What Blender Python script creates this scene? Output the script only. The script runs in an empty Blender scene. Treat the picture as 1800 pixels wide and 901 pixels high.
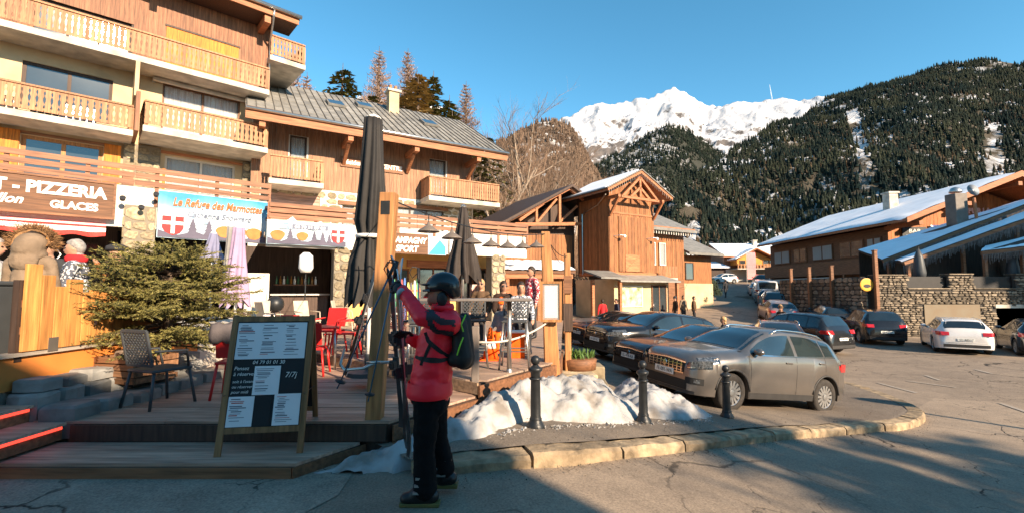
import bpy, bmesh, math, random
import numpy as np
from mathutils import Vector, Matrix, Quaternion, noise
R = math.radians
rng = random.Random(7)
scene = bpy.context.scene
COL = scene.collection

# ------------------------------------------------------------------ camera, sky, sun, exposure
cam_d = bpy.data.cameras.new('camera'); cam = bpy.data.objects.new('camera', cam_d); COL.objects.link(cam)
cam.location = (0, 0, 1.7); cam.rotation_euler = (R(90 + 4.21), 0, 0)
cam_d.sensor_width = 36; cam_d.lens = 16.3; cam_d.clip_start = 0.05; cam_d.clip_end = 20000
scene.camera = cam
SUN_AZ = Vector((0.67, -0.74)).normalized(); SUN_EL = R(24)
world = bpy.data.worlds.new('World'); scene.world = world; world.use_nodes = True
wn = world.node_tree.nodes; wl = world.node_tree.links
sky = wn.new('ShaderNodeTexSky'); sky.sky_type = 'NISHITA'; sky.sun_disc = False
sky.sun_elevation = SUN_EL; sky.sun_rotation = math.atan2(SUN_AZ.x, SUN_AZ.y)
sky.altitude = 1250; sky.air_density = 1.0; sky.dust_density = 0.0; sky.ozone_density = 2.0
wn['Background'].inputs['Strength'].default_value = 0.105
hsv = wn.new('ShaderNodeHueSaturation'); hsv.inputs['Saturation'].default_value = 1.22; hsv.inputs['Hue'].default_value = 0.478
wl.new(sky.outputs[0], hsv.inputs['Color']); wl.new(hsv.outputs[0], wn['Background'].inputs['Color'])
sun_d = bpy.data.lights.new('sun', 'SUN'); sun_d.energy = 5.0; sun_d.angle = R(0.5); sun_d.color = (1.0, 0.79, 0.57)
sun = bpy.data.objects.new('sun', sun_d); COL.objects.link(sun)
sdir = Vector((-SUN_AZ.x * math.cos(SUN_EL), -SUN_AZ.y * math.cos(SUN_EL), -math.sin(SUN_EL)))
sun.rotation_euler = sdir.to_track_quat('-Z', 'Y').to_euler(); sun.location = (30, -30, 30)
vs = scene.view_settings
vs.view_transform = 'Standard'; vs.look = 'None'; vs.exposure = 1.32; vs.gamma = 1.0; vs.use_curve_mapping = False

# ------------------------------------------------------------------ materials
MATS = {}
def M(name, col, rough=0.8, var=0.15, scale=4.0, bump=0.0, bscale=None, stretch=(1, 1, 1), rnd=0.0, metal=0.0,
      spec=0.4, col2=None, detail=5.0, emit=None, alpha=None, trans=0.0, contrast=(0.3, 0.7), coat=0.0, sss=0.0):
    if name in MATS: return MATS[name]
    m = bpy.data.materials.new(name); m.use_nodes = True; MATS[name] = m
    nt = m.node_tree; n = nt.nodes; l = nt.links; b = n['Principled BSDF']
    b.inputs['Roughness'].default_value = rough; b.inputs['Metallic'].default_value = metal
    b.inputs['Specular IOR Level'].default_value = spec
    if coat: b.inputs['Coat Weight'].default_value = coat; b.inputs['Coat Roughness'].default_value = 0.05
    if trans: b.inputs['Transmission Weight'].default_value = trans
    if alpha is not None: b.inputs['Alpha'].default_value = alpha
    c1 = tuple(max(0, c * (1 - var)) for c in col); c2 = col2 if col2 else tuple(min(1, c * (1 + var)) for c in col)
    tc = n.new('ShaderNodeTexCoord'); mp = n.new('ShaderNodeMapping'); mp.inputs['Scale'].default_value = stretch
    l.new(tc.outputs['Object'], mp.inputs[0])
    nz = n.new('ShaderNodeTexNoise'); nz.inputs['Scale'].default_value = scale; nz.inputs['Detail'].default_value = detail
    l.new(mp.outputs[0], nz.inputs['Vector'])
    rp = n.new('ShaderNodeValToRGB'); rp.color_ramp.elements[0].position = contrast[0]; rp.color_ramp.elements[1].position = contrast[1]
    rp.color_ramp.elements[0].color = (*c1, 1); rp.color_ramp.elements[1].color = (*c2, 1)
    l.new(nz.outputs['Fac'], rp.inputs[0]); out = rp.outputs[0]
    if rnd:
        oi = n.new('ShaderNodeObjectInfo'); ge = n.new('ShaderNodeNewGeometry')
        ad = n.new('ShaderNodeMath'); ad.operation = 'ADD'; l.new(oi.outputs['Random'], ad.inputs[0]); l.new(ge.outputs['Random Per Island'], ad.inputs[1])
        fr = n.new('ShaderNodeMath'); fr.operation = 'FRACT'; l.new(ad.outputs[0], fr.inputs[0])
        mr = n.new('ShaderNodeMapRange'); mr.inputs['To Min'].default_value = 1 - rnd; mr.inputs['To Max'].default_value = 1 + rnd
        l.new(fr.outputs[0], mr.inputs[0])
        hs = n.new('ShaderNodeHueSaturation'); l.new(out, hs.inputs['Color']); l.new(mr.outputs[0], hs.inputs['Value'])
        ml = n.new('ShaderNodeVectorMath'); ml.operation = 'SCALE'; ml.inputs['Scale'].default_value = 17.0
        cb = n.new('ShaderNodeCombineXYZ')
        for k in range(3): l.new(fr.outputs[0], cb.inputs[k])
        l.new(cb.outputs[0], ml.inputs[0]); l.new(ml.outputs[0], mp.inputs['Location'])
        out = hs.outputs[0]
    l.new(out, b.inputs['Base Color'])
    if bump:
        nb = n.new('ShaderNodeTexNoise'); nb.inputs['Scale'].default_value = bscale or scale * 4; nb.inputs['Detail'].default_value = 6
        l.new(mp.outputs[0], nb.inputs['Vector'])
        bp = n.new('ShaderNodeBump'); bp.inputs['Strength'].default_value = bump; bp.inputs['Distance'].default_value = 0.02
        l.new(nb.outputs['Fac'], bp.inputs['Height']); l.new(bp.outputs[0], b.inputs['Normal'])
    if emit: b.inputs['Emission Color'].default_value = (*emit[0], 1); b.inputs['Emission Strength'].default_value = emit[1]
    return m

def wood(name, col, rough=0.65, var=0.40, axis='z', rnd=0.22, scale=1.0, bump=0.25):
    st = {'z': (9, 9, 0.7), 'x': (0.7, 9, 9), 'y': (9, 0.7, 9)}[axis]
    return M(name, col, rough, var, 2.6 * scale, bump, 6 * scale, st, rnd, detail=7)

W_BALC = wood('balcony_wood', (0.35, 0.165, 0.078), rnd=0.2)
W_CLAD = wood('cladding_wood', (0.23, 0.100, 0.05), rnd=0.18)
W_CLAD2 = wood('cladding_wood_pale', (0.27, 0.138, 0.075), rnd=0.16)
W_ORANGE = wood('shutter_wood', (0.55, 0.17, 0.015), rnd=0.1)
W_RAIL = wood('rail_wood', (0.25, 0.112, 0.06), axis='x', rnd=0.18)
W_BEAM = wood('beam_wood', (0.36, 0.14, 0.06), axis='x', rnd=0.1)
W_TOWER = wood('tower_wood', (0.25, 0.102, 0.037), rnd=0.22)
W_DARK = wood('dark_wood', (0.055, 0.032, 0.022), rnd=0.2)
W_BROWN = wood('brown_wood', (0.19, 0.085, 0.04), axis='x', rnd=0.2)
W_SIGN = wood('sign_wood', (0.13, 0.058, 0.026), axis='x', rnd=0.05)
W_DECK = wood('deck_wood', (0.36, 0.235, 0.17), axis='x', rnd=0.2, rough=0.6)
W_POST = wood('post_wood', (0.36, 0.165, 0.06), rnd=0.06)
W_FENCE = wood('fence_wood', (0.50, 0.22, 0.06), rnd=0.16)
STUCCO = M('cream_stucco', (0.52, 0.39, 0.235), 0.9, 0.18, 1.2, 0.15, 60)
WHITE = M('white_render', (0.62, 0.58, 0.51), 0.85, 0.07, 2, 0.1, 60)
CONC = M('concrete_edge', (0.48, 0.43, 0.36), 0.9, 0.3, 2.2, 0.25, 30)
STONE = M('warm_stone', (0.33, 0.265, 0.17), 0.9, 0.42, 4, 0.8, 12, rnd=0.42)
STONE_D = M('grey_stone', (0.20, 0.16, 0.115), 0.9, 0.4, 5, 0.6, 12, rnd=0.55)
MORTAR = M('mortar', (0.21, 0.18, 0.135), 0.95, 0.1, 8, 0.3)
MORTAR_D = M('dark_joint', (0.06, 0.052, 0.045), 0.95, 0.2, 8, 0.2)
SLATE = M('roof_slate', (0.205, 0.195, 0.175), 0.55, 0.22, 2.5, 0.2, 12, rnd=0.2)
SNOW = M('snow', (0.86, 0.87, 0.89), 0.65, 0.05, 3, 0.35, 5, spec=0.3)
SNOW_ROOF = M('roof_snow', (0.82, 0.83, 0.86), 0.7, 0.06, 1.2, 0.3, 3)
GLASS = M('window_glass', (0.035, 0.045, 0.05), 0.06, 0.3, 0.6, spec=0.9, coat=0.6)
CURTAIN = M('white_curtain', (0.34, 0.33, 0.31), 0.8, 0.12, 3, 0.25, 5, (14, 14, 0.4))
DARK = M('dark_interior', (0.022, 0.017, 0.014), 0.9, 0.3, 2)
BLACK = M('black_plastic', (0.018, 0.018, 0.02), 0.5, 0.2, 4)
IRON = M('black_iron', (0.016, 0.018, 0.02), 0.42, 0.3, 8, 0.15, 30)
STEEL = M('brushed_steel', (0.52, 0.5, 0.47), 0.32, 0.08, 5, metal=0.9)
ALU = M('grey_aluminium', (0.42, 0.42, 0.41), 0.4, 0.08, 5, metal=0.7)
RED_LED = M('red_led_strip', (0.8, 0.06, 0.04), 0.4, 0.02, 3, emit=((1.0, 0.07, 0.04), 0.75))
RED_PL = M('red_plastic', (0.62, 0.022, 0.02), 0.4, 0.08, 4)
GREY_PL = M('grey_plastic', (0.055, 0.06, 0.065), 0.5, 0.1, 4)
LETTER = M('white_letter', (0.82, 0.80, 0.76), 0.6, 0.03, 4)
PAPER = M('paper', (0.74, 0.71, 0.72), 0.7, 0.03, 3)
PRINT = M('print_ink', (0.16, 0.16, 0.19), 0.8, 0.1, 3)
PRINT_R = M('red_ink', (0.5, 0.1, 0.08), 0.8, 0.1, 3)
CHALK = M('chalkboard', (0.012, 0.012, 0.014), 0.7, 0.3, 3)

# ------------------------------------------------------------------ mesh helpers
class MB:
    def __init__(s): s.v = []; s.f = []; s.m = []; s.k = 0
    def add(s, vs, fs, mat=None):
        o = len(s.v); s.v += [tuple(map(float, p)) for p in vs]; s.f += [tuple(i + o for i in f) for f in fs]; s.m += [s.k if mat is None else mat] * len(fs); return s
    def box(s, x0, x1, y0, y1, z0, z1, mat=None):
        v = [(x0, y0, z0), (x1, y0, z0), (x1, y1, z0), (x0, y1, z0), (x0, y0, z1), (x1, y0, z1), (x1, y1, z1), (x0, y1, z1)]
        return s.add(v, [(0, 3, 2, 1), (4, 5, 6, 7), (0, 1, 5, 4), (1, 2, 6, 5), (2, 3, 7, 6), (3, 0, 4, 7)], mat)
    def beam(s, a, b, w, h, up=(0, 0, 1), mat=None):       # box along a->b
        a = Vector(a); b = Vector(b); d = (b - a).normalized(); u = Vector(up); sd = d.cross(u)
        if sd.length < 1e-4: sd = d.cross(Vector((0, 1, 0)))
        sd.normalize(); u = sd.cross(d); sd *= w / 2; u *= h / 2
        v = [a - sd - u, a + sd - u, a + sd + u, a - sd + u, b - sd - u, b + sd - u, b + sd + u, b - sd + u]
        return s.add(v, [(0, 1, 2, 3), (7, 6, 5, 4), (0, 4, 5, 1), (1, 5, 6, 2), (2, 6, 7, 3), (3, 7, 4, 0)], mat)
    def tube(s, pts, r, n=8, cap=True, mat=None):
        pts = [Vector(p) for p in pts]; rs = r if isinstance(r, (list, tuple)) else [r] * len(pts)
        vs = []; fs = []; prev = None
        for i, p in enumerate(pts):
            d = (pts[min(i + 1, len(pts) - 1)] - pts[max(i - 1, 0)])
            if d.length < 1e-9: d = Vector((0, 0, 1))
            d.normalize()
            a = prev if prev is not None else (Vector((0, 0, 1)) if abs(d.z) < .9 else Vector((1, 0, 0)))
            x = (a - d * a.dot(d))
            if x.length < 1e-5: x = d.orthogonal()
            x.normalize(); prev = x; y = d.cross(x)
            for k in range(n):
                t = 2 * math.pi * k / n; vs.append(p + (x * math.cos(t) + y * math.sin(t)) * rs[i])
        for i in range(len(pts) - 1):
            for k in range(n):
                k2 = (k + 1) % n; fs.append((i * n + k, i * n + k2, (i + 1) * n + k2, (i + 1) * n + k))
        if cap: fs.append(tuple(range(n - 1, -1, -1))); fs.append(tuple((len(pts) - 1) * n + k for k in range(n)))
        return s.add(vs, fs, mat)
    def lathe(s, prof, n=16, c=(0, 0, 0), mat=None, sx=1, sy=1, cap=True):
        vs = []; fs = []
        for r_, z in prof:
            for k in range(n):
                t = 2 * math.pi * k / n; vs.append((c[0] + r_ * math.cos(t) * sx, c[1] + r_ * math.sin(t) * sy, c[2] + z))
        for i in range(len(prof) - 1):
            for k in range(n):
                k2 = (k + 1) % n; fs.append((i * n + k, i * n + k2, (i + 1) * n + k2, (i + 1) * n + k))
        if cap: fs.append(tuple(range(n - 1, -1, -1))); fs.append(tuple((len(prof) - 1) * n + k for k in range(n)))
        return s.add(vs, fs, mat)
    def prism(s, poly, y0, y1, plane='xz', mat=None):      # polygon in a plane, extruded along the third axis
        n = len(poly)
        def P(a, b, c): return {'xz': (a, c, b), 'xy': (a, b, c), 'yz': (c, a, b)}[plane]
        vs = [P(a, b, y0) for a, b in poly] + [P(a, b, y1) for a, b in poly]
        fs = [tuple(range(n)), tuple(range(2 * n - 1, n - 1, -1))] + [(i, i + n, (i + 1) % n + n, (i + 1) % n) for i in range(n)]
        return s.add(vs, fs, mat)
    def sphere(s, c, r, n=12, m=8, mat=None, sc=(1, 1, 1)):
        prof = [(max(1e-4, math.sin(math.pi * i / m)) * r, -math.cos(math.pi * i / m) * r) for i in range(m + 1)]
        o = len(s.v); s.lathe(prof, n, (0, 0, 0), mat)
        for i in range(o, len(s.v)):
            v = s.v[i]; s.v[i] = (c[0] + v[0] * sc[0], c[1] + v[1] * sc[1], c[2] + v[2] * sc[2])
        return s
    def xf(s, mtx, start=0):
        for i in range(start, len(s.v)): s.v[i] = tuple(mtx @ Vector(s.v[i]))
        return s
    def mesh(s, name, mats, smooth=False):
        me = bpy.data.meshes.new(name); me.from_pydata(s.v, [], s.f)
        for m in (mats if isinstance(mats, (list, tuple)) else [mats]): me.materials.append(m)
        if any(s.m): me.polygons.foreach_set('material_index', s.m)
        bm = bmesh.new(); bm.from_mesh(me); bmesh.ops.recalc_face_normals(bm, faces=bm.faces); bm.to_mesh(me); bm.free()
        if smooth: me.polygons.foreach_set('use_smooth', [True] * len(me.polygons))
        return me
    def build(s, name, mat, parent=None, smooth=False, bevel=0, **kw):
        return obj(name, s.mesh(name, mat, smooth), parent, bevel=bevel, **kw)

def obj(name, mesh, parent=None, loc=None, rot=None, scale=None, bevel=0, label=None, cat=None, group=None, kind=None):
    o = bpy.data.objects.new(name, mesh); COL.objects.link(o)
    if parent: o.parent = parent
    if loc is not None: o.location = loc
    if rot is not None: o.rotation_euler = rot
    if scale is not None: o.scale = scale
    if bevel:
        b = o.modifiers.new('bevel', 'BEVEL'); b.width = bevel; b.segments = 2; b.limit_method = 'ANGLE'
    tag(o, label, cat, group, kind); return o
def tag(o, label=None, cat=None, group=None, kind=None):
    if label: o['label'] = label
    if cat: o['category'] = cat
    if group: o['group'] = group
    if kind: o['kind'] = kind
    return o
def thing(name, label, cat, loc=(0, 0, 0), rz=0, group=None):
    o = bpy.data.objects.new(name, None); COL.objects.link(o); o.location = loc; o.rotation_euler = (0, 0, rz); o.empty_display_size = 0.1
    return tag(o, label, cat, group)
def copy_tree(o, parent=None, loc=None, rz=None, label=None, group=None):
    c = o.copy(); COL.objects.link(c); c.parent = parent
    if loc is not None: c.location = loc
    if rz is not None: c.rotation_euler = (0, 0, rz)
    if label: c['label'] = label
    if group: c['group'] = group
    for ch in list(o.children): copy_tree(ch, c)
    return c
def smooth_angle(o, deg=35):
    me = o.data; me.polygons.foreach_set('use_smooth', [True] * len(me.polygons))
    bm = bmesh.new(); bm.from_mesh(me)
    for e in bm.edges:
        if len(e.link_faces) == 2 and e.calc_face_angle(0) > R(deg): e.smooth = False
    bm.to_mesh(me); bm.free(); return o

def eval_mesh(o):
    """mesh of an object with its modifiers, evaluated in a scratch scene (fast)"""
    sc = bpy.data.scenes.get('scratch') or bpy.data.scenes.new('scratch'); sc.collection.objects.link(o); vl = sc.view_layers[0]; vl.update()
    me = bpy.data.meshes.new_from_object(o.evaluated_get(vl.depsgraph)); sc.collection.objects.unlink(o); return me
def text(name, s, size, mat, parent, loc, rot=(R(90), 0, 0), depth=0.01, bold=0.0, shear=0.0, align='LEFT', width=None, kind=None):
    c = bpy.data.curves.new(name, 'FONT'); c.body = s; c.size = size; c.extrude = depth; c.offset = bold; c.shear = shear; c.align_x = align
    c.resolution_u = 3
    t = bpy.data.objects.new(name, c); me = eval_mesh(t)
    bpy.data.objects.remove(t); bpy.data.curves.remove(c); me.materials.clear(); me.materials.append(mat); me.name = name
    o = obj(name, me, parent, loc, rot)
    if width:
        xs = [v.co.x for v in me.vertices]; o.scale.x = width / (max(xs) - min(xs))
    return o

def smoothstep(a, b, x):
    t = min(max((x - a) / (b - a), 0), 1); return t * t * (3 - 2 * t)
def ground_z(x, y):
    t = (.98 * x + .03 * (y - 3.7)) / 6.7
    g_ = 0 if t <= 0 else (5 * t * t if t < .1 else (t - .05 if t < .75 else .70 + .25 * (1 - math.exp(-(t - .75) / .25))))
    z = -.95 * g_
    if y > 24: z += (y - 24) * .083 * min(1, (y - 24) / 4)
    return z
def frame(C, deg):
    a = R(deg); return Matrix.Translation((C[0], C[1], 0)) @ Matrix.Rotation(a, 4, 'Z')
F1 = ((-10.85, 20.1), 42.2); F2 = ((-2.13, 24.44), 31.1); F3 = ((6.33, 30.0), 31.1)
def loc1(F, x, y, z=0): return frame(*F) @ Vector((x, y, z))
# ------------------------------------------------------------------ ground, kerb, pavement, markings
def asphalt(name, c_lo, c_hi, crack=True):
    m = bpy.data.materials.new(name); m.use_nodes = True; nt = m.node_tree; n = nt.nodes; l = nt.links; b = n['Principled BSDF']
    b.inputs['Roughness'].default_value = 0.85; b.inputs['Specular IOR Level'].default_value = 0.3
    tc = n.new('ShaderNodeTexCoord')
    def noi(sc, det=6, rough=0.6):
        z = n.new('ShaderNodeTexNoise'); z.inputs['Scale'].default_value = sc; z.inputs['Detail'].default_value = det; z.inputs['Roughness'].default_value = rough
        l.new(tc.outputs['Object'], z.inputs['Vector']); return z
    big = noi(0.35, 5); fine = noi(45, 3, 0.8); mid = noi(2.2, 6, 0.7)
    rp = n.new('ShaderNodeValToRGB'); rp.color_ramp.elements[0].color = (*c_lo, 1); rp.color_ramp.elements[1].color = (*c_hi, 1)
    rp.color_ramp.elements[0].position = 0.35; rp.color_ramp.elements[1].position = 0.68
    mx = n.new('ShaderNodeMath'); mx.operation = 'MULTIPLY_ADD'; mx.inputs[1].default_value = 0.55; l.new(mid.outputs[0], mx.inputs[0])
    m2 = n.new('ShaderNodeMath'); m2.operation = 'MULTIPLY'; m2.inputs[1].default_value = 0.45; l.new(big.outputs[0], m2.inputs[0]); l.new(m2.outputs[0], mx.inputs[2])
    pv_ = n.new('ShaderNodeTexVoronoi'); pv_.inputs['Scale'].default_value = 0.16; l.new(tc.outputs['Object'], pv_.inputs['Vector']); sv = n.new('ShaderNodeSeparateColor'); l.new(pv_.outputs['Color'], sv.inputs[0])
    pm = n.new('ShaderNodeMath'); pm.operation = 'MULTIPLY_ADD'; pm.inputs[1].default_value = .16; l.new(sv.outputs[0], pm.inputs[0]); l.new(mx.outputs[0], pm.inputs[2])
    pm2 = n.new('ShaderNodeMath'); pm2.operation = 'SUBTRACT'; pm2.inputs[1].default_value = .08; l.new(pm.outputs[0], pm2.inputs[0]); l.new(pm2.outputs[0], rp.inputs[0])
    sp = n.new('ShaderNodeMapRange'); sp.inputs[1].default_value = 0.3; sp.inputs[2].default_value = 0.7; sp.inputs[3].default_value = 0.62; sp.inputs[4].default_value = 1.38
    l.new(fine.outputs[0], sp.inputs[0])
    v1 = n.new('ShaderNodeVectorMath'); v1.operation = 'SCALE'; l.new(rp.outputs[0], v1.inputs[0]); l.new(sp.outputs[0], v1.inputs['Scale'])
    last = v1.outputs[0]; bh = fine.outputs[0]
    if crack:
        wv = noi(1.3, 4); ws = n.new('ShaderNodeVectorMath'); ws.operation = 'SCALE'; ws.inputs['Scale'].default_value = 0.9
        l.new(wv.outputs['Color'], ws.inputs[0]); ad = n.new('ShaderNodeVectorMath'); l.new(tc.outputs['Object'], ad.inputs[0]); l.new(ws.outputs[0], ad.inputs[1])
        sc = n.new('ShaderNodeVectorMath'); sc.operation = 'MULTIPLY'; sc.inputs[1].default_value = (1, 1, 0); l.new(ad.outputs[0], sc.inputs[0])
        cr = None
        for k, (s_, w_) in enumerate(((0.42, 0.009), (1.5, 0.014))):
            vo = n.new('ShaderNodeTexVoronoi'); vo.feature = 'DISTANCE_TO_EDGE'; vo.inputs['Scale'].default_value = s_; l.new(sc.outputs[0], vo.inputs['Vector'])
            mr = n.new('ShaderNodeMapRange'); mr.inputs[1].default_value = w_ * 0.3; mr.inputs[2].default_value = w_; mr.inputs[3].default_value = 0.12; mr.inputs[4].default_value = 1.0
            l.new(vo.outputs['Distance'], mr.inputs[0]); o = mr.outputs[0]
            ms = noi(0.55 if k else 0.21, 2); mk = n.new('ShaderNodeMapRange'); mk.inputs[1].default_value = 0.52 if k else .47; mk.inputs[2].default_value = 0.62 if k else .58; l.new(ms.outputs[0], mk.inputs[0])
            mm = n.new('ShaderNodeMix'); mm.inputs[2].default_value = 1.0; l.new(mk.outputs[0], mm.inputs[0]); l.new(o, mm.inputs[3]); o = mm.outputs[0]
            if k:
                mn = n.new('ShaderNodeMath'); mn.operation = 'MINIMUM'; l.new(cr, mn.inputs[0]); l.new(o, mn.inputs[1]); o = mn.outputs[0]
            cr = o
        v2 = n.new('ShaderNodeVectorMath'); v2.operation = 'SCALE'; l.new(last, v2.inputs[0]); l.new(cr, v2.inputs['Scale']); last = v2.outputs[0]
        mh = n.new('ShaderNodeMath'); mh.operation = 'MULTIPLY_ADD'; mh.inputs[1].default_value = 0.35; l.new(bh, mh.inputs[0]); l.new(cr, mh.inputs[2]); bh = mh.outputs[0]
    l.new(last, b.inputs['Base Color'])
    bp = n.new('ShaderNodeBump'); bp.inputs['Strength'].default_value = 0.5; bp.inputs['Distance'].default_value = 0.012; l.new(bh, bp.inputs['Height']); l.new(bp.outputs[0], b.inputs['Normal'])
    return m
ASPH = asphalt('asphalt', (0.18, 0.140, 0.105), (0.31, 0.24, 0.175))
PAVE = asphalt('pavement_asphalt', (0.15, 0.118, 0.09), (0.25, 0.20, 0.15), False)
def ground_far(x, y):
    yy = min(y, 95)
    return ground_z(x, yy)
xs = sorted(set([-4000, -1500, -600, -250, -120, -70, -45] + list(np.arange(-32, 44.1, 1.0)) + [50, 60, 80, 120, 200, 400, 900, 2000, 4000]))
ys = sorted(set([-3000, -800, -250, -100, -50] + list(np.arange(-30, 60.1, 1.0)) + [65, 70, 75, 80, 85, 90, 95, 110, 150, 250, 500, 1200, 3000, 6000]))
g = MB(); nx = len(xs)
for y in ys:
    for x in xs: g.v.append((float(x), float(y), ground_far(x, y)))
for j in range(len(ys) - 1):
    for i in range(nx - 1): g.f.append((j * nx + i, j * nx + i + 1, (j + 1) * nx + i + 1, (j + 1) * nx + i)); g.m.append(0)
g.build('ground', ASPH, smooth=True, kind='structure')

KP = [(-0.78, 4.28), (-0.54, 4.43), (0.46, 4.74), (1.43, 5.34), (2.42, 6.01), (3.09, 6.47), (4.56, 7.44), (6.26, 8.36), (7.11, 8.65), (7.71, 9.0), (8.23, 9.44), (8.54, 9.89), (8.73, 10.37), (8.96, 11.12), (9.09, 11.85), (9.15, 13.22), (9.11, 13.98), (9.0, 15.6)]
def cat_poly(P, step):
    out = []
    P = [Vector((*p, 0)) for p in P]; Q = [P[0] * 2 - P[1]] + P + [P[-1] * 2 - P[-2]]
    for i in range(1, len(Q) - 2):
        k = max(2, int((Q[i + 1] - Q[i]).length / step))
        for j in range(k):
            t = j / k; a, b_, c, d = Q[i - 1:i + 3]
            out.append(0.5 * ((2 * b_) + (c - a) * t + (2 * a - 5 * b_ + 4 * c - d) * t * t + (3 * b_ - a - 3 * c + d) * t ** 3))
    out.append(P[-1]); return out
KL = cat_poly(KP, 0.12)
def norm_at(L, i):
    d = (L[min(i + 1, len(L) - 1)] - L[max(i - 1, 0)]).normalized(); return Vector((-d.y, d.x, 0))
KERB_ST = M('kerb_granite', (0.27, 0.20, 0.125), 0.9, 0.5, 6, 0.9, 18, rnd=0.3)
kerb = thing('kerb', None, None); kerb['kind'] = 'structure'
# individual kerb stones about a metre long, with open joints
acc = 0; start = 0; i = 0; lens = [1.0, 1.05, 1.0, 0.95, 1.1, 1.0]; sn = 0; straight = 0.95
for i in range(1, len(KL)):
    acc += (KL[i] - KL[i - 1]).length
    want = lens[sn % 6] if not (11 <= sn <= 16) else 0.55
    if acc >= want or i == len(KL) - 1:
        mb = MB(); seg = list(range(start, i + 1)); h = 0.13 + rng.uniform(-.008, .008) - (0.02 if sn < 1 else 0); w = 0.27
        ring = []
        for q, k in enumerate(seg):
            p = KL[k].copy(); nrm = norm_at(KL, k)
            dirv = Vector((nrm.y, -nrm.x, 0))
            if q == 0: p = p + dirv * 0.018
            if q == len(seg) - 1: p = p - dirv * 0.012
            gz = ground_z(p.x, p.y); jit = rng.uniform(-.012, .012)
            for (o, zz) in ((0.0, -0.08), (jit, h - .035), (0.035, h), (w, h), (w, -0.08)):
                pp = p + nrm * o; mb.v.append((pp.x, pp.y, gz + zz + (rng.uniform(-.010, .008) if zz > 0 else 0)))
        for q in range(len(seg) - 1):
            for k in range(4): mb.f.append((q * 5 + k, q * 5 + k + 1, (q + 1) * 5 + k + 1, (q + 1) * 5 + k)); mb.m.append(0)
        mb.f += [(0, 1, 2, 3, 4), tuple((len(seg) - 1) * 5 + k for k in (4, 3, 2, 1, 0))]; mb.m += [0, 0]
        mb.build('kerb_stone', KERB_ST, kerb); start = i; acc = 0; sn += 1
# pavement behind the kerb
pv = MB(); offs = [0.26, 0.5, 0.9, 1.4, 2.0, 2.6]; hs = [0.118, 0.116, 0.10, 0.07, 0.03, -0.03]
pk = list(range(0, len(KL), 3))
for k in pk:
    nrm = norm_at(KL, k)
    for o, h in zip(offs, hs):
        p = KL[k] + nrm * o; pv.v.append((p.x, p.y, ground_z(p.x, p.y) + h + 0.004 + 0.012 * noise.noise((p.x * 1.5, p.y * 1.5, 3))))
for j in range(len(pk) - 1):
    for i in range(5): pv.f.append((j * 6 + i, (j + 1) * 6 + i, (j + 1) * 6 + i + 1, j * 6 + i + 1)); pv.m.append(0)
pv.build('pavement', PAVE, smooth=True, kind='structure')

# old concrete forecourt in front of the deck
fc = MB()
pts = [(-9, 2.0), (-3.0, 2.3), (-1.9, 3.0), (-1.45, 4.0), (-1.5, 4.6), (-2.4, 4.9), (-9, 5.0)]
fc.v = [(x, y, 0.006) for x, y in pts]; fc.f = [tuple(range(len(pts)))]; fc.m = [0]
CONCF = asphalt('old_concrete', (0.22, 0.175, 0.135), (0.40, 0.32, 0.245), True)
fc.build('forecourt', CONCF, kind='structure')

# worn white bay markings on the car park
PAINT = M('worn_paint', (0.48, 0.42, 0.36), 0.9, 0.3, 8, contrast=(0.4, 0.55), col2=(0.30, 0.25, 0.20))
marks = thing('road_markings', None, None); marks['kind'] = 'structure'
for a, b_ in [((10.32, 13.3), (10.28, 12.0)), ((11.4, 13.6), (11.95, 12.7)), ((11.3, 10.95), (10.95, 9.9)), ((12.73, 14.5), (12.45, 13.7)), ((15.34, 15.6), (15.1, 14.8)), ((13.2, 12.0), (13.0, 11.1))]:
    a = Vector((*a, 0)); b_ = Vector((*b_, 0)); d = (b_ - a).normalized(); n_ = Vector((-d.y, d.x, 0)) * 0.055
    mb = MB(); N = 6
    for i in range(N + 1):
        p = a.lerp(b_, i / N)
        for s_ in (-1, 1): q = p + n_ * s_; mb.v.append((q.x, q.y, ground_z(q.x, q.y) + 0.012))
    for i in range(N): mb.f.append((2 * i, 2 * i + 1, 2 * i + 3, 2 * i + 2)); mb.m.append(0)
    mb.build('painted_line', PAINT, marks)
# ------------------------------------------------------------------ building helpers
def panels(mb, x0, x1, z0, z1, ops, y0, y1):
    bx = sorted(set([x0, x1] + [min(max(v, x0), x1) for o in ops for v in o[:2]]))
    for a, b in zip(bx, bx[1:]):
        if b - a < 1e-4: continue
        c = (a + b) / 2; cut = sorted([(max(o[2], z0), min(o[3], z1)) for o in ops if o[0] < c < o[1]]); z = z0
        for q, w in cut:
            if q - z > 1e-4: mb.box(a, b, y0, y1, z, q)
            z = max(z, w)
        if z1 - z > 1e-4: mb.box(a, b, y0, y1, z, z1)
    return mb
STONES = []
for k in range(10):
    rr = random.Random(100 + k); mb = MB(); n = 7
    ang = sorted([2 * math.pi * (i + rr.uniform(-.25, .25)) / n for i in range(n)])
    def sq(t, j):
        c, s_ = math.cos(t), math.sin(t); m_ = max(abs(c), abs(s_)); e = 0.5 * rr.uniform(.86, 1.0)
        return (c / m_ * e * j, s_ / m_ * e * j)
    ou = [sq(t, 1) for t in ang]; inn = [(a * .84, b * .84) for a, b in ou]
    dz = [rr.uniform(.75, 1.0) for _ in ou]
    mb.v = [(a, 0, b) for a, b in ou] + [(a, -.7 * d, b) for (a, b), d in zip(ou, dz)] + [(a, -d, b) for (a, b), d in zip(inn, dz)]
    for i in range(n):
        j = (i + 1) % n; mb.f += [(i, j, n + j, n + i), (n + i, n + j, 2 * n + j, 2 * n + i)]; mb.m += [0, 0]
    mb.f.append(tuple(2 * n + i for i in range(n))); mb.m.append(0); STONES.append(mb)
STONE_ME = {}
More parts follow.
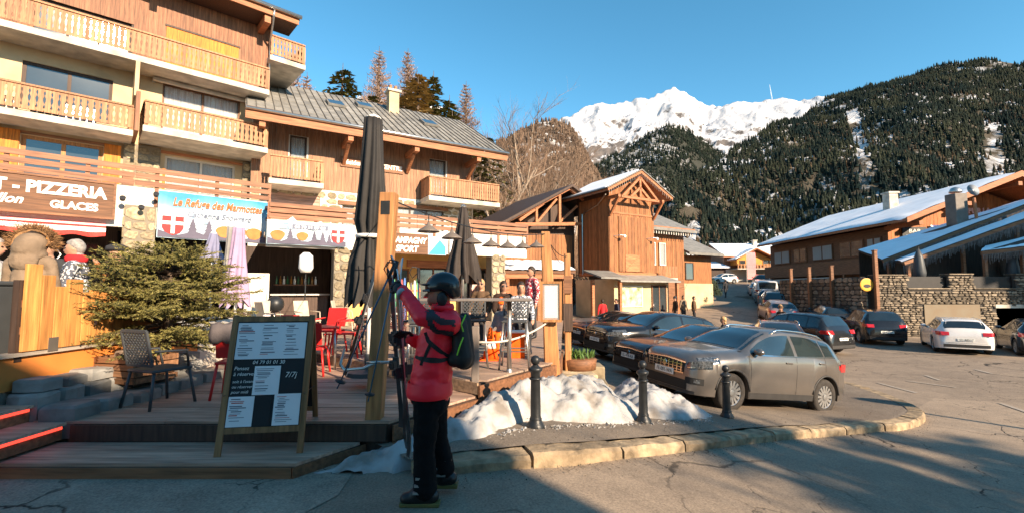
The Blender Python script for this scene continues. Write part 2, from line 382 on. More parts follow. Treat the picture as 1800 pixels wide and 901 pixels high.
def stone_mesh(k, mat):
    if (k, mat.name) not in STONE_ME: STONE_ME[(k, mat.name)] = STONES[k].mesh('stone', mat)
    return STONE_ME[(k, mat.name)]
def stone_layout(w, h, rows, widths, seed, joint=0.018, skip=None):
    rr = random.Random(seed); z = 0; out = []
    while z < h - 0.03:
        rh = min(rr.uniform(*rows), h - z)
        if h - z - rh < rows[0] * .6: rh = h - z
        x = -rr.uniform(0, widths[0]) * .5
        while x < w - .02:
            sw = rr.uniform(*widths); a = max(x, 0); b = min(x + sw, w)
            if w - b < widths[0] * .4: b = w
            if b - a > .03 and not (skip and skip((a + b) / 2, z + rh / 2)): out.append((a, b, z + rr.uniform(0, .02), z + rh - joint, rr.randrange(10), rr.uniform(.6, 1.3)))
            x = b if b > a else x + sw
        z += rh
    return out
def stone_face(parent, org, along, out, w, h, mat, rows=(.14, .26), widths=(.18, .46), depth=.035, seed=1, joint=.018, skip=None, limit=None, back=None):
    """stones on a vertical face: org = lower corner, along = unit vector, out = outward unit vector (local to parent)"""
    along = Vector(along).normalized(); out = Vector(out).normalized(); rz = math.atan2(along.y, along.x)
    L = stone_layout(w, h, rows, widths, seed, joint, skip); rest = MB()
    if limit and len(L) > limit: L.sort(key=lambda s: -(s[1] - s[0]) * (s[3] - s[2]))
    for q, (a, b, c, d, k, dp) in enumerate(L):
        p = Vector(org) + along * ((a + b) / 2) + Vector((0, 0, (c + d) / 2))
        if limit and q >= limit:
            o0 = len(rest.v); rest.add(STONES[k].v, STONES[k].f)
            mt = Matrix.Translation(p) @ Matrix.Rotation(rz, 4, 'Z') @ Matrix.Diagonal((b - a - joint, depth * dp, d - c, 1)); rest.xf(mt, o0)
        else:
            obj('stone', stone_mesh(k, mat), parent, p, (0, 0, rz), (b - a - joint, depth * dp, d - c))
    if rest.v: rest.build('small_stones', mat, parent, kind='stuff')
def window(parent, x0, x1, z0, z1, y, fmat, n=2, curtain=False, fw=.07, inset=.08, transom=None, cur_mat=None, name='window'):
    mb = MB(); f = fw
    mb.box(x0, x0 + f, y, y + .07, z0, z1).box(x1 - f, x1, y, y + .07, z0, z1).box(x0 + f, x1 - f, y, y + .07, z1 - f, z1).box(x0 + f, x1 - f, y, y + .07, z0, z0 + f)
    ws = (x1 - x0 - 2 * f) / n
    for i in range(1, n): mb.box(x0 + f + i * ws - f / 2, x0 + f + i * ws + f / 2, y + .003, y + .067, z0 + f, z1 - f)
    if transom: mb.box(x0 + f, x1 - f, y + .006, y + .064, transom - .03, transom + .03)
    o = mb.build(name, fmat, parent)
    for i in range(n):
        a = x0 + f + i * ws + (f / 2 if i else 0); b = x0 + f + (i + 1) * ws - (f / 2 if i < n - 1 else 0)
        MB().box(a, b, y + .03, y + .036, z0 + f, z1 - f).build('pane', GLASS_T if curtain else GLASS, o)
        if curtain:
            cb = MB(); N = 14
            for k in range(N + 1):
                xx = a + (b - a) * (.02 + .96 * k / N); yy = y + .09 + .025 * math.sin(k * 2.3 + i)
                cb.v += [(xx, yy, z0 + f), (xx, yy, z1 - f)]
            for k in range(N): cb.f.append((2 * k, 2 * k + 2, 2 * k + 3, 2 * k + 1)); cb.m.append(0)
            cb.build('curtain', cur_mat or CURTAIN, o)
    return o
GLASS_T = M('clear_pane', (0.55, 0.6, 0.62), 0.03, 0.05, 1, spec=0.6, alpha=0.18)
def baluster_mesh(h, w, mat, style=0):
    zs = [0, .10, .2, .34, .48, .58, .7, .82, .93, 1]; ws = [.46, .46, .33, .47, .31, .29, .46, .34, .44, .46]
    if style: ws = [.42, .42, .34, .40, .30, .40, .34, .40, .42, .42]
    po = [(w * a, h * z) for a, z in zip(ws, zs)] + [(-w * a, h * z) for a, z in reversed(list(zip(ws, zs)))]
    return MB().prism(po, -.012, .012).mesh('baluster', mat)
def balcony(parent, x0, x1, yf, zt, depth, sides=(False, False), h=.95, pitch=.155, style=0, slab=.22, wmat=None, front=True, posts=None):
    wmat = wmat or W_BALC
    s_ = MB().box(x0, x1, yf, yf + depth, zt - slab, zt).build('balcony', CONC, parent, bevel=.012)
    bm_ = baluster_mesh(h - .16, pitch, wmat, style)
    def run(a, b, fixed, axis):
        n = max(2, int(round(abs(b - a) / pitch))); st = (b - a) / n
        for i in range(n):
            c = a + st * (i + .5)
            obj('baluster', bm_, s_, (c, fixed, zt + .08) if axis == 'x' else (fixed, c, zt + .08), (0, 0, 0 if axis == 'x' else R(90)), (abs(st) / pitch, 1, 1))
        rail = MB()
        if axis == 'x': rail.box(a, b, fixed - .05, fixed + .05, zt + h - .06, zt + h)
        else: rail.box(fixed - .05, fixed + .05, a, b, zt + h - .063, zt + h - .003)
        rail.build('handrail', wmat, s_)
        low = MB()
        for zz in (zt + .13, zt + h - .14):
            if axis == 'x': low.box(a, b, fixed + .013, fixed + .05, zz, zz + .06)
            else: low.box(fixed + .013, fixed + .05, a, b, zz, zz + .06)
        low.build('cross_rail', wmat, s_)
        for p in ([a + .05, b - .05] if posts is None or axis != 'x' else posts):
            (MB().box(p - .04, p + .04, fixed + .014, fixed + .09, zt, zt + h - .064) if axis == 'x' else MB().box(fixed + .014, fixed + .09, p - .04, p + .04, zt, zt + h - .064)).build('post', wmat, s_)
    run(x0 + .03, x1 - .03, yf + .06, 'x')
    if sides[0]: run(yf + .12, yf + depth - .03, x0 + .05, 'y')
    if sides[1]: run(yf + .12, yf + depth - .03, x1 - .07, 'y')
    return s_
def board_rail(parent, x0, x1, y, zs, step=1.35, hb=.13, mat=None):
    f = MB()
    n = max(1, int((x1 - x0) / step))
    for i in range(n + 1):
        x = x0 + (x1 - x0) * i / n; f.box(x - .045, x + .045, y + .02, y + .10, zs[0] - .55, zs[-1] + hb + .01)
    r = f.build('terrace_railing', mat or W_RAIL, parent)
    for z in zs:
        L = (x1 - x0); k = max(1, int(L / 3.2))
        for i in range(k):
            a = x0 + L * i / k; b = x0 + L * (i + 1) / k - .012
            MB().box(a, b, y - .018, y + .018, z + rng.uniform(-.006, .006), z + hb).build('rail_board', mat or W_RAIL, r)
    return r
def cladding(parent, x0, x1, z0, z1, ops, y, mat, bw=.15, name='cladding'):
    mb = MB(); x = x0
    while x < x1 - .01:
        b = min(x + bw * rng.uniform(.85, 1.15), x1); pr = rng.uniform(.018, .03)
        segs = [(z0, z1)]
        for o in ops:
            if o[0] < (x + b) / 2 < o[1]:
                ns = []
                for q, w in segs:
                    if o[2] > q: ns.append((q, min(w, o[2])))
                    if o[3] < w: ns.append((max(q, o[3]), w))
                segs = [s for s in ns if s[1] - s[0] > .01]
        for q, w in segs: mb.box(x + .004, b - .004, y - pr, y + .01, q, w)
        x = b
    return mb.build(name, mat, parent, kind='stuff')

# ------------------------------------------------------------------ apartment building with the pizzeria
b1 = thing('apartment_building', 'tall cream alpine apartment block with rows of carved wooden balconies above the pizzeria', 'building', (*F1[0], 0), R(F1[1]))
X0 = -11.5
ops = [(-7.53, -5.22, 7.75, 9.42), (-3.76, -1.09, 7.45, 9.8), (-7.43, -5.37, 4.3, 6.9), (-3.57, -1.17, 4.3, 6.95), (-7.4, -4.8, 10.1, 11.75), (-11, -8.6, 4.3, 6.9), (-11.2, -8.9, 7.45, 9.42)]
panels(MB(), X0, 0, 3.9, 10.0, ops, 0, .3).build('wall', STUCCO, b1)
panels(MB(), X0, 0, 10.0, 13.8, [ops[4]], .0, .3).build('upper_wall', W_DARK, b1)
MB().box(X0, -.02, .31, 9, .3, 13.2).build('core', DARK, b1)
MB().box(-.015, 0.0, .31, 9, 3.9, 13.3).build('end_wall', STUCCO, b1)
cladding(b1, X0, 0, 10.11, 13.37, [ops[4], (-3.78, -1.21, 10.1, 12.12)], -.005, W_CLAD, .14)
# big folded wooden shutter on the top floor
sh = MB().box(-3.75, -1.24, -.03, 0, 10.11, 12.08).build('shutter', W_ORANGE, b1)
for i in range(5): MB().box(-3.75 + i * .502 + .01, -3.75 + (i + 1) * .502 - .01, -.05, -.031, 10.12, 12.06).build('shutter_board', W_ORANGE, sh)
MB().box(-3.8, -1.19, -.06, 0, 12.09, 12.16).build('lintel', W_DARK, b1)
window(b1, -7.4, -4.8, 10.15, 11.75, .1, W_DARK, 3)
window(b1, -7.53, -5.22, 7.75, 9.42, .06, W_DARK, 2, False, fw=.1)
PINK = M('pink_curtain', (0.62, 0.40, 0.33), 0.8, 0.25, 3, 0.2, 5, (10, 10, .4), col2=(0.85, 0.78, 0.72))
window(b1, -3.76, -1.09, 7.45, 9.8, .08, W_BROWN, 2, True, fw=.06, cur_mat=PINK)
window(b1, -7.43, -5.37, 4.4, 6.9, .06, W_POST, 2, False, fw=.12)
window(b1, -3.57, -1.17, 4.4, 6.95, .1, WHITE, 2, True, fw=.08)
window(b1, -11, -8.6, 4.4, 6.9, .06, W_POST, 2); window(b1, -11.2, -8.9, 7.55, 9.42, .06, W_DARK, 2, True)
for a, b_ in ((-7.95, -7.45), (-5.35, -4.88)):
    s_ = MB().box(a, b_, -.11, -.06, 4.3, 7.0).build('window_shutter', W_ORANGE, b1)
    for k in range(4): MB().box(a + (b_ - a) * k / 4 + .004, a + (b_ - a) * (k + 1) / 4 - .004, -.125, -.112, 4.32, 6.98).build('shutter_board', W_ORANGE, s_)
MB().box(-7.6, -5.2, -.05, .02, 6.92, 7.02).build('lintel', W_BROWN, b1)
MB().box(-3.9, -.85, -.08, .02, 7.0, 7.1).build('lintel', W_BEAM, b1)
MB().box(-3.62, -3.0 - .53, -.06, .02, 4.6, 6.4).build('window_jamb', W_ORANGE, b1)
# retracted awning cassette
ac = MB().box(-4.1, -.6, -.28, -.1, 10.0 - .28, 10.0 - .14).build('awning_cassette', CONC, b1, bevel=.03)
for x in (-4.05, -.65): MB().box(x - .05, x + .05, -.1, 0, 9.7, 9.84).build('bracket', STEEL, ac)
# stone piers on the first floor
for q, (a, b_) in enumerate(((-4.81, -3.72), (-.92, .06), (-8.55, -7.98))):
    p = MB().box(a, b_, -.12, -.002, 3.9, 7.15).build('stone_pier', MORTAR, b1)
    stone_face(p, (a, -.12, 3.9), (1, 0, 0), (0, -1, 0), b_ - a, 3.2, STONE, (.2, .38), (.25, .6), seed=20 + q)
    if q != 1:
        n_ = MB().box(a + .0, a + .3, -.7, -.125, 4.95, 5.95).build('planter_box', W_BROWN, p)
# balconies
balcony(b1, X0, -.3, -1.3, 10.1, 1.3, (False, True), .95, .15)
balcony(b1, X0, -4.62, -1.3, 7.35, 1.3, (False, True), .9, .17)
balcony(b1, -4.4, -.42, -1.9, 7.45, 1.9, (True, True), .92, .16)
MB().box(-4.62, -4.5, -1.9, 0, 7.2, 8.6).build('partition', W_CLAD, b1)
MB().box(-4.66, -4.54, -1.3, 0, 8.62, 9.88).build('partition_wall', STUCCO, b1)
sb = balcony(b1, -.15, 1.35, -.55, 12.0, 3.45, (False, True), .95, .15)
# laundry and boxes glimpsed on the left balcony
for k, (x, w, h) in enumerate(((-8.0, .5, .5), (-7.2, .7, .35), (-6.5, .9, .6))): MB().box(x, x + w, -.9, -.5, 7.351, 7.35 + h).build('storage_box', [WHITE, BLACK, STEEL][k], b1, bevel=.02)
# roof, eaves, gutter
rf = MB().prism([(-1.3, 13.72), (4.0, 15.9), (10, 13.0), (10, 12.8), (4.0, 15.68), (-1.3, 13.52)], X0 - 1, .8, 'yz').build('roof', SLATE, b1)
MB().box(X0 - 1, .76, -1.33, -1.27, 13.36, 13.70).build('fascia', W_BEAM, b1)
MB().box(X0 - 1, .74, -1.26, -.0, 13.38, 13.43).build('soffit', W_DARK, b1)
MB().tube([(X0 - 1, -1.42, 13.68), (.85, -1.42, 13.68)], .085, 10).build('gutter', STEEL, b1, smooth=True)
MB().tube([(-.25, -1.4, 13.6), (-.25, -1.3, 13.3), (-.1, -.3, 12.7), (-.05, -.12, 12.3), (-.05, -.12, 7.6)], .045, 8).build('downpipe', STEEL, b1, smooth=True)
for x in (-.45, -4.2, -7.9): MB().box(x - .12, x + .12, -1.22, -.02, 13.03, 13.37).build('roof_beam', W_BEAM, b1)
# ground floor: projecting terrace slab, fascia, piers
MB().box(X0, -1.25, -5.75, 0, 4.0, 4.12).build('terrace_slab', CONC, b1)
MB().box(X0, -1.28, -5.8, -5.62, 3.42, 4.58).build('terrace_fascia', WHITE, b1)
board_rail(b1, X0, -1.3, -5.86, (4.60, 4.80, 5.0), hb=.14)
gp = MB().box(-4.88, -4.2, -5.9, -5.3, .3, 4.03).build('stone_pier', MORTAR, b1)
stone_face(gp, (-4.88, -5.9, 1.0), (1, 0, 0), (0, -1, 0), .68, 3.0, STONE, (.22, .42), (.25, .55), seed=31)
stone_face(gp, (-4.88, -5.3, 1.0), (0, -1, 0), (-1, 0, 0), .6, 3.0, STONE, (.22, .42), (.25, .5), seed=32)
MB().box(X0, -4.9, -2.6, -2.4, .3, 4.0).build('shop_back_wall', W_DARK, b1)
MB().box(X0, -.2, -5.6, -2.4, .4, 1.02).build('shop_floor', W_DARK, b1)
for k, x in enumerate((-6.4, -8.3)): MB().box(x - .06, x + .06, -5.7, -5.58, 1.02, 3.4).build('shop_post', W_BROWN, b1)
window(b1, -7.3, -5.3, 1.4, 3.2, -2.75, W_DARK, 3)
for k in range(5): MB().beam((-6.2 + .13 * math.cos(k * 2.513), -5.64, 2.62 + .16 * math.sin(k * 2.513)), (-6.2 + .13 * math.cos((k + 2) * 2.513), -5.64, 2.62 + .16 * math.sin((k + 2) * 2.513)), .015, .02).build('star_ornament', LETTER, b1)
# pizzeria sign
sg = MB().box(-9.4, -5.13, -6.02, -5.96, 3.62, 4.5).build('shop_sign', W_SIGN, None)
sg.location = (*F1[0], 0); sg.rotation_euler.z = R(F1[1])
tag(sg, 'brown wooden sign board reading PIZZERIA GLACES in white letters above the awning', 'sign')
for a, b_, c, d in ((-9.4, -5.13, 4.5, 4.55), (-9.4, -5.13, 3.57, 3.62), (-5.13, -5.08, 3.57, 4.55)): MB().box(a, b_, -6.05, -5.955, c, d).build('sign_frame', W_BROWN, sg)
text('lettering', 'RESTAURANT - PIZZERIA', .40, LETTER, sg, (-9.32, -6.022, 4.1), bold=.016, width=4.05)
text('lettering', 'GLACES', .26, LETTER, sg, (-6.32, -6.022, 3.76), bold=.010, width=.9)
text('lettering', 'Le Carillon', .30, LETTER, sg, (-8.1, -6.022, 3.80), bold=.008, shear=.35, width=1.32)
# awning
AWN = M('awning_red', (0.62, 0.05, 0.04), 0.8, 0.2, 2, 0.2, 6); AWN_W = M('awning_white', (0.78, 0.70, 0.64), 0.8, 0.1, 2)
aw = MB().prism([(-6.5, 3.27), (-6.5, 3.21), (-5.62, 3.46), (-5.62, 3.53)], -9.4, -5.25, 'yz').build('awning', AWN, None)
aw.location = (*F1[0], 0); aw.rotation_euler.z = R(F1[1]); tag(aw, 'red and white striped fabric awning under the pizzeria sign', 'awning')
va = MB(); N = 60
for i in range(N + 1):
    x = -9.4 + 4.15 * i / N
    for q, z in enumerate((3.28, 3.17, 3.06)): va.v.append((x, -6.52 - .02 * math.sin(i * .9) * q, z - .012 * q * math.sin(i * .7)))
for i in range(N):
    for q in range(2): va.f.append((i * 3 + q, i * 3 + 3 + q, i * 3 + 4 + q, i * 3 + 1 + q)); va.m.append(1 if q == 0 else 0)
va.build('valance', [AWN, AWN_W], aw)
MB().prism([(-6.2, 3.372), (-6.2, 3.366), (-5.95, 3.437), (-5.95, 3.443)], -9.4, -5.25, 'yz').build('white_stripe', AWN_W, aw)
text('lettering', 'CREPES', .13, LETTER, aw, (-7.45, -6.56, 3.19), bold=.004, width=.75)
# banner over the bar
BAN_S = bpy.data.materials.new('banner_print'); BAN_S.use_nodes = True
def banner_mat(m, z0, z1, shift):
    n = m.node_tree.nodes; l = m.node_tree.links; b = n['Principled BSDF']; b.inputs['Roughness'].default_value = .6
    tc = n.new('ShaderNodeTexCoord'); sx = n.new('ShaderNodeSeparateXYZ'); l.new(tc.outputs['Object'], sx.inputs[0])
    nz = n.new('ShaderNodeTexNoise'); nz.inputs['Scale'].default_value = 1.4; nz.inputs['Detail'].default_value = 4; l.new(tc.outputs['Object'], nz.inputs['Vector'])
    ad = n.new('ShaderNodeMath'); ad.operation = 'MULTIPLY_ADD'; ad.inputs[1].default_value = .5; l.new(nz.outputs[0], ad.inputs[0]); l.new(sx.outputs['Z'], ad.inputs[2])
    mr = n.new('ShaderNodeMapRange'); mr.inputs[1].default_value = z0 + .25; mr.inputs[2].default_value = z1 + .25; l.new(ad.outputs[0], mr.inputs[0])
    rp = n.new('ShaderNodeValToRGB'); e = rp.color_ramp.elements; e[0].position = 0; e[0].color = (.34, .46, .55, 1); e[1].position = 1; e[1].color = (.012, .22, .42, 1)
    x = e.new(.5); x.color = (.5, .58, .62, 1); x = e.new(.75); x.color = (.12, .40, .55, 1); l.new(mr.outputs[0], rp.inputs[0]); l.new(rp.outputs[0], b.inputs['Base Color'])
banner_mat(BAN_S, 3.3, 4.45, 0)
BAN_G = M('banner_forest', (0.10, 0.09, 0.13), 0.7, 0.2, 3); BAN_MT = M('banner_mountain', (0.10, 0.24, 0.40), 0.7, 0.3, 5, col2=(0.75, 0.8, 0.85)); BAN_O = M('banner_marmot', (0.42, 0.17, 0.045), 0.7, 0.2, 5); BAN_R = M('banner_red', (0.62, 0.03, 0.03), 0.7, 0.05, 3)
BAN_T = M('banner_orange', (0.62, 0.13, 0.03), 0.7, 0.05, 3); BAN_GR = M('banner_greyblue', (0.14, 0.16, 0.22), 0.7, 0.05, 3)
def banner(name, F, x0, x1, y, z0, z1, label, shield_x, marm, trees):
    root = MB()
    N = 24
    for i in range(N + 1):
        x = x0 + (x1 - x0) * i / N
        for z in (z0, (z0 + z1) / 2, z1):
            w_ = .012 * math.sin(i * .8 + z * 3)
            root.v.append((x, y + w_, z)); 
    for i in range(N):
        for q in range(2): root.f.append((i * 3 + q, i * 3 + 3 + q, i * 3 + 4 + q, i * 3 + 1 + q)); root.m.append(0)
    o = root.build(name, BAN_S); o.location = (*F[0], 0); o.rotation_euler.z = R(F[1]); tag(o, label, 'banner')
    y -= .024
    hill = [(x0 + .02, z0 + .02)] + [(x1 - .02, z0 + .02)] + [(x1 - .02 - (x1 - x0 - .04) * i / 12, z0 + .16 + .06 * math.sin(i * 1.7)) for i in range(13)]
    MB().prism(hill, y - .002, y).build('printed_forest', BAN_G, o)
    for tx, th in trees:
        po = [(tx - th * .32, z0 + .12), (tx + th * .32, z0 + .12)]
        for k in range(3): po += [(tx + th * (.14 - .04 * k), z0 + .12 + th * (.3 + .22 * k)), (tx + th * (.22 - .07 * k), z0 + .12 + th * (.3 + .22 * k))] if k < 2 else [(tx, z0 + .12 + th)]
        po += [(2 * tx - a, b) for a, b in reversed(po[2:-1])]
        MB().prism(po, y - .005, y - .0035).build('printed_tree', BAN_G, o)
    for mx, mw, mh, mz in ((x0 + (x1 - x0) * .3, 1.0, .38, z0 + .5), (x0 + (x1 - x0) * .72, .8, .24, z0 + .48)):
        MB().prism([(mx - mw * .5, mz), (mx + mw * .5, mz - .05), (mx + .15, mz + mh * .6), (mx, mz + mh), (mx - .2, mz + mh * .55)], y - .0025, y - .001).build('printed_mountain', BAN_MT, o)
    for mx, r_ in marm:
        po = [(mx + r_ * math.cos(t) * (1 + .12 * math.sin(3 * t)), z0 + .28 + r_ * .8 * math.sin(t)) for t in np.linspace(0, 2 * math.pi, 14)[:-1]]
        MB().prism(po, y - .008, y - .0055).build('printed_animal', BAN_O, o)
    sx, sw, sz = shield_x
    po = [(sx - sw, sz + sw), (sx - sw, sz - sw * .3), (sx - sw * .7, sz - sw * .8), (sx, sz - sw * 1.15), (sx + sw * .7, sz - sw * .8), (sx + sw, sz - sw * .3), (sx + sw, sz + sw)]
    s_ = MB().prism(po, y - .012, y - .009).build('printed_shield', BAN_R, o)
    MB().box(sx - sw * .18, sx + sw * .18, y - .015, y - .013, sz - sw * .95, sz + sw * .97).build('printed_cross', LETTER, s_)
    MB().box(sx - sw * .97, sx + sw * .97, y - .0175, y - .0155, sz + sw * .05, sz + sw * .42).build('printed_cross_bar', LETTER, s_)
    return o, y
o, y = banner('printed_banner', F1, -4.18, -1.33, -6.0, 3.18, 4.5, 'large blue printed banner with orange script lettering, mountains and a red shield', (-3.82, .25, 3.55), [(-2.55, .22), (-2.2, .24), (-1.75, .23)], [(-3.35, .5), (-2.95, .48), (-1.45, .3)])
text('lettering', 'Le Refuge des Marmottes', .32, BAN_T, o, (-3.85, y - .01, 4.12), depth=.002, bold=.008, shear=.25, width=2.3)
text('lettering', 'Catherine Snowgard', .24, BAN_GR, o, (-3.5, y - .01, 3.82), depth=.002, bold=.004, shear=.25, width=1.65)
o, y = banner('printed_banner', F2, -9.95, -7.62, -6.15, 3.12, 3.86, 'smaller blue printed banner with a phone number and red shield beside the parasol', (-7.88, .2, 3.45), [(-9.65, .2), (-8.95, .17)], [(-9.3, .4), (-8.6, .35), (-8.35, .35), (-8.15, .28)])
pl = MB().box(-9.25, -8.2, y - .012, y - .009, 3.62, 3.76).build('number_plate_print', BAN_GR, o)
text('lettering', '04 79 31 07 00', .12, LETTER, o, (-9.18, y - .013, 3.645), depth=.001, bold=.003, width=.9)
# spotlights clamped above the banner
for k, (x, z) in enumerate(((-4.25, 4.3), (-4.95, 4.1), (-1.45, 4.25), (-1.42, 3.9), (-4.55, 3.9))):
    s_ = thing('spotlight', ['small black spotlight clamped at the left end of the banner', 'small black spotlight beside the pizzeria sign', 'small black spotlight on the upper right corner of the big banner', 'small black spotlight between the two banners', 'small black lamp fixed to the stone pier'][k], 'spotlight', loc1(F1, x, -6.12, z), R(F1[1]))
    MB().lathe([(.03, 0), (.06, .03), (.07, .12), (.001, .12)], 10).xf(Matrix.Rotation(R(60), 4, 'X')).build('lamp_head', BLACK, s_)
    MB().tube([(0, .12, .05), (0, 0, .02)], .012, 6).build('arm', BLACK, s_)

# ------------------------------------------------------------------ sport shop building
b2 = thing('chalet_building', 'long wood-clad chalet with grey slate roof and two small balconies over the sport shop', 'building', (*F2[0], 0), R(F2[1]))
ops = [(-8.86, -8.17, 6.25, 8.5), (-2.48, -1.52, 6.25, 8.4), (-9.6, -7.56, 3.9, 5.95), (-4.3, -1.6, 4.2, 5.75), (-6.6, -6.0, 4.6, 5.6)]
panels(MB(), -10.3, 0, 3.4, 9.0, ops, 0, .3).build('wall', WHITE, b2)
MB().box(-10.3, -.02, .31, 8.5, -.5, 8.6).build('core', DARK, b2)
MB().box(-.015, 0, .31, 8.5, 3.4, 8.9).build('end_wall', WHITE, b2)
MB().prism([(.31, 8.9), (8.5, 8.9), (4.3, 12.1)], -.02, .0, 'yz').build('gable_wall', W_CLAD2, b2)
cladding(b2, -10.3, 0, 6.22, 8.95, ops, -.004, W_CLAD2, .17)
def stone_skip(x, z): return any(o[0] < x - 10.3 < o[1] and o[2] < z + 3.9 < o[3] for o in ops)
stone_face(b2, (-10.3, -.002, 3.9), (1, 0, 0), (0, -1, 0), 10.3, 2.25, STONE, (.2, .36), (.3, .65), seed=41, skip=stone_skip)
window(b2, -8.86, -8.17, 6.25, 8.5, .06, W_DARK, 1, True); window(b2, -2.48, -1.52, 6.25, 8.4, .06, W_DARK, 1, True)
s_ = MB().box(-9.6, -7.56, .02, .06, 3.9, 5.95).build('roller_shutter', W_BROWN, b2)
for i in range(12): MB().box(-9.58, -7.58, .002, .019, 3.95 + i * .165, 3.95 + i * .165 + .15).build('shutter_slat', wood('slat_pink', (0.46, 0.27, 0.2), axis='x'), s_)
window(b2, -4.3, -1.6, 4.2, 5.75, .06, W_DARK, 3, True); window(b2, -6.6, -6.0, 4.6, 5.6, .06, W_DARK, 1, True)
MB().box(-4.5, -1.4, -.1, .0, 5.76, 5.92).build('lintel', W_BROWN, b2); MB().box(-6.8, -5.8, -.08, .0, 5.62, 5.8).build('lintel', W_BROWN, b2)
balcony(b2, -9.7, -7.62, -1.3, 6.22, 1.3, (False, True), .98, .13, 1)
balcony(b2, -2.92, .98, -1.3, 6.22, 1.3, (True, True), .98, .13, 1)
# roof with its slates
ry0, rz0, ry1, rz1 = -1.55, 8.88, 4.3, 12.45
rf = MB().prism([(ry0, rz0 - .05), (ry1, rz1 - .05), (10.2, 8.85), (10.2, 8.7), (ry1, rz1 - .22), (ry0, rz0 - .2)], -10.6, 1.25, 'yz').build('roof', SLATE, b2)
sl = math.hypot(ry1 - ry0, rz1 - rz0); an = math.atan2(rz1 - rz0, ry1 - ry0); NX, NY = 36, 8
tw, tl = 11.8 / NX, sl / NY
tile = MB().prism([(-tw * .49, 0), (tw * .49, 0), (tw * .49, tl * 1.06), (-tw * .49, tl * 1.06)], 0, .03, 'xy').mesh('roof_slate', SLATE)
def tile_hole(x, y): return (-4.0 < x < -3.0 and 5 < y)
for i in range(NX):
    for j in range(NY):
        x = -10.55 + tw * (i + .5); t = (j + .15 * (i % 2)) * tl
        obj('roof_slate', tile, rf, (x, ry0 + math.cos(an) * t - .01, rz0 - .045 + math.sin(an) * t + .004 * (j % 2)), (an - .012 + rng.uniform(-.004, .004), 0, rng.uniform(-.02, .02)))
seam = MB()
for i in range(NX + 1):
    x = -10.55 + tw * i
    seam.beam((x, ry0, rz0 + .01), (x, ry1, rz1 + .01), .025, .05)
seam.build('roof_seams', M('dark_seam', (0.085, 0.08, 0.072), .6, .2, 3), rf, kind='stuff')
MB().box(-10.6, 1.24, ry0 - .04, ry0 + .02, 8.42, 8.80).build('fascia', W_BEAM, b2)
MB().prism([(ry0, 8.58), (ry1, 12.16), (ry1, 12.36), (ry0, 8.80)], 1.252, 1.30, 'yz').build('bargeboard', W_BEAM, b2)
MB().tube([(-10.6, ry0 - .11, 8.82), (1.3, ry0 - .11, 8.80)], .075, 10).build('gutter', STEEL, b2, smooth=True)
MB().tube([(-.1, ry0 - .08, 8.75), (-.1, -.9, 8.3), (-.03, -.12, 7.9), (-.03, -.1, 4)], .04, 8).build('downpipe', STEEL, b2, smooth=True)
for x in (-10.0, -6.6, -3.6, -.35):
    MB().box(x - .11, x + .11, ry0 + .05, -.03, 8.2, 8.44).build('roof_beam', W_BEAM, b2)
    MB().beam((x, -.06, 7.5), (x, ry0 + .5, 8.2), .14, .14).build('brace', W_BEAM, b2)
for x, t in ((-6.7, 3.9), (-5.1, 5.0), (-1.9, 3.6)):
    c = Vector((x, ry0 + math.cos(an) * t, rz0 + math.sin(an) * t + .05))
    f_ = MB().box(-.42, .42, -.5, .5, -.02, .09).build('skylight', SLATE, rf); f_.location = c; f_.rotation_euler.x = an
    MB().box(-.35, .35, -.43, .43, .091, .10).build('pane', GLASS, f_)
ch = MB().box(-3.75, -3.2, 2.75, 3.3, 10.8, 12.7).build('chimney', STUCCO, b2)
MB().box(-3.85, -3.1, 2.65, 3.4, 12.7, 12.82).build('chimney_cap', CONC, ch)
for x in (-3.62, -3.33): MB().lathe([(.09, 0), (.09, .3), (.07, .3)], 10, (x, 3.02, 12.82)).build('chimney_pot', W_BEAM, ch)
# lower floor
MB().box(-10.0, -.4, -5.95, 0, 3.38, 3.5).build('terrace_slab', CONC, b2)
MB().box(-7.58, -.42, -6.0, -5.85, 3.05, 3.9).build('terrace_fascia', WHITE, b2)
MB().box(-9.95, -7.6, -6.0, -5.85, 3.05, 3.9).build('terrace_fascia', WHITE, b2)
board_rail(b2, -9.9, -.42, -6.06, (3.93, 4.11, 4.29), hb=.13)
MB().box(-9.88, -7.6, -6.02, -6.0, 3.95, 4.43).build('rail_backing', W_RAIL, b2)
for q, (a, b_) in enumerate(((-7.95, -7.45), (-2.05, -1.45))):
    p = MB().box(a, b_, -5.98, -5.5, -.6, 3.2).build('stone_pier', MORTAR, b2)
    stone_face(p, (a, -5.98, .3), (1, 0, 0), (0, -1, 0), b_ - a, 2.85, STONE, (.18, .34), (.2, .45), seed=51 + q, depth=.05)
    stone_face(p, (b_, -5.98, .3), (0, 1, 0), (1, 0, 0), .48, 2.85, STONE, (.18, .34), (.2, .45), seed=56 + q, depth=.05)
YEL = M('ochre_wall', (0.62, 0.40, 0.14), 0.9, 0.15, 2)
panels(MB(), -7.4, -.4, .3, 3.38, [(-6.9, -5.9, 1.2, 2.7), (-5.5, -4.6, .3, 2.6), (-4.2, -2.9, 1.2, 2.7), (-2.4, -1.0, .5, 2.7)], -3.6, -3.4).build('shop_wall', YEL, b2)
for a, b_, c, d in ((-6.9, -5.9, 1.2, 2.7), (-5.5, -4.6, .3, 2.6), (-4.2, -2.9, 1.2, 2.7), (-2.4, -1.0, .5, 2.7)): window(b2, a, b_, c, d, -3.6, W_BROWN, 2, False)
MB().box(-10.4, -7.4, -2.0, -1.8, .3, 3.38).build('bar_back_wall', W_DARK, b2)
MB().box(-10.4, -.4, -5.9, -1.7, -.6, .52).build('shop_floor', W_DECK, b2)
MB().box(-5.0, -2.1, -4.6, -4.45, 2.62, 2.9).build('shop_beam', W_BEAM, b2)
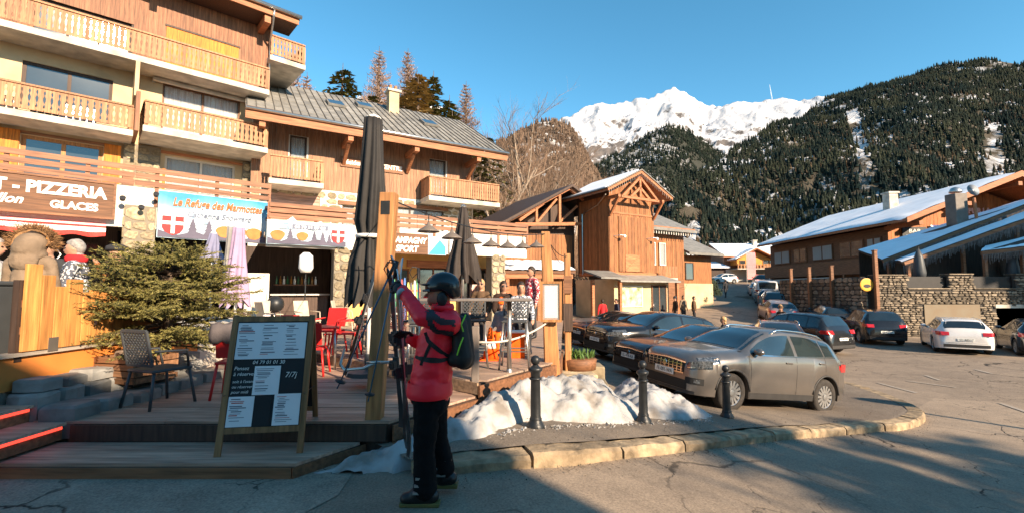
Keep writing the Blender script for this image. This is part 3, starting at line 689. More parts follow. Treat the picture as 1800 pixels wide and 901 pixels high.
# residence sign letters
rs = MB().box(-6.75, -3.8, -.09, -.05, 7.38, 7.85).build('residence_sign', W_BROWN); rs.location = (*F2[0], 0); rs.rotation_euler.z = R(F2[1])
tag(rs, 'narrow brown sign with white RESIDENCE CENTRE lettering on the wood-clad upper wall', 'sign')
text('lettering', 'Résidence  LE  CENTRE', .3, LETTER, rs, (-6.68, -.093, 7.52), bold=.006, width=2.8)
# sport shop sign
ss = MB().box(-6.4, -4.75, -6.1, -6.05, 3.0, 3.72).build('shop_sign', W_SIGN); ss.location = (*F2[0], 0); ss.rotation_euler.z = R(F2[1])
tag(ss, 'brown shop sign with white slanted CHAMPAGNY SPORT lettering behind the skier', 'sign')
text('lettering', 'CHAMPAGNY', .3, LETTER, ss, (-6.3, -6.102, 3.38), bold=.012, shear=.2, width=1.5)
text('lettering', 'SPORT', .3, LETTER, ss, (-5.95, -6.102, 3.08), bold=.012, shear=.2, width=.85)
si = MB().box(-4.75, -4.05, -6.1, -6.05, 3.0, 3.66).build('sign_picture', BAN_S, ss)
MB().prism([(-4.74, 3.02), (-4.07, 3.02), (-4.07, 3.3), (-4.3, 3.55), (-4.5, 3.3)], -6.106, -6.102).build('printed_mountain', M('banner_teal', (0.05, 0.42, 0.45), .7, .1, 3), ss)
wp = MB().box(-3.9, -3.2, -6.1, -6.05, 3.1, 3.6).build('wall_poster', PAPER); wp.location = (*F2[0], 0); wp.rotation_euler.z = R(F2[1]); tag(wp, 'white framed price poster on the pale fascia right of the dark parasol', 'poster')
for k in range(4): MB().box(-3.8, -3.3, -6.104, -6.102, 3.5 - k * .09, 3.54 - k * .09).build('print_line', PRINT, wp)
# bar interior under the banners
ib = thing('bar_counter', 'dark bar counter with bottles and shelves under the small banner', 'counter', (*F2[0], 0), R(F2[1]))
MB().box(-9.6, -7.9, -4.6, -4.2, .52, 1.55).build('counter', W_DARK, ib); MB().box(-9.7, -7.85, -4.75, -4.15, 1.55, 1.6).build('counter_top', STEEL, ib)
MB().box(-9.5, -8.0, -3.2, -2.9, 1.9, 1.94).build('shelf', W_BROWN, ib)
for k in range(12): MB().lathe([(.04, 0), (.04, .18), (.015, .22), (.015, .3)], 8, (-9.4 + k * .12, -3.05, 1.942)).build('bottle', [M('green_glass', (.03, .12, .05), .1, .1), M('amber_glass', (.3, .12, .02), .1, .1), LETTER][k % 3], ib)
fr = thing('drinks_fridge', 'white upright fridge standing in the bar behind the purple parasol', 'fridge', loc1(F2, -10.1, -4.6, .52), R(F2[1]))
MB().box(-.35, .35, -.3, .3, 0, 1.75).build('cabinet', WHITE, fr, bevel=.02); MB().box(-.33, .33, -.33, -.302, .1, 1.7).build('door', WHITE, fr); MB().tube([(.28, -.36, .7), (.28, -.36, 1.1)], .015, 6).build('handle', STEEL, fr)
# ------------------------------------------------------------------ wooden tower building with its barn and low wing
b3 = thing('wooden_tower', 'orange timber tower with steep gable, truss and snowy roof above the village map', 'building', (*F3[0], 0), R(F3[1]))
MB().box(0, 4.15, 0, 3.2, 2.7, 8.3).build('tower_core', W_DARK, b3)
MB().prism([(0, 8.3), (4.15, 8.3), (2.08, 9.15)], .0, 3.2).build('gable_core', W_DARK, b3)
def boards(parent, org, along, w, z0, ztop, mat, bw=.19, proud=.03, name='wall_board'):
    al = Vector(along); n = int(w / bw); rz = math.atan2(al.y, al.x); bw = w / n
    for i in range(n):
        a = i * bw; zt = ztop(a + bw / 2) if callable(ztop) else ztop
        p = Vector(org) + al * (a + bw / 2)
        me = MB().box(-bw * .47, bw * .47, -proud * rng.uniform(.6, 1.2), .0, z0, zt).mesh(name, mat)
        obj(name, me, parent, (p.x, p.y, 0), (0, 0, rz))
boards(b3, (0, -.002, 0), (1, 0, 0), 4.15, 2.9, lambda a: 8.25 + .85 * (1 - abs(a - 2.08) / 2.08), W_TOWER)
boards(b3, (-.002, 3.0, 0), (0, -1, 0), 3.0, 2.9, 7.9, W_TOWER)
MB().box(-.06, 4.2, -.07, -.045, 6.75, 6.87).build('cornice', W_BEAM, b3); MB().box(-.06, 4.2, -.1, -.002, 2.7, 2.9).build('sill_beam', W_BEAM, b3)
MB().box(-.1, -.04, -.06, 3.0, 2.7, 2.9).build('sill_beam', W_BEAM, b3)
dr = MB().box(.75, 3.05, -.075, -.045, 2.95, 6.6).build('tall_door', W_TOWER, b3)
for i in range(8): MB().box(.75 + i * .2875 + .01, .75 + (i + 1) * .2875 - .01, -.1, -.076, 2.96, 6.58).build('door_board', W_TOWER, dr)
hd = MB().box(1.3, 2.6, -.13, -.101, 2.98, 4.1).build('hatch_frame', W_BEAM, dr); MB().beam((1.3, -.14, 3.0), (2.6, -.14, 4.05), .1, .02, (0, 1, 0)).build('hatch_brace', W_BEAM, hd)
# roof
ax, az, ex, ez = 2.08, 9.62, 3.0, 8.1
t3 = MB().prism([(ax - ex, ez), (ax, az), (ax + ex, ez), (ax + ex, ez - .16), (ax, az - .17), (ax - ex, ez - .16)], -.95, 4.0).build('roof', W_BEAM, b3)
MB().prism([(ax - ex - .02, ez + .05), (ax - .02, az + .05), (ax - .02, az + .17), (ax - ex - .02, ez + .15)], -.7, 4.0).build('roof_snow', SNOW_ROOF, t3)
MB().prism([(ax - ex - .1, ez + .0), (ax, az + .05), (ax + ex + .1, ez + .0), (ax + ex + .1, ez + .06), (ax, az + .11), (ax - ex - .1, ez + .06)], -1.0, 3.98).build('slates', SLATE, t3)
tr = thing; MBB = MB()
for a, b_ in (((.35, -.75, 7.75), (3.85, -.75, 7.75)), ((.5, -.75, 7.8), (ax, -.75, 9.2)), ((3.7, -.75, 7.8), (ax, -.75, 9.2)), ((ax, -.75, 7.8), (ax, -.75, 9.2)), ((1.2, -.75, 7.8), (ax, -.75, 8.5)), ((2.95, -.75, 7.8), (ax, -.75, 8.5))):
    MB().beam(a, b_, .16, .16).build('truss_beam', W_BEAM, t3)
for x in (.05, 4.1):
    MB().beam((x, -.05, 6.6), (x, -.9, 7.7), .14, .14).build('brace', W_BEAM, t3); MB().box(x - .1, x + .1, -.95, 0, 7.66, 7.85).build('purlin', W_BEAM, t3)
# strings of icicle lights hang from the verge
ICE = M('icicle_light', (0.62, 0.58, 0.52), 0.5, 0.1, 4)
ic = MB()
for s_ in (-1, 1):
    for i in range(16):
        x = ax + s_ * ex * (i + .5) / 16; z = az - .17 - (az - ez) * (i + .5) / 16; L = rng.uniform(.12, .34)
        ic.tube([(x, -.97, z), (x, -.97, z - L)], [.012, .005], 4)
ic.build('icicle_lights', ICE, t3)
MB().tube([(-.45, -.2, 7.9), (-.1, 1.0, 7.4), (-.08, 2.6, 7.0), (-.08, 2.6, 2.8)], .045, 6).build('downpipe', STEEL, b3)
for x, y0 in ((.35, 0), (3.4, 0)):
    MB().tube([(x, -.05, 5.25), (x + .25, -.4, 5.3), (x + .5, -.5, 5.28)], .02, 6).build('lamp_arm', STEEL, b3); MB().sphere((x + .52, -.5, 5.22), .11, 10, 8).build('lamp_globe', LETTER, b3, smooth=True)
# ground floor
MB().box(-.4, 4.6, -.8, 3, -.9, 2.45).build('lower_wall', STUCCO, b3)
MB().prism([(-1.6, 2.35), (.0, 2.78), (.0, 2.68), (-1.6, 2.25)], -.6, 4.9, 'yz').build('canopy_roof', SLATE, b3)
MB().prism([(-2.3, 2.5), (-.7, 2.95), (-.7, 2.85), (-2.3, 2.4)], -2.8, -.65, 'yz').build('canopy_roof', SLATE, b3)
for x in (-.5, 4.7, -2.7): MB().box(x - .09, x + .09, -1.5, -1.32, -.9, 2.36).build('canopy_post', W_BEAM, b3)
mp = MB().box(.1, 1.95, -.86, -.82, .75, 1.95).build('map_panel', M('trail_map', (0.30, 0.40, 0.16), .7, .5, 3, col2=(0.75, 0.72, 0.5)), b3)
for a in ((.02, .1, .67, 2.03), (1.95, 2.03, .67, 2.03), (.1, 1.95, 1.95, 2.03), (.1, 1.95, .67, .75)): MB().box(a[0], a[1], -.88, -.81, a[2], a[3]).build('map_frame', WHITE, mp)
window(b3, 2.9, 4.3, -.6, 2.1, -.88, W_BROWN, 2); 
# barn with open truss on the left
bn = MB().prism([(-6.2, 2.0), (0, 2.0), (0, 7.2), (-1.2, 7.9), (-6.2, 5.2)], 3.6, 9).build('barn', W_DARK, b3)
boards(bn, (-6.1, 3.598, 0), (1, 0, 0), 5.9, 2.1, lambda a: 5.6, W_TOWER, .24)
for a, b_, w in (((-6.8, 2.6, 5.75), (-1.2, 2.6, 8.75), .24), ((-1.2, 2.6, 8.75), (1.0, 2.6, 7.6), .24), ((-5.6, 2.7, 5.9), (0, 2.7, 6.35), .22), ((-3.9, 2.7, 6.1), (-3.9, 2.7, 7.3), .16), ((-2.0, 2.7, 6.2), (-2.0, 2.7, 8.2), .18), ((-3.9, 2.75, 6.1), (-2.2, 2.75, 7.9), .14), ((-2.0, 2.75, 6.3), (-.4, 2.75, 7.6), .14), ((-5.2, 2.75, 6.2), (-3.3, 2.75, 7.5), .18)):
    MB().beam(a, b_, w, w).build('truss_beam', W_BEAM, bn)
MB().prism([(-7.1, 5.75), (-1.2, 8.95), (1.6, 7.5), (1.6, 7.35), (-1.2, 8.78), (-7.1, 5.55)], 2.2, 9.5).build('barn_roof', W_DARK, bn)
# low wing on the right
lw = MB().box(4.2, 9.5, 1.8, 7, -.6, 6.0).build('low_wing', W_TOWER, b3)
boards(lw, (4.2, 1.798, 0), (1, 0, 0), 5.3, 2.6, 5.9, W_TOWER, .22)
MB().box(4.2, 9.4, 1.72, 1.79, -.6, 2.55).build('wing_base', W_BROWN, lw)
for a, b_ in ((5.5, 6.2), (6.6, 7.3)):
    window(lw, a, b_, 3.6, 5.3, 1.66, WHITE, 1, True, name='wing_window')
wb = MB().box(5.4, 7.4, .7, 1.76, 2.5, 2.65).build('wing_balcony', CONC, lw)
for i in range(12): MB().box(5.45 + i * .165, 5.57 + i * .165, .72, .75, 2.7, 3.5).build('baluster', W_BALC, wb)
MB().box(4.2, 9.8, .9, 1.0, 6.28, 6.42).build('wing_gutter', W_BEAM, lw)
MB().prism([(.8, 6.3), (5, 8.3), (5, 8.1), (.8, 6.1)], 4.2, 9.9, 'yz').build('wing_roof', SLATE, lw)
for i in range(20): MB().box(4.4 + i * .27, 4.46 + i * .27, .95, 1.0, 5.85, 6.1).build('roof_fringe', ICE, lw)
l2 = MB().box(9.5, 14, 2.6, 7, -.4, 4.6).build('far_wing', W_TOWER, b3)
MB().prism([(1.6, 4.75), (5, 6.4), (5, 6.2), (1.6, 4.55)], 9.95, 14.4, 'yz').build('far_wing_roof', SLATE, l2)
window(l2, 10.6, 11.6, 2.6, 4.0, 2.52, W_DARK, 1); window(l2, 12.2, 13.4, 0, 2, 2.52, W_DARK, 2); MB().box(9.6, 14, 2.5, 2.59, -.4, 2.3).build('wing_base', STUCCO, l2)
gs = MB().box(5.2, 6.7, 1.5, 1.55, 1.8, 2.3).build('shop_sign', M('green_sign', (0.02, .07, .04), .6, .1)); gs.location = (*F3[0], 0); gs.rotation_euler.z = R(F3[1]); tag(gs, 'small dark green lit shop sign under the wing balcony', 'sign')
text('lettering', 'PHARMACIE', .25, M('green_letters', (.2, .6, .3), .6, .05), gs, (5.3, 1.498, 1.93), depth=.004, width=1.3)

# small wooden shelter with a snowy roof behind the menu post
an = thing('wooden_shelter', 'small wooden shelter with wavy snow-dusted roof behind the menu post', 'shelter', (1.1, 19, 0), R(8))
MB().box(-1.3, 1.3, .4, 2.2, -.9, 2.4).build('wall', W_TOWER, an); MB().prism([(-.2, 2.5), (2.4, 3.05), (2.4, 2.93), (-.2, 2.4)], -1.5, 1.5, 'yz').build('roof', W_BROWN, an)
sw = MB()
for i in range(31):
    for j in range(7): sw.v.append((-1.5 + i * .1, -.22 + j * .43, 2.53 + j * .093 + .035 * abs(math.sin(i * .8)) + .01 * math.sin(j * 3 + i)))
for i in range(30):
    for j in range(6): sw.f.append((i * 7 + j, i * 7 + 7 + j, i * 7 + 8 + j, i * 7 + j + 1)); sw.m.append(0)
sw.build('roof_snow', SNOW_ROOF, an, smooth=True)
MB().box(-1.4, 1.4, -.15, -.05, 2.2, 2.4).build('eave_beam', W_BEAM, an)
for x in (-1.3, 0, 1.3): MB().box(x - .07, x + .07, -.1, .04, -.9, 2.3).build('post', W_BEAM, an)

# ------------------------------------------------------------------ big chalet on the right
W_R = wood('right_chalet_wood', (0.36, 0.125, 0.035), rnd=.2); W_RD = wood('right_chalet_dark', (0.17, 0.075, 0.035), axis='y', rnd=.15)
b5 = thing('large_chalet', 'large chalet with wide snow-covered roof and orange gable above the stone wall', 'building', (30, 38, 0))
MB().box(1.3, 17, .4, 18, -1, 7.0).build('wall', W_RD, b5); MB().prism([(1.3, 7.0), (17, 7.0), (9.0, 10.2)], .4, 18).build('gable_core', W_RD, b5)
boards(b5, (1.3, .398, 0), (1, 0, 0), 15.6, 4.0, lambda a: 7.0 + 3.1 * max(0, 1 - abs(a - 7.7) / 7.9), W_R, .3)
r5 = MB().prism([(0, 7.15), (9, 10.75), (18, 7.15), (18, 6.95), (9, 10.52), (0, 6.95)], -3.0, 18.6).build('roof', W_BEAM, b5)
sn = MB(); 
for i in range(25):
    for j in range(31):
        u, v = i / 24, j / 30
        sn.v.append((-.05 + 9.0 * u, -2.7 + 21.2 * v + .15 * noise.noise((u * 7, v * 5, 1)) * (1 if 0 < j < 30 else 1), 7.19 + 3.6 * u + .1 + .05 * noise.noise((u * 6, v * 14, 4)) - .12 * (1 if i in (0,) else 0) - (.1 if j == 0 else 0)))
for i in range(24):
    for j in range(30): sn.f.append((i * 31 + j, i * 31 + 31 + j, i * 31 + 32 + j, i * 31 + j + 1)); sn.m.append(0)
sn.build('roof_snow', SNOW_ROOF, r5, smooth=True)
MB().prism([(0, 6.85), (9, 10.4), (18, 6.85), (18, 7.25), (9, 10.85), (0, 7.25)], -3.12, -3.02).build('bargeboard', W_BEAM, r5)
for x, z in ((1.2, 6.9), (5, 8.4), (9, 9.95), (13, 8.4)): MB().box(x - .15, x + .15, -2.95, .4, z - .2, z + .1).build('purlin', W_BEAM, r5)
c5 = MB().box(4.6, 5.4, 4, 4.8, 8, 10.6).build('chimney', CONC, b5); MB().box(4.5, 5.5, 3.9, 4.9, 10.6, 10.75).build('chimney_cap', CONC, c5)
# street side: window band, balcony band, dark shop floor
for i, (y0, y1) in enumerate(((1.0, 2.6), (3.0, 6.0), (7.0, 10.0), (11, 13.2), (14, 17))):
    f_ = MB().box(1.2, 1.29, y0, y1, 4.75, 6.25).build('window', W_BROWN, b5)
    for k in range(2): MB().box(1.17, 1.199, y0 + .1 + k * (y1 - y0) / 2, y0 + (k + 1) * (y1 - y0) / 2 - .1, 4.85, 6.15).build('pane', GLASS if i % 2 else CURTAIN, f_)
MB().box(.55, 1.25, .4, 18, 3.2, 4.5).build('balcony_band', W_RD, b5)
MB().box(.4, .54, 6, 18, 2.55, 3.0).build('sign_strip', WHITE, b5)
for k in range(4): MB().box(1.22, 1.28, 1 + k * 4.2, 4 + k * 4.2, .1, 2.5).build('shop_window', GLASS, b5)
for k in range(5): MB().box(.5, .7, .6 + k * 4, .8 + k * 4, -1, 3.2).build('post', W_BROWN, b5)
# gable signs
gsn = thing('pub_sign', 'black framed BAR GALERY sign on the sunlit orange gable', 'sign', (33.4, 38.3, 6.2))
MB().box(-1.0, 1.0, -.08, 0, -.75, .75).build('panel', BLACK, gsn); text('lettering', 'BAR', .42, LETTER, gsn, (-.5, -.09, .28), depth=.01, width=1.0); text('lettering', 'GALERY', .42, LETTER, gsn, (-.8, -.09, -.18), depth=.01, width=1.6); text('lettering', 'pub - snack', .2, LETTER, gsn, (-.6, -.09, -.5), depth=.01, width=1.2)
fl = MB().box(-.45, .45, -.04, 0, -.35, .35).build('flag_panel', M('flag_blue', (.08, .08, .3), .7, .2)); fl.location = (35.2, 38.25, 6.75); tag(fl, 'small red, white and blue flag panel beside the black gable sign', 'flag')
for k in (-1, 1): MB().beam((-.45, -.05, -.35 * k), (.45, -.05, .35 * k), .12, .02, (0, 1, 0)).build('cross_bar', LETTER, fl)
MB().box(-.45, .45, -.075, -.062, -.05, .05).build('cross_line', BAN_R, fl)
pb = text('lettering', 'PUB LA GALERIE', .62, M('pink_letter', (.75, .45, .42), .6, .05), None, (38.0, 38.25, 8.1), depth=.03, bold=.02, width=4.2); tag(pb, 'pale raised PUB LA letters high on the dark gable', 'lettering'); pb.name = 'gable_lettering'
# terrace roofs with icicle fringes
def tent(P, label):
    P = [Vector(p) for p in P]; t = thing('terrace_roof', label, 'roof', tuple((P[0] + P[1]) / 2), 0, None); o = (P[0] + P[1]) / 2
    Q = [p - o for p in P]; mb = MB(); N = 16; K = 5
    nrm = (Q[1] - Q[0]).cross(Q[3] - Q[0]).normalized()
    for i in range(N + 1):
        for j in range(K + 1):
            u, v = i / N, j / K; p = Q[0].lerp(Q[1], u).lerp(Q[3].lerp(Q[2], u), v) + nrm * (.1 + .05 * noise.noise((u * 9 + o.x, v * 3, 2)) - (.06 if j == 0 else 0)); mb.v.append(tuple(p))
    for i in range(N):
        for j in range(K): mb.f.append((i * (K + 1) + j, (i + 1) * (K + 1) + j, (i + 1) * (K + 1) + j + 1, i * (K + 1) + j + 1)); mb.m.append(0)
    mb.build('snow_cover', SNOW_ROOF, t, smooth=True)
    b_ = MB(); b_.v = [tuple(q) for q in Q] + [tuple(q - nrm * .1) for q in Q]; b_.f = [(0, 1, 2, 3), (7, 6, 5, 4), (0, 4, 5, 1), (1, 5, 6, 2), (2, 6, 7, 3), (3, 7, 4, 0)]; b_.m = [0] * 6
    b_.build('roof_deck', W_DARK, t)
    MB().beam(Q[0] - nrm * .12, Q[1] - nrm * .12, .08, .22).build('eave_beam', W_BROWN, t)
    bw = MB(); bw.v = [tuple(Q[3] - nrm * .12), tuple(Q[2] - nrm * .12), (Q[2].x, Q[2].y, 1.56 - o.z), (Q[3].x, Q[3].y, 1.56 - o.z)]; bw.v += [(a, b + .06, c) for a, b, c in bw.v]; bw.f = [(0, 1, 2, 3), (7, 6, 5, 4), (0, 4, 5, 1), (1, 5, 6, 2), (2, 6, 7, 3), (3, 7, 4, 0)]; bw.m = [0] * 6; bw.build('shade_panel', W_DARK, t)  # dark sheet stands in for the shade under the terrace roof
    f_ = MB(); L = (Q[1] - Q[0]).length; n = int(L / .09)
    for i in range(n):
        p = Q[0].lerp(Q[1], (i + .5) / n) + Vector((0, -.06, -.2)); h = rng.uniform(.25, .6); f_.tube([p, p + Vector((rng.uniform(-.02, .02), 0, -h))], [.03, .012], 4)
    f_.build('icicle_fringe', M('fringe', (0.14, 0.135, 0.135), .5, .5, 6), t, kind='stuff')
    for u in (.04, .35, .66, .97):
        p = Q[0].lerp(Q[1], u); MB().box(p.x - .08, p.x + .08, .02, .18, -p.z * 0 + (1.2 - o.z), p.z - .25).build('post', W_BROWN, t)
tent([(24.0, 30, 3.7), (36.5, 30, 8.4), (40, 34, 8.95), (25.5, 34, 4.6)], 'snow-covered terrace roof nearest the gable, with icicle lights along its edge')
tent([(23.6, 28, 3.41), (34.5, 28, 7.17), (36, 29.7, 7.72), (24.6, 29.7, 3.58)], 'middle snow-covered terrace roof with icicle lights along its edge')
tent([(27, 26.6, 3.95), (34, 26.6, 4.7), (36, 27.8, 6.0), (28.5, 27.8, 4.28)], 'lowest snow-covered terrace roof at the right edge, over the stone wall')
# metal chimney, satellite dish and pole
mc = thing('metal_flue', 'square metal flue with round cap and dish standing above the terrace roofs', 'chimney', (31.0, 32.0, 0))
MB().box(-.42, .42, -.4, .4, 6.0, 8.4).build('casing', M('dull_zinc', (.15, .125, .105), .6, .2, 3), mc, bevel=.03); MB().lathe([(.36, 0), (.36, .1), (.25, .32), (.07, .4)], 14, (0, 0, 8.5)).build('cap', STEEL, mc, smooth=True)
MB().lathe([(.05, 0), (.27, .04), (.42, .11)], 16).xf(Matrix.Translation((.95, -.2, 8.6)) @ Matrix.Rotation(R(75), 4, 'X')).build('dish', ALU, mc, smooth=True)
MB().tube([(.85, -.7, 2), (.65, -.7, 6.4), (.55, -.7, 8.0)], .09, 8).build('pole', W_BEAM, mc)
rv = thing('roof_cowl', 'round metal roof cowl beyond the square flue', 'vent', (38.2, 33.0, 8.35)); MB().lathe([(.28, 0), (.28, .35), (.55, .4), (.6, .5), (.35, .8), (.05, .95)], 14).build('cowl', STEEL, rv, smooth=True)
# terrace floor, interior, stone wall
tf = MB().box(21.6, 48, 26.6, 38.3, -1, 1.55).build('terrace_floor', W_DARK); tf['kind'] = 'structure'
tw_ = thing('stone_wall', 'rough dry-stone retaining wall below the terrace, with cut-out openings on top', 'wall', (20.4, 26, 0))
prof = [(0, 2.55), (1.75, 2.55), (1.75, 1.8), (4.1, 1.8), (4.1, 2.6), (5.45, 2.6), (5.45, 1.8), (7.8, 1.8), (7.8, 2.6), (18, 2.6)]
def wtop(x):
    for (a, z), (b, z2) in zip(prof, prof[1:]):
        if a <= x < b and z == z2: return z
    return 2.6
for (a, z), (b, z2) in zip(prof, prof[1:]):
    if b > a: panels(MB(), a, b, -1.2, z, [(2.6, 5.6, -.3, .9), (6.6, 11, -1.2, .75)], .0, .5).build('wall_core', MORTAR_D, tw_)
stone_face(tw_, (0, -.002, -1.1), (1, 0, 0), (0, -1, 0), 14, 3.72, STONE_D, (.06, .16), (.10, .46), .09, 71, .012, skip=lambda x, z: z - 1.1 > wtop(x) - .06 or (2.5 < x < 5.7 and -.4 < z - 1.1 < 1.0) or (6.5 < x and z - 1.1 < .85), limit=290)
for (a, z), (b, z2) in zip(prof, prof[1:]):
    if b > a: MB().box(a - .05, b + .05 - .104, -.1, .55, z, z + .06).build('coping', STONE_D, tw_)
MB().box(2.55, 5.65, -.06, .3, -.35, .95).build('concrete_panel', M('stained_concrete', (.30, .25, .18), .9, .3, 2, col2=(.2, .15, .1)), tw_)
MB().box(6.6, 11.2, .6, 2.5, -1.2, .75).build('garage_recess', DARK, tw_); MB().box(6.5, 11.2, -.09, .4, .75, .95).build('garage_lintel', CONC, tw_)
for a, b in ((1.75, 4.1), (5.45, 7.8)): MB().box(a, b, .2, .24, 1.86, 2.5).build('glass_screen', M('dark_screen', (.012, .010, .010), .5, .3), tw_)
rw = MB().box(-.5, 0, .5, 8.5, -1.2, 2.5).build('return_wall', MORTAR_D, tw_)
stone_face(rw, (-.502, 8.5, -1.0), (0, -1, 0), (-1, 0, 0), 8.5, 3.5, STONE_D, (.16, .3), (.3, .7), .06, 75, .02)
for k, (x, y, h) in enumerate(((-.7, 2.6, 4.2), (-.8, 4.6, 4.2), (-.8, 6.6, 4.2), (-.2, -.25, 4.9))):
    p_ = thing('timber_post', ['tall timber post on the terrace corner nearest the round sign', 'timber post before the chalet shop windows, second from the round sign', 'timber post farthest up the street before the chalet', 'stout timber post at the left end of the stone wall'][k], 'post', (20.4 + x, 26 + y, -1)); MB().box(-.09, .09, -.09, .09, 0, h).build('shaft', W_BROWN, p_, bevel=.015); MB().box(-.11, .11, -.11, .11, h, h + .05).build('cap', W_BROWN, p_)
sg_ = thing('round_sign', 'round yellow sign with dark emblem on the corner of the stone wall', 'sign', (19.75, 25.9, 2.05)); MB().lathe([(.36, 0), (.36, .05), (.3, .06)], 24).xf(Matrix.Rotation(R(90), 4, 'X')).build('disc', M('yellow_enamel', (.72, .34, .03), .5, .1), sg_); MB().lathe([(.2, 0), (.2, .01)], 16).xf(Matrix.Translation((0, -.064, -.08)) @ Matrix.Rotation(R(90), 4, 'X') @ Matrix.Diagonal((1, .5, 1, 1))).build('emblem', BLACK, sg_); MB().tube([(0, .02, -.3), (.3, .05, -.35), (.6, .1, -.3)], .02, 6).build('bracket', IRON, sg_)
# folded parasols and planks on the right terrace
for k, (x, y, z) in enumerate(((24.0, 27.3, 1.55), (29.4, 27.2, 1.55), (30.3, 27.4, 1.55))):
    p_ = thing('folded_parasol', ['dark folded parasol at the left end of the right terrace', 'dark folded parasol beside the flue pole, left of a pair', 'dark folded parasol beside the flue pole, right of a pair'][k], 'parasol', (x, y, z)); MB().tube([(0, 0, 0), (0, 0, 2.75)], .035, 8).build('pole', BLACK, p_)
    MB().lathe([(.25, .75), (.32, 1.2), (.22, 2.1), (.06, 2.6)], 10).build('canopy', GREY_PL, p_, smooth=True)

# ------------------------------------------------------------------ chalet at the end of the street
b4 = thing('far_chalet', 'sunlit chalet with snowy roof and orange gable porch at the end of the street', 'building', (38.5, 74, 3.1))
MB().box(-4.6, 4.6, 0, 8, -.6, 4.4).build('wall', W_CLAD2, b4); MB().box(-4.5, 4.5, -.06, -.0, -.6, 2.0).build('lower_wall', WHITE, b4)
r4 = MB().prism([(-1.2, 4.0), (4, 6.3), (9, 4.0), (9, 3.85), (4, 6.12), (-1.2, 3.85)], -5.2, 5.0, 'yz').build('roof', W_BEAM, b4)
MB().prism([(-1.15, 4.06), (4, 6.36), (4, 6.5), (-1.15, 4.2)], -5.15, 4.95, 'yz').build('roof_snow', SNOW_ROOF, r4)
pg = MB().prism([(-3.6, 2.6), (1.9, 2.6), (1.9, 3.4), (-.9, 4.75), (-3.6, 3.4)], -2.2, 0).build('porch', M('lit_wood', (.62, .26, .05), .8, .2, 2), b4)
MB().prism([(-4.2, 3.25), (-.9, 4.95), (2.5, 3.25), (2.5, 3.4), (-.9, 5.12), (-4.2, 3.4)], -3.2, 0).build('porch_roof', W_BEAM, pg)
MB().prism([(-4.15, 3.45), (-.95, 5.14), (-.95, 5.24), (-4.15, 3.56)], -3.0, -.1).build('porch_snow', SNOW_ROOF, pg)
MB().box(-3.8, 4.4, -2.6, -.1, 1.9, 2.05).build('porch_balcony', CONC, pg)
for i in range(16): MB().box(-3.75 + i * .5, -3.5 + i * .5, -2.6, -2.55, 2.06, 2.75).build('baluster', W_BALC if i < 12 else WHITE, pg)
for x in (-3.2, -1.9, .4, 1.4): window(b4, x, x + .9, 2.7, 3.3, -2.26, W_BROWN, 1)
c4 = MB().box(1.8, 2.4, 3.0, 3.6, 5, 6.9).build('chimney', CONC, b4); MB().box(1.7, 2.5, 2.9, 3.7, 6.9, 7.0).build('chimney_cap', CONC, c4)
bf = thing('banner_flag', 'tall pink vertical flag standing in front of the far chalet', 'flag', (35.2, 69.5, 2.85)); MB().tube([(0, 0, 0), (0, 0, 4.7)], .05, 6).build('pole', STEEL, bf)
fm = MB()
for i in range(9):
    for j in range(2): fm.v.append((.1 + j * 1.3, .1 * math.sin(i * .9) * j, .6 + i * .5))
for i in range(8): fm.f.append((2 * i, 2 * i + 1, 2 * i + 3, 2 * i + 2)); fm.m.append(0)
fm.build('cloth', M('pink_cloth', (.78, .26, .26), .8, .1), bf)
bb = thing('small_house', 'small stone-fronted house with a low roof beside the far chalet', 'house', (43.8, 66, 2.4))
MB().box(-3, 3, 0, 5, -.6, 2.6).build('wall', STUCCO, bb); MB().prism([(-.8, 2.6), (2.5, 4.0), (6, 2.6), (6, 2.45), (2.5, 3.85), (-.8, 2.45)], -3.6, 3.6, 'yz').build('roof', SLATE, bb); window(bb, -1.5, .5, .6, 1.9, -.08, W_BROWN, 2)
# snowy lean-to between the far chalet and the street
lt = thing('snowy_shed', 'dark shed with thick snow roof left of the far chalet', 'shed', (31.6, 72, 2.9)); MB().box(-1.6, 1.6, 0, 4, -.6, 2.6).build('wall', W_DARK, lt); MB().prism([(-.6, 2.5), (4.4, 3.6), (4.4, 3.4), (-.6, 2.3)], -2, 2, 'yz').build('roof', SNOW_ROOF, lt)

# ------------------------------------------------------------------ houses behind the camera that shade the foreground
def shade_house(a, b, h, label, depth=9):
    a = Vector(a); b = Vector(b); d = (b - a); L = d.length; rz = math.atan2(d.y, d.x)
    t = thing('unseen_house', label, 'house', (a.x, a.y, 0), rz)
    MB().box(.6, L - .6, .9, depth, -.5, h - .4).build('wall', STUCCO, t)
    MB().prism([(0, h), (depth / 2 + .45, h + 1.2), (depth + .9, h), (depth + .9, h - .2), (depth / 2 + .45, h + .98), (0, h - .2)], 0, L, 'yz').build('roof', SLATE, t)
    n = int(L / 2.6)
    for k in range(n):
        for zf in (1.2, 4.2, 7.0):
            if zf < h - 2: f_ = MB().box(1.4 + k * 2.5, 2.6 + k * 2.5, +.84, +.895, zf, zf + 1.4).build('window', W_BROWN, t); MB().box(1.5 + k * 2.5, 2.5 + k * 2.5, +.83, +.838, zf + .1, zf + 1.3).build('pane', GLASS, f_)
    return t
def edge(s): return (16 - s, -11.0 + (.19 * s if s < 0 else -.01 * s))
shade_house(edge(.35), edge(3.9), 11.45, 'tall narrow cream house behind the viewer whose eaves shade the skier')
shade_house(edge(3.95), edge(27), 10.7, 'long cream house behind the viewer whose eaves shade the steps')
def far_edge(q): return (43.4 + .74 * (q - 42.3), 15.2 + .67 * (q - 42.3))
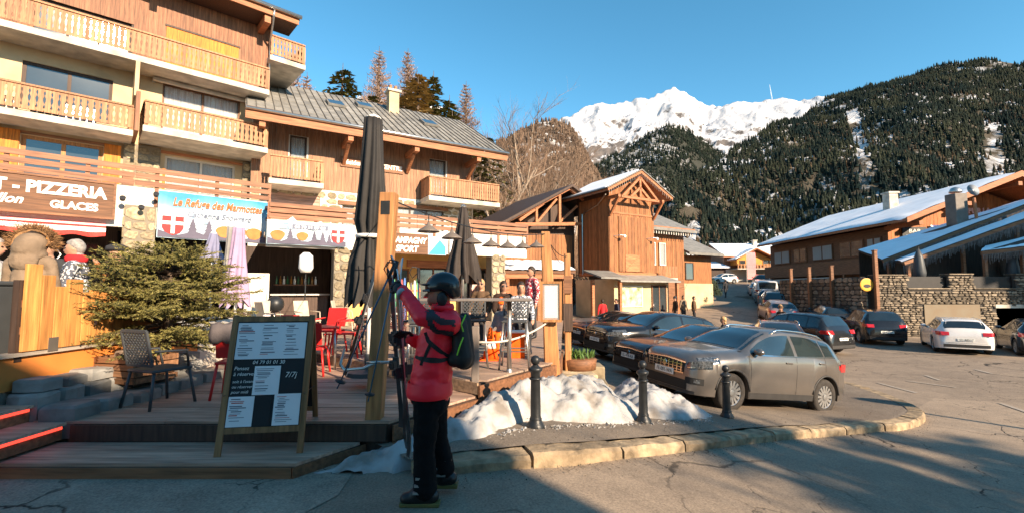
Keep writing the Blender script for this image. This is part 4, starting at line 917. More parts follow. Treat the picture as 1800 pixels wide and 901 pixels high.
shade_house(far_edge(49.5), far_edge(37.2), 16.5, 'unseen tall cream house added off to the right to shade the terrace roofs and the street', 12)  # house added out of view to throw shade on terrace roofs and street
# ------------------------------------------------------------------ mountains and hillside
RR = [(148, 480, 43), (183, 560, 71), (216, 640, 113), (254, 720, 163), (299, 800, 201), (389, 900, 254), (488, 1000, 312), (607, 1100, 378), (786, 1250, 481), (980, 1400, 591), (1253, 1500, 699), (1427, 1500, 746), (1537, 1450, 737), (1541, 1350, 672), (1668, 1250, 652), (1820, 1100, 603)]
RBs = [(132, 440, 10), (134, 420, 4)] + [(x, 420, 4) for x in (140, 147, 156, 175, 193, 216, 242, 268, 309, 356, 402, 448, 541, 722)]
MR = [(260, 1900, 427), (341, 1950, 517), (438, 2000, 597), (513, 2050, 656), (633, 2100, 739), (743, 2150, 793), (870, 2200, 774), (986, 2250, 717), (1149, 2300, 633), (1430, 2300, 517)]
MBs = [(x, 1300, 60) for x in (192, 232, 288, 328, 384, 440, 496, 544, 624, 768)]
SR = [(-419, 4200, 1101), (-55, 4400, 1367), (231, 4600, 1588), (452, 4800, 1774), (647, 4900, 1893), (819, 5000, 2015), (977, 5000, 2041), (1146, 5050, 2049), (1319, 5100, 2122), (1480, 5100, 2155), (1707, 5200, 2262), (1872, 5200, 2312), (2002, 5200, 2268), (2092, 5150, 2165), (2217, 5100, 2069), (2364, 5000, 2054), (2497, 4950, 2053), (2751, 4900, 2064), (3027, 4800, 1997), (3203, 4700, 2004), (3485, 4600, 1985), (4256, 4500, 1872)]
SBs = [(x, 2500, 200) for x in (-123, 0, 123, 216, 309, 370, 432, 494, 556, 617, 695, 756, 818, 880, 942, 1019, 1096, 1235, 1389, 1544, 1791, 2315)]
LR = [(-349, 700, 185), (-200, 800, 221), (-113, 900, 266), (-59, 950, 305), (-13, 1000, 340), (53, 1050, 376), (118, 1100, 406), (145, 1050, 368), (169, 1000, 295), (174, 900, 215), (165, 700, 115), (136, 500, 51)]
LBs = [(x, 260, 2) for x in (-144, -80, -45, -26, -13, 3, 16, 27, 35, 45, 57, 69)]
def resample(P, n):
    P = np.array(P, float); d = np.r_[0, np.cumsum(np.linalg.norm(np.diff(P[:, :2], axis=0), axis=1))]; d /= d[-1]
    t = np.linspace(0, 1, n); return np.stack([np.interp(t, d, P[:, k]) for k in range(3)], 1)
def pairwise(A, B, n):     # both polylines share the vertex index as parameter
    t = np.linspace(0, len(A) - 1, n); i = np.arange(len(A)); A = np.array(A, float); B = np.array(B, float)
    return np.stack([np.interp(t, i, A[:, k]) for k in range(3)], 1), np.stack([np.interp(t, i, B[:, k]) for k in range(3)], 1)
def loft(name, ridge, base, nu, nv, amp, fs, prof=1.15, rough_ridge=0.0, mat=None, seed=0, ridged=False):
    r_, b_ = pairwise(ridge, base, nu); V = np.zeros((nv + 4, nu, 3)); cen = np.array([0, 0])
    for j in range(nv):
        v = j / (nv - 1); P = b_ + (r_ - b_) * v; P[:, 2] = b_[:, 2] + (r_[:, 2] - b_[:, 2]) * v ** prof
        env = min(1, 4 * v) * (1 - .55 * v ** 3) if v < 1 else .45
        for i in range(nu):
            p = Vector((P[i, 0] * fs, P[i, 1] * fs, seed))
            q = noise.fractal(p, .9, 2.1, 6)
            if ridged: q = noise.ridged_multi_fractal(p, .82, 2.15, 8, 1.0, 2.0) * .5 - .6
            P[i, 2] += amp * q * env
            if rough_ridge: P[i, 2] += rough_ridge * noise.noise(Vector((P[i, 0] * fs * 9, v * 3, seed + 4))) * v ** 6
        V[j] = P
    for k in range(4):
        V[nv + k] = V[nv - 1]; V[nv + k, :, 1] += (k + 1) * 150; V[nv + k, :, 2] -= (k + 1) * 90
    mb = MB(); mb.v = [tuple(p) for p in V.reshape(-1, 3)]
    for j in range(nv + 3):
        for i in range(nu - 1): mb.f.append((j * nu + i, j * nu + i + 1, (j + 1) * nu + i + 1, (j + 1) * nu + i)); mb.m.append(0)
    o = mb.build(name, mat, smooth=True, kind='structure'); return o, V[:nv]
def mountain_mat(name, snow_lo, snow_hi, rock, rock2, veg, nscale, slope_lo=.55, slope_hi=.75, zmul=0.0, zoff=0.0):
    m = bpy.data.materials.new(name); m.use_nodes = True; n = m.node_tree.nodes; l = m.node_tree.links; b = n['Principled BSDF']; b.inputs['Roughness'].default_value = .9; b.inputs['Specular IOR Level'].default_value = .15
    tc = n.new('ShaderNodeTexCoord'); ge = n.new('ShaderNodeNewGeometry'); sn = n.new('ShaderNodeSeparateXYZ'); l.new(ge.outputs['Normal'], sn.inputs[0]); sp = n.new('ShaderNodeSeparateXYZ'); l.new(tc.outputs['Object'], sp.inputs[0])
    nz = n.new('ShaderNodeTexNoise'); nz.inputs['Scale'].default_value = nscale; nz.inputs['Detail'].default_value = 12; nz.inputs['Roughness'].default_value = .72; nz.inputs['Distortion'].default_value = .6; l.new(tc.outputs['Object'], nz.inputs['Vector'])
    r1 = n.new('ShaderNodeValToRGB'); r1.color_ramp.elements[0].color = (*rock, 1); r1.color_ramp.elements[1].color = (*rock2, 1); r1.color_ramp.elements[0].position = .35; r1.color_ramp.elements[1].position = .65; l.new(nz.outputs[0], r1.inputs[0])
    a = n.new('ShaderNodeMath'); a.operation = 'MULTIPLY_ADD'; a.inputs[1].default_value = .9; l.new(nz.outputs[0], a.inputs[0]); l.new(sn.outputs['Z'], a.inputs[2])
    a2 = n.new('ShaderNodeMath'); a2.operation = 'MULTIPLY_ADD'; a2.inputs[1].default_value = zmul; l.new(sp.outputs['Z'], a2.inputs[0]); l.new(a.outputs[0], a2.inputs[2])
    mr = n.new('ShaderNodeMapRange'); mr.inputs[1].default_value = snow_lo; mr.inputs[2].default_value = snow_hi; l.new(a2.outputs[0], mr.inputs[0])
    mx = n.new('ShaderNodeMix'); mx.data_type = 'RGBA'; l.new(mr.outputs[0], mx.inputs[0]); l.new(r1.outputs[0], mx.inputs[6]); mx.inputs[7].default_value = (*veg, 1); l.new(mx.outputs[2], b.inputs['Base Color'])
    bp = n.new('ShaderNodeBump'); bp.inputs['Strength'].default_value = .6; bp.inputs['Distance'].default_value = 22 if nscale < .02 else 1.5; l.new(nz.outputs[0], bp.inputs['Height']); l.new(bp.outputs[0], b.inputs['Normal'])
    return m
SNOWC = (.50, .505, .52)
m_snow = mountain_mat('high_snow', 1.57, 1.68, (.075, .07, .07), (.16, .14, .13), (.49, .495, .52), .013, zmul=.00038)
m_for = mountain_mat('forest_floor', 1.22, 1.32, (.045, .04, .03), (.09, .075, .055), SNOWC, .011)
m_mid = mountain_mat('mid_floor', 1.15, 1.3, (.03, .035, .028), (.06, .055, .045), SNOWC, .006)
m_brown = mountain_mat('brown_slope', 1.28, 1.36, (.07, .05, .036), (.14, .10, .07), (.42, .41, .40), .02)
_, VS = loft('snow_mountain', SR, SBs, 240, 140, 270, .0017, 1.05, 26, m_snow, 3, True)
_, VM = loft('middle_ridge', MR, MBs, 60, 46, 70, .003, 1.1, 0, m_mid, 9)
_, VR = loft('forest_mountain', RR, RBs, 110, 80, 55, .0042, 1.12, 0, m_for, 5)
_, VL = loft('brown_mountain', LR, LBs, 70, 50, 26, .008, 1.15, 0, m_brown, 12)

# conifers of the far slopes: one wood per slope
def conifer_low(rr, n=6):
    v = []; f = []
    for t, (z0, z1, r_) in enumerate(((.08, .55, .20), (.32, .80, .15), (.6, 1.0, .095))):
        o = len(v); v.append((0, 0, z1)); ph = rr.uniform(0, 6)
        for k in range(n):
            a = ph + 2 * math.pi * k / n; q = r_ * rr.uniform(.65, 1.25); v.append((q * math.cos(a), q * math.sin(a), z0 + rr.uniform(-.05, .05)))
        for k in range(n): f.append((o, o + 1 + k, o + 1 + (k + 1) % n))
    return np.array(v), np.array(f)
def wood_mat(name, c1, c2):
    return M(name, c1, .9, .0, .012, rnd=.45, col2=c2, spec=.1, contrast=(.4, .6))
def forest(name, V, count, hrange, mat, keep, seed, label):
    rr = random.Random(seed); protos = [conifer_low(rr) for _ in range(8)]; nv, nu, _ = V.shape; vs = []; fs = []; off = 0; done = 0; tries = 0
    while done < count and tries < count * 6:
        tries += 1; a, b = rr.uniform(0, nu - 1.001), rr.uniform(0, nv - 1.001); i, j = int(a), int(b); s_, t = a - i, b - j
        p = V[j, i] * (1 - s_) * (1 - t) + V[j, i + 1] * s_ * (1 - t) + V[j + 1, i] * (1 - s_) * t + V[j + 1, i + 1] * s_ * t
        # even density over the ground, not over the parameter
        ar = np.linalg.norm(np.cross(V[j, i + 1] - V[j, i], V[j + 1, i] - V[j, i]))
        if rr.random() > ar / forest.amax: continue
        if not keep(p, rr, b / nv): continue
        h = rr.uniform(*hrange); P, F = protos[rr.randrange(8)]; w = h * rr.uniform(.85, 1.3)
        vs.append(P * [w, w, h] + p - [0, 0, h * .05]); fs.append(F + off); off += len(P); done += 1
    vs = np.concatenate(vs); fs = np.concatenate(fs); me = bpy.data.meshes.new(name); me.vertices.add(len(vs)); me.vertices.foreach_set('co', vs.ravel())
    me.loops.add(len(fs) * 3); me.loops.foreach_set('vertex_index', fs.ravel().astype(np.int32)); me.polygons.add(len(fs)); me.polygons.foreach_set('loop_start', np.arange(0, len(fs) * 3, 3, dtype=np.int32)); me.polygons.foreach_set('loop_total', np.full(len(fs), 3, dtype=np.int32))
    me.update(); me.validate(); me.materials.append(mat); return obj(name, me, label=label, cat='forest', kind='stuff')
F_R = wood_mat('fir_forest', (.006, .013, .012), (.025, .029, .018)); F_M = wood_mat('dark_forest', (.008, .014, .011), (.018, .024, .016)); F_B = wood_mat('bare_forest', (.075, .05, .035), (.14, .095, .065))
def keep_r(p, rr, v):
    q = noise.fractal(Vector((p[0] * .006, p[1] * .006, 2)), .8, 2, 4); g_ = noise.noise(Vector((p[0] * .010 + p[1] * .002, p[1] * .002, 7)))
    az = p[0] / p[1]
    chute = (abs(az - .385 - .03 * v) < .018 and v < .5) or (abs(az - .79 + .05 * v) < .014 and .25 < v < .75) or (abs(az - 1.06) < .02 and .2 < v < .55)
    if chute: return rr.random() < .05
    if q > .34: return rr.random() < .15
    return True
forest.amax = max(np.linalg.norm(np.cross(VR[j, i + 1] - VR[j, i], VR[j + 1, i] - VR[j, i])) for j in range(0, 79, 4) for i in range(0, 109, 4))
forest('fir_forest', VR, 26000, (6, 18), F_R, keep_r, 1, 'dense dark fir forest covering the right-hand mountainside')
forest.amax = max(np.linalg.norm(np.cross(VM[j, i + 1] - VM[j, i], VM[j + 1, i] - VM[j, i])) for j in range(0, 45, 4) for i in range(0, 59, 4))
forest('ridge_forest', VM, 6500, (14, 24), F_M, lambda p, rr, v: noise.noise(Vector((p[0] * .004, p[1] * .004, 1))) < .35, 2, 'dark forest on the middle ridge below the snowy peak')
forest.amax = max(np.linalg.norm(np.cross(VL[j, i + 1] - VL[j, i], VL[j + 1, i] - VL[j, i])) for j in range(0, 49, 4) for i in range(0, 69, 4))
forest('brown_forest', VL, 5000, (7, 15), F_B, lambda p, rr, v: rr.random() < .9, 3, 'brown leafless forest on the lower left mountainside')
forest.amax = max(np.linalg.norm(np.cross(VS[j, i + 1] - VS[j, i], VS[j + 1, i] - VS[j, i])) for j in range(0, 89, 8) for i in range(0, 149, 8))
forest('high_forest', VS, 1500, (20, 34), F_M, lambda p, rr, v: v < .42 and noise.noise(Vector((p[0] * .003, p[1] * .003, 5))) > .0, 4, 'scattered firs at the foot of the snowy mountain')

forest.amax = max(np.linalg.norm(np.cross(VR[j, i + 1] - VR[j, i], VR[j + 1, i] - VR[j, i])) for j in range(0, 79, 4) for i in range(0, 109, 4))
forest('larch_forest', VR, 2600, (6, 14), wood_mat('larch_forest', (.04, .028, .018), (.075, .052, .03)), lambda p, rr, v: v < .8 and noise.noise(Vector((p[0] * .005, p[1] * .005, 11))) > -.1, 6, 'brown bare larches scattered among the firs of the right-hand mountainside')
# near hillside behind the buildings
def hill_z(x, y):
    t = (y - 33 - .25 * x) / 60; f_ = 1 - smoothstep(-8, 26, x)
    return ground_far(x, y) - .3 + (9.5 * smoothstep(0, .6, t) + 5 * max(0, t - .3)) * (.12 + .88 * f_) * (1 - smoothstep(11, 17, x)) + 1.2 * noise.fractal(Vector((x * .09, y * .09, 3)), .9, 2, 4) * smoothstep(0, .1, t)
h = MB(); hx = np.arange(-70, 34, 2.0); hy = np.arange(28, 190, 2.5)
for y in hy:
    for x in hx: h.v.append((x, y, hill_z(x, y)))
for j in range(len(hy) - 1):
    for i in range(len(hx) - 1): h.f.append((j * len(hx) + i, j * len(hx) + i + 1, (j + 1) * len(hx) + i + 1, (j + 1) * len(hx) + i)); h.m.append(0)
h.build('hillside', M('dry_grass', (.10, .065, .04), .95, .35, .8, .4, 3, col2=(.19, .13, .08)), smooth=True, kind='structure')

# ------------------------------------------------------------------ bare trees, larches and firs on the hillside
BARK = M('pale_bark', (.30, .23, .17), .9, .3, 6); BARKD = M('dark_bark', (.10, .07, .05), .9, .3, 6); TWIG = M('twig', (.20, .125, .08), .9, .25, 3); TWIG_L = M('larch_twig', (.31, .20, .14), .9, .2, 2)
NEEDLE = M('fir_needles', (.12, .13, .042), .8, .45, 1.2, rnd=.4, col2=(.26, .235, .08), spec=.2); NEEDLE_B = M('brownish_needles', (.33, .235, .10), .8, .35, 1.2, rnd=.3, spec=.2)
def bare_tree_mesh(h, seed, spread=.5, levels=4):
    rr = random.Random(seed); tk = MB(); tw = MB()
    def grow(p, d, L, r_, lv):
        n = 3; pts = [p]; q = p; dd = d
        for i in range(n):
            dd = (dd + Vector((rr.gauss(0, .12), rr.gauss(0, .12), .06 * (1 if lv else 0)))).normalized(); q = q + dd * L / n; pts.append(q)
        rs = [r_ * (1 - .55 * i / n) for i in range(n + 1)]
        (tk if lv <= 1 else tw).tube(pts, rs, 5 if lv == 0 else 3, False)
        if lv >= levels: return
        k = [7, 5, 5, 4][min(lv, 3)]
        for i in range(k):
            t = rr.uniform(.3 if lv == 0 else .2, 1); b = pts[min(int(t * n), n - 1)].lerp(pts[min(int(t * n) + 1, n)], t * n - int(t * n) if t < 1 else 1)
            a = rr.uniform(0, 2 * math.pi); o = dd.orthogonal().normalized(); o.rotate(Quaternion(dd, a)); nd = (dd * (1 - spread * .6) + o * spread + Vector((0, 0, .15))).normalized()
            grow(b, nd, L * rr.uniform(.42, .68), r_ * .42, lv + 1)
    grow(Vector((0, 0, -.3)), Vector((0, 0, 1)), h * .62, h * .013, 0); return tk.mesh('trunk', BARK, True), tw.mesh('crown', TWIG, False)
def fir_mesh(h, r_, seed, mat, whorls=22, per=9, larch=False):
    rr = random.Random(seed); tk = MB(); cr = MB(); tk.tube([(0, 0, -.5), (0, 0, h * .6), (0, 0, h)], [h * .018, h * .01, .01], 6)
    for w in range(whorls):
        z = h * (.06 + .92 * (w / whorls) ** .92); L = r_ * (1 - w / whorls) ** .8 * rr.uniform(.8, 1.1) + .12
        for k in range(per):
            a = rr.uniform(0, 2 * math.pi); ll = L * rr.uniform(.65, 1.15); d = Vector((math.cos(a), math.sin(a), 0)); up = .35 if larch else -.15
            if larch: cr.tube([(0, 0, z), d * ll * .5 + Vector((0, 0, z + ll * .1)), d * ll + Vector((0, 0, z + ll * .45))], [.025, .015, .008], 3, False)
            m_ = int(5 + ll * (9 if larch else 15))
            for i in range(m_):
                t = rr.uniform(.1, 1); p = d * ll * t + Vector((0, 0, z + up * ll * t - (0 if larch else .18 * ll * t * t)))
                if larch:
                    e = Vector((rr.gauss(0, .25), rr.gauss(0, .25), rr.uniform(.1, .6))) * ll * .55; cr.tube([p, p + e], [.014, .006], 3, False)
                else:
                    s_ = Vector((-d.y, d.x, 0)) * rr.choice((-1, 1)); e = (d * rr.uniform(.3, .9) + s_ * rr.uniform(.3, 1) + Vector((0, 0, rr.uniform(-.5, .12)))).normalized() * rr.uniform(.2, .42) * (.6 + r_ * .14); n_ = Vector((rr.gauss(0, .3), rr.gauss(0, .3), 1)).cross(e).normalized() * rr.uniform(.04, .085)
                    cr.add([p - n_ * .5, p + e * .55 - n_, p + e, p + e * .55 + n_, p + n_ * .5], [(0, 1, 2, 3, 4)])
    return tk.mesh('trunk', BARKD, True), cr.mesh('crown', mat, False)
def place_tree(name, meshes, loc, rz, sc, label, cat='tree', group=None, wx=1.0):
    t = thing(name, label, cat, loc, rz, group); t.scale = (sc * wx, sc * wx, sc); obj('trunk', meshes[0], t); obj('crown', meshes[1], t); return t
firs = [fir_mesh(12, 3.0, 1, NEEDLE), fir_mesh(12, 3.4, 2, NEEDLE_B), fir_mesh(14, 2.6, 5, NEEDLE, 26)]
lar = [fir_mesh(14, 2.3, 11, TWIG_L, 38, 12, True), fir_mesh(14, 2.5, 12, TWIG_L, 36, 12, True)]
bare = [bare_tree_mesh(11, 21, .45), bare_tree_mesh(12, 22, .6), bare_tree_mesh(9, 23, .7)]
def at(x, top, d, h0):
    """base point for a tree of natural height h0 whose top reaches world height top at (x, d)"""
    z = hill_z(x, d); return (x, d, z), max(.35, (top - z) / h0)
def tr(name, pm, h0, x, d, top, label, rz=0, cat='tree', group=None):
    l_, s_ = at(x, top, d, h0); place_tree(name, pm, l_, rz, s_, label, cat, group, 1.4 if name == 'fir_tree' else (1.35 if name == 'larch_tree' else 1.0))
tr('larch_tree', lar[1], 14, -22.6, 46, 26.5, 'brown bare larch just right of the apartment block roof', .4)
tr('larch_tree', lar[0], 14, -21.9, 48, 25.0, 'second brown bare larch right of the apartment block roof', 2.4)
tr('fir_tree', firs[0], 12, -19.6, 52, 28.0, 'lone green fir above the left end of the slate roof', 1.1)
tr('larch_tree', lar[0], 14, -18.4, 62, 35.5, 'leafless pink larch, left of the pair behind the chimney', .2)
tr('larch_tree', lar[1], 14, -14.4, 62, 35.2, 'leafless pink larch directly above the chimney, right of the pair', 1.5)
tr('fir_tree', firs[1], 12, -10.6, 50, 26.4, 'broad golden-green fir right of the chimney', 2.0)
tr('fir_tree', firs[2], 14, -8.9, 51, 26.6, 'tall dark fir second from the chimney', .9)
tr('fir_tree', firs[1], 12, -9.8, 47, 24.0, 'mid green fir low over the ridge beside the chimney', .3)
tr('fir_tree', firs[2], 14, -16.6, 54, 25.6, 'narrow green fir left of the chimney', 1.9)
tr('fir_tree', firs[0], 12, -7.2, 52, 24.2, 'dark fir beside the larch over the roof ridge', 2.6)
tr('larch_tree', lar[0], 14, -5.5, 54, 26.8, 'leafless larch standing right of the dark firs', 3.0)
tr('fir_tree', firs[2], 14, -11.8, 54, 24.5, 'slim dark fir close behind the chimney', 4.0)
tr('fir_tree', firs[0], 12, -6.2, 47, 20.5, 'low dark fir over the right part of the ridge', 5.0)
tr('fir_tree', firs[1], 12, -13.5, 56, 25.0, 'small brownish fir behind the chimney', 3.2)
tr('fir_tree', firs[0], 12, -2.6, 48, 18.4, 'short dark fir at the right end of the slate roof', .6)
spots = [(-1.0, 49, 23.0, 1), (1.0, 52, 20.5, 0), (2.6, 58, 21.0, 1), (4.2, 62, 23.0, 2), (5.6, 60, 20.0, 0), (7.0, 66, 22.5, 1), (8.6, 64, 20.0, 2), (10.2, 70, 21.5, 0), (-0.4, 43, 15.0, 2), (1.6, 45, 14.5, 0), (3.4, 47, 15.5, 1), (6.2, 52, 16.0, 2), (11.8, 72, 20.0, 1), (13.6, 62, 13.0, 0), (15.5, 60, 11.0, 2), (17.5, 66, 12.0, 1)]
for k, (x, d, top, b_) in enumerate(spots):
    tr('bare_tree', bare[b_], [11, 12, 9][b_], x, d, top, 'leafless tree on the brown hillside between the slate-roofed chalet and the wooden tower', k * 1.3, 'tree', 'leafless trees on the hillside')
# thicket of shrubs that nobody could count
tb = MB(); rr = random.Random(77)
for k in range(2600):
    x = rr.uniform(-6, 14); y = rr.uniform(36, 100); z = hill_z(x, y); n_ = 4; H = rr.uniform(1.2, 3.2)
    for q in range(n_):
        a = rr.uniform(0, 6.3); e = Vector((math.cos(a) * rr.uniform(.1, .55), math.sin(a) * rr.uniform(.1, .55), 1)) * H * rr.uniform(.6, 1)
        b0 = Vector((x, y, z - .1)); m0 = b0 + e * .55 + Vector((rr.gauss(0, .08), rr.gauss(0, .08), 0)); tb.tube([b0, m0, b0 + e], [.03, .022, .008], 3, False)
tb.build('thicket', M('thicket_twigs', (.15, .09, .055), .95, .3, .3, rnd=.4), label='brown leafless scrub covering the hillside above the wooden tower', cat='shrubs', kind='stuff')
# house up on the hillside
hh = thing('hill_house', 'stone house with snowy flat roof half hidden by firs above the chimney', 'house', (-17.5, 68, hill_z(-17.5, 68)), R(20)); zt = 30.2 - hill_z(-17.5, 68)
MB().box(-5, 6.5, 0, 6, -2, zt - .8).build('wall', STONE, hh); MB().box(-5.6, 7.1, -.8, 6.5, zt - .8, zt - .35).build('roof', SNOW_ROOF, hh)
for k in range(4): MB().box(-4 + k * 2.6, -2.6 + k * 2.6, -.06, -.01, zt - 3, zt - 1.6).build('window', GLASS, hh)
MB().box(1, 2.2, 2, 3, zt - .35, zt + 1.4).build('chimney', STONE, hh)
# vapour trail high over the valley
ct = MB(); c0 = Vector((4330, 7500, 3150)); ct.tube([c0, c0 + Vector((6, 40, 140)), c0 + Vector((10, 80, 310))], [8, 7, 3], 8)
ct.build('vapour_trail', M('vapour', (.9, .92, .95), 1, .05, .01, alpha=.4), smooth=True, label='short white vapour trail in the blue sky above the ridge', cat='vapour trail')

# firs behind the viewer whose spiky tops shade the road
for k, (x, y, hh_) in enumerate(((20.6, -11.8, 11.6), (22.9, -12.6, 10.4), (25.0, -12.4, 12.0), (27.4, -13.3, 11.0), (29.8, -13.4, 12.2), (32.2, -14.2, 11.4), (34.8, -14.6, 12.4), (21.9, -14.8, 12.9), (24.4, -15.6, 13.2), (27.0, -16.2, 13.6), (29.6, -16.6, 13.8), (32.4, -17.4, 14.2))):
    place_tree('shade_fir', firs[k % 3], (x, y, -.8), k * 1.1, 1.12 * hh_ / (14 if k % 3 == 2 else 12), 'green fir standing behind the viewer at the right of the road', 'tree', 'firs behind the viewer', 1.25)
place_tree('bare_tree', bare[0], (18.4, -12.6, -.6), .5, 1.05, 'leafless tree behind the viewer between the house and the firs', 'tree')
# ------------------------------------------------------------------ timber deck, steps, ledge, fence
deck = thing('timber_deck', 'weathered brown timber deck with two levels in front of the restaurants', 'deck')
def xr(y):
    P = [(5.0, -1.3), (6.19, -.48), (8.1, .80), (10, 1.05), (14, 1.5), (20, 2.2)]
    return float(np.interp(y, [p[0] for p in P], [p[1] for p in P]))
def xstep(y): return -3.55 + (8.907 - y) * 1.161
def plank(parent, y0, y1, xa, xb, z, mat=None, th=.028, name='plank'):
    xa0, xa1 = (xa(y0), xa(y1)) if callable(xa) else (xa, xa); xb0, xb1 = (xb(y0), xb(y1)) if callable(xb) else (xb, xb)
    if xb0 - xa0 < .1 or xb1 - xa1 < .1: return
    mb = MB().prism([(xa0, y0), (xb0, y0), (xb1, y1), (xa1, y1)], z - th, z, 'xy'); mb.build(name, mat or W_DECK, parent)
W = .148
y = 5.0
while y < 10.2:
    zj = rng.uniform(-.003, .003); a, b = y + .004, y + W - .004
    xs_ = (-5.05 if y < 6.5 else -6.5) + .0
    rb = (lambda q: min(xr(q), xstep(q) if q > 6.18 else 99))
    cut = -3.0 + rng.uniform(-.8, .8)
    if cut < min(rb(a), rb(b)) - .3: plank(deck, a, b, xs_, cut - .003, .33 + zj); plank(deck, a, b, cut + .003, rb, .33 + zj)
    else: plank(deck, a, b, xs_, rb, .33 + zj)
    y += W
y = 6.25
while y < 11.5:
    zj = rng.uniform(-.003, .003); a, b = y + .004, y + W - .004
    plank(deck, a, b, lambda q: max(xstep(q), -7.0) + .01, lambda q: xr(q), .50 + zj, wood('deck_wood_pale', (0.30, 0.21, 0.155), axis='x', rnd=.15)); y += W
far = MB()
while y < 19:
    far.prism([(-9, y + .005), (xr(y), y + .005), (xr(y + W), y + W - .005), (-9, y + W - .005)], .47, .50, 'xy'); y += W
far.build('far_planks', wood('deck_wood_pale', (0.30, 0.21, 0.155), axis='x', rnd=.15), deck, kind='stuff')
MB().prism([(-6.4, 5.02), (-1.31, 5.02), (-.5, 6.18), (.75, 8.05), (1.0, 10), (-6.4, 10)], .02, .30, 'xy').build('deck_frame', W_DARK, deck)
MB().prism([(-.46, 6.25), (.74, 8.05), (1.0, 10), (1.4, 14), (2.0, 18.9), (-8.9, 18.9), (-8.9, 11), (-5.4, 10.5)], .301, .468, 'xy').build('upper_frame', W_DARK, deck)
for a, b in (((-1.27, 5.0), (-.46, 6.17)), ((-.45, 6.19), (.80, 8.05)), ((.80, 8.07), (1.06, 10.0))):
    zt = .30 if a[1] < 6 else .47
    for k in range(2): MB().beam((a[0] + .02, a[1], zt - .09 - k * .17), (b[0] + .02, b[1], zt - .09 - k * .17), .03, .16).build('fascia_board', W_BROWN, deck)
MB().beam((-3.55, 8.89, .415), (-.45, 6.22, .415), .02, .15).build('step_riser', wood('step_edge', (.42, .27, .16), axis='x'), deck)
MB().box(-4.62, -1.32, 4.965, 4.99, .135, .30).build('fascia_board', W_DARK, deck)
plat = thing('entrance_platform', 'low timber platform of wide planks where the menu board stands', 'platform')
pe = [4.36, 4.52, 4.69, 4.86, 4.962]
for k in range(4):
    a, b = pe[k] + .003, pe[k + 1] - .003
    plank(plat, a, b, -6.2, lambda q: -1.98 + (q - 4.36) * .66, .13, W_DECK)
MB().prism([(-6.2, 4.345), (-2.0, 4.345), (-1.56, 4.96), (-6.2, 4.96)], -.1, .10, 'xy').build('frame', W_DARK, plat)
MB().box(-6.2, -2.0, 4.325, 4.344, .0, .10).build('front_board', W_BROWN, plat); MB().beam((-1.99, 4.33, .05), (-1.54, 5.0, .05), .02, .1).build('end_board', W_BROWN, plat)
steps = thing('stair', 'brown timber steps with red glowing strips rising to the left terrace', 'stairs')
for k, (xn, y1, zt) in enumerate(((-4.66, 4.955, .33), (-5.05, 4.99, .50), (-5.48, 5.25, .67), (-5.9, 5.5, .84))):
    s_ = MB().box(xn - .42, xn - .03, 3.2, y1, zt - .17, zt - .03).build('riser', W_BROWN, steps)
    MB().box(xn - .45, xn, 3.2, y1 + .01, zt - .028, zt).build('tread', W_DECK, s_); MB().box(xn - .028, xn - .012, 3.2, y1 - .02, zt - .062, zt - .034).build('light_strip', RED_LED, s_)
# natural stone ledge
LEDGE = M('ledge_stone', (.22, .215, .20), .9, .35, 4, .6, 9, rnd=.3)
led = thing('stone_ledge', 'stepped ledge of rough grey stone slabs beside the timber steps', 'ledge')
def slab(x0, x1, y0, y1, z0, z1, seed):
    rr = random.Random(seed); mb = MB(); n = 9; ou = []
    for i in range(n):
        t = 2 * math.pi * i / n; c, s_ = math.cos(t), math.sin(t); m_ = max(abs(c), abs(s_)); e = rr.uniform(.86, 1.03); ou.append(((x0 + x1) / 2 + c / m_ * (x1 - x0) / 2 * e, (y0 + y1) / 2 + s_ / m_ * (y1 - y0) / 2 * e))
    cx_, cy_ = (x0 + x1) / 2, (y0 + y1) / 2; ins = [(cx_ + (a - cx_) * .93, cy_ + (b - cy_) * .93) for a, b in ou]
    mb.v = [(a, b, z0) for a, b in ou] + [(a, b, z1 - .03 + rr.uniform(-.015, .015)) for a, b in ou] + [(a, b, z1 + rr.uniform(-.012, .012)) for a, b in ins]
    for i in range(n): j = (i + 1) % n; mb.f += [(i, j, n + j, n + i), (n + i, n + j, 2 * n + j, 2 * n + i)]; mb.m += [0, 0]
    mb.f.append(tuple(2 * n + i for i in range(n))); mb.m.append(0); return mb.build('stone_slab', LEDGE, led)
yy = 4.97; k = 0
while yy < 7.2:
    w = rng.uniform(.3, .62); slab(-5.08, -4.58 + rng.uniform(-.05, .06), yy, yy + w, .15, .46 + rng.uniform(-.03, .03), 300 + k); yy += w - .01; k += 1
yy = 4.98
while yy < 7.4:
    w = rng.uniform(.28, .5); slab(-5.45, -5.0 + rng.uniform(-.03, .03), yy, yy + w, .2, .60 + rng.uniform(-.015, .015), 400 + k); k += 1
    slab(-5.45, -5.06 + rng.uniform(-.03, .03), yy + .1, yy + w + .08, .61, .73 + rng.uniform(-.015, .015), 500 + k); yy += w - .01
ter = thing('terrace', None, None); ter['kind'] = 'structure'
MB().prism([(-14, 4.0), (-6.3, 4.0), (-6.3, 5.5), (-5.5, 5.5), (-5.5, 10.4), (-9.2, 14.0), (-14, 12)], .1, 1.0, 'xy').build('terrace_slab', CONC, ter)
ow = thing('painted_wall', 'low orange painted retaining wall under the plank fence', 'wall', (-5.43, 4.7, 0))
MB().box(-.06, .0, 0, 3.4, .62, .98).build('face', M('orange_paint', (.60, .20, .04), .75, .12, 2, .1), ow); MB().box(-.12, .05, 0, 3.4, .982, 1.02).build('capping', wood('grey_capping', (.30, .25, .2), axis='y'), ow); MB().box(-.1, -.061, 0, 3.4, .0, .97).build('backing', CONC, ow)
fence = thing('plank_fence', 'fence of upright golden planks with stepped tops on the left terrace edge', 'fence', (-5.40, 5.15, 1.02))
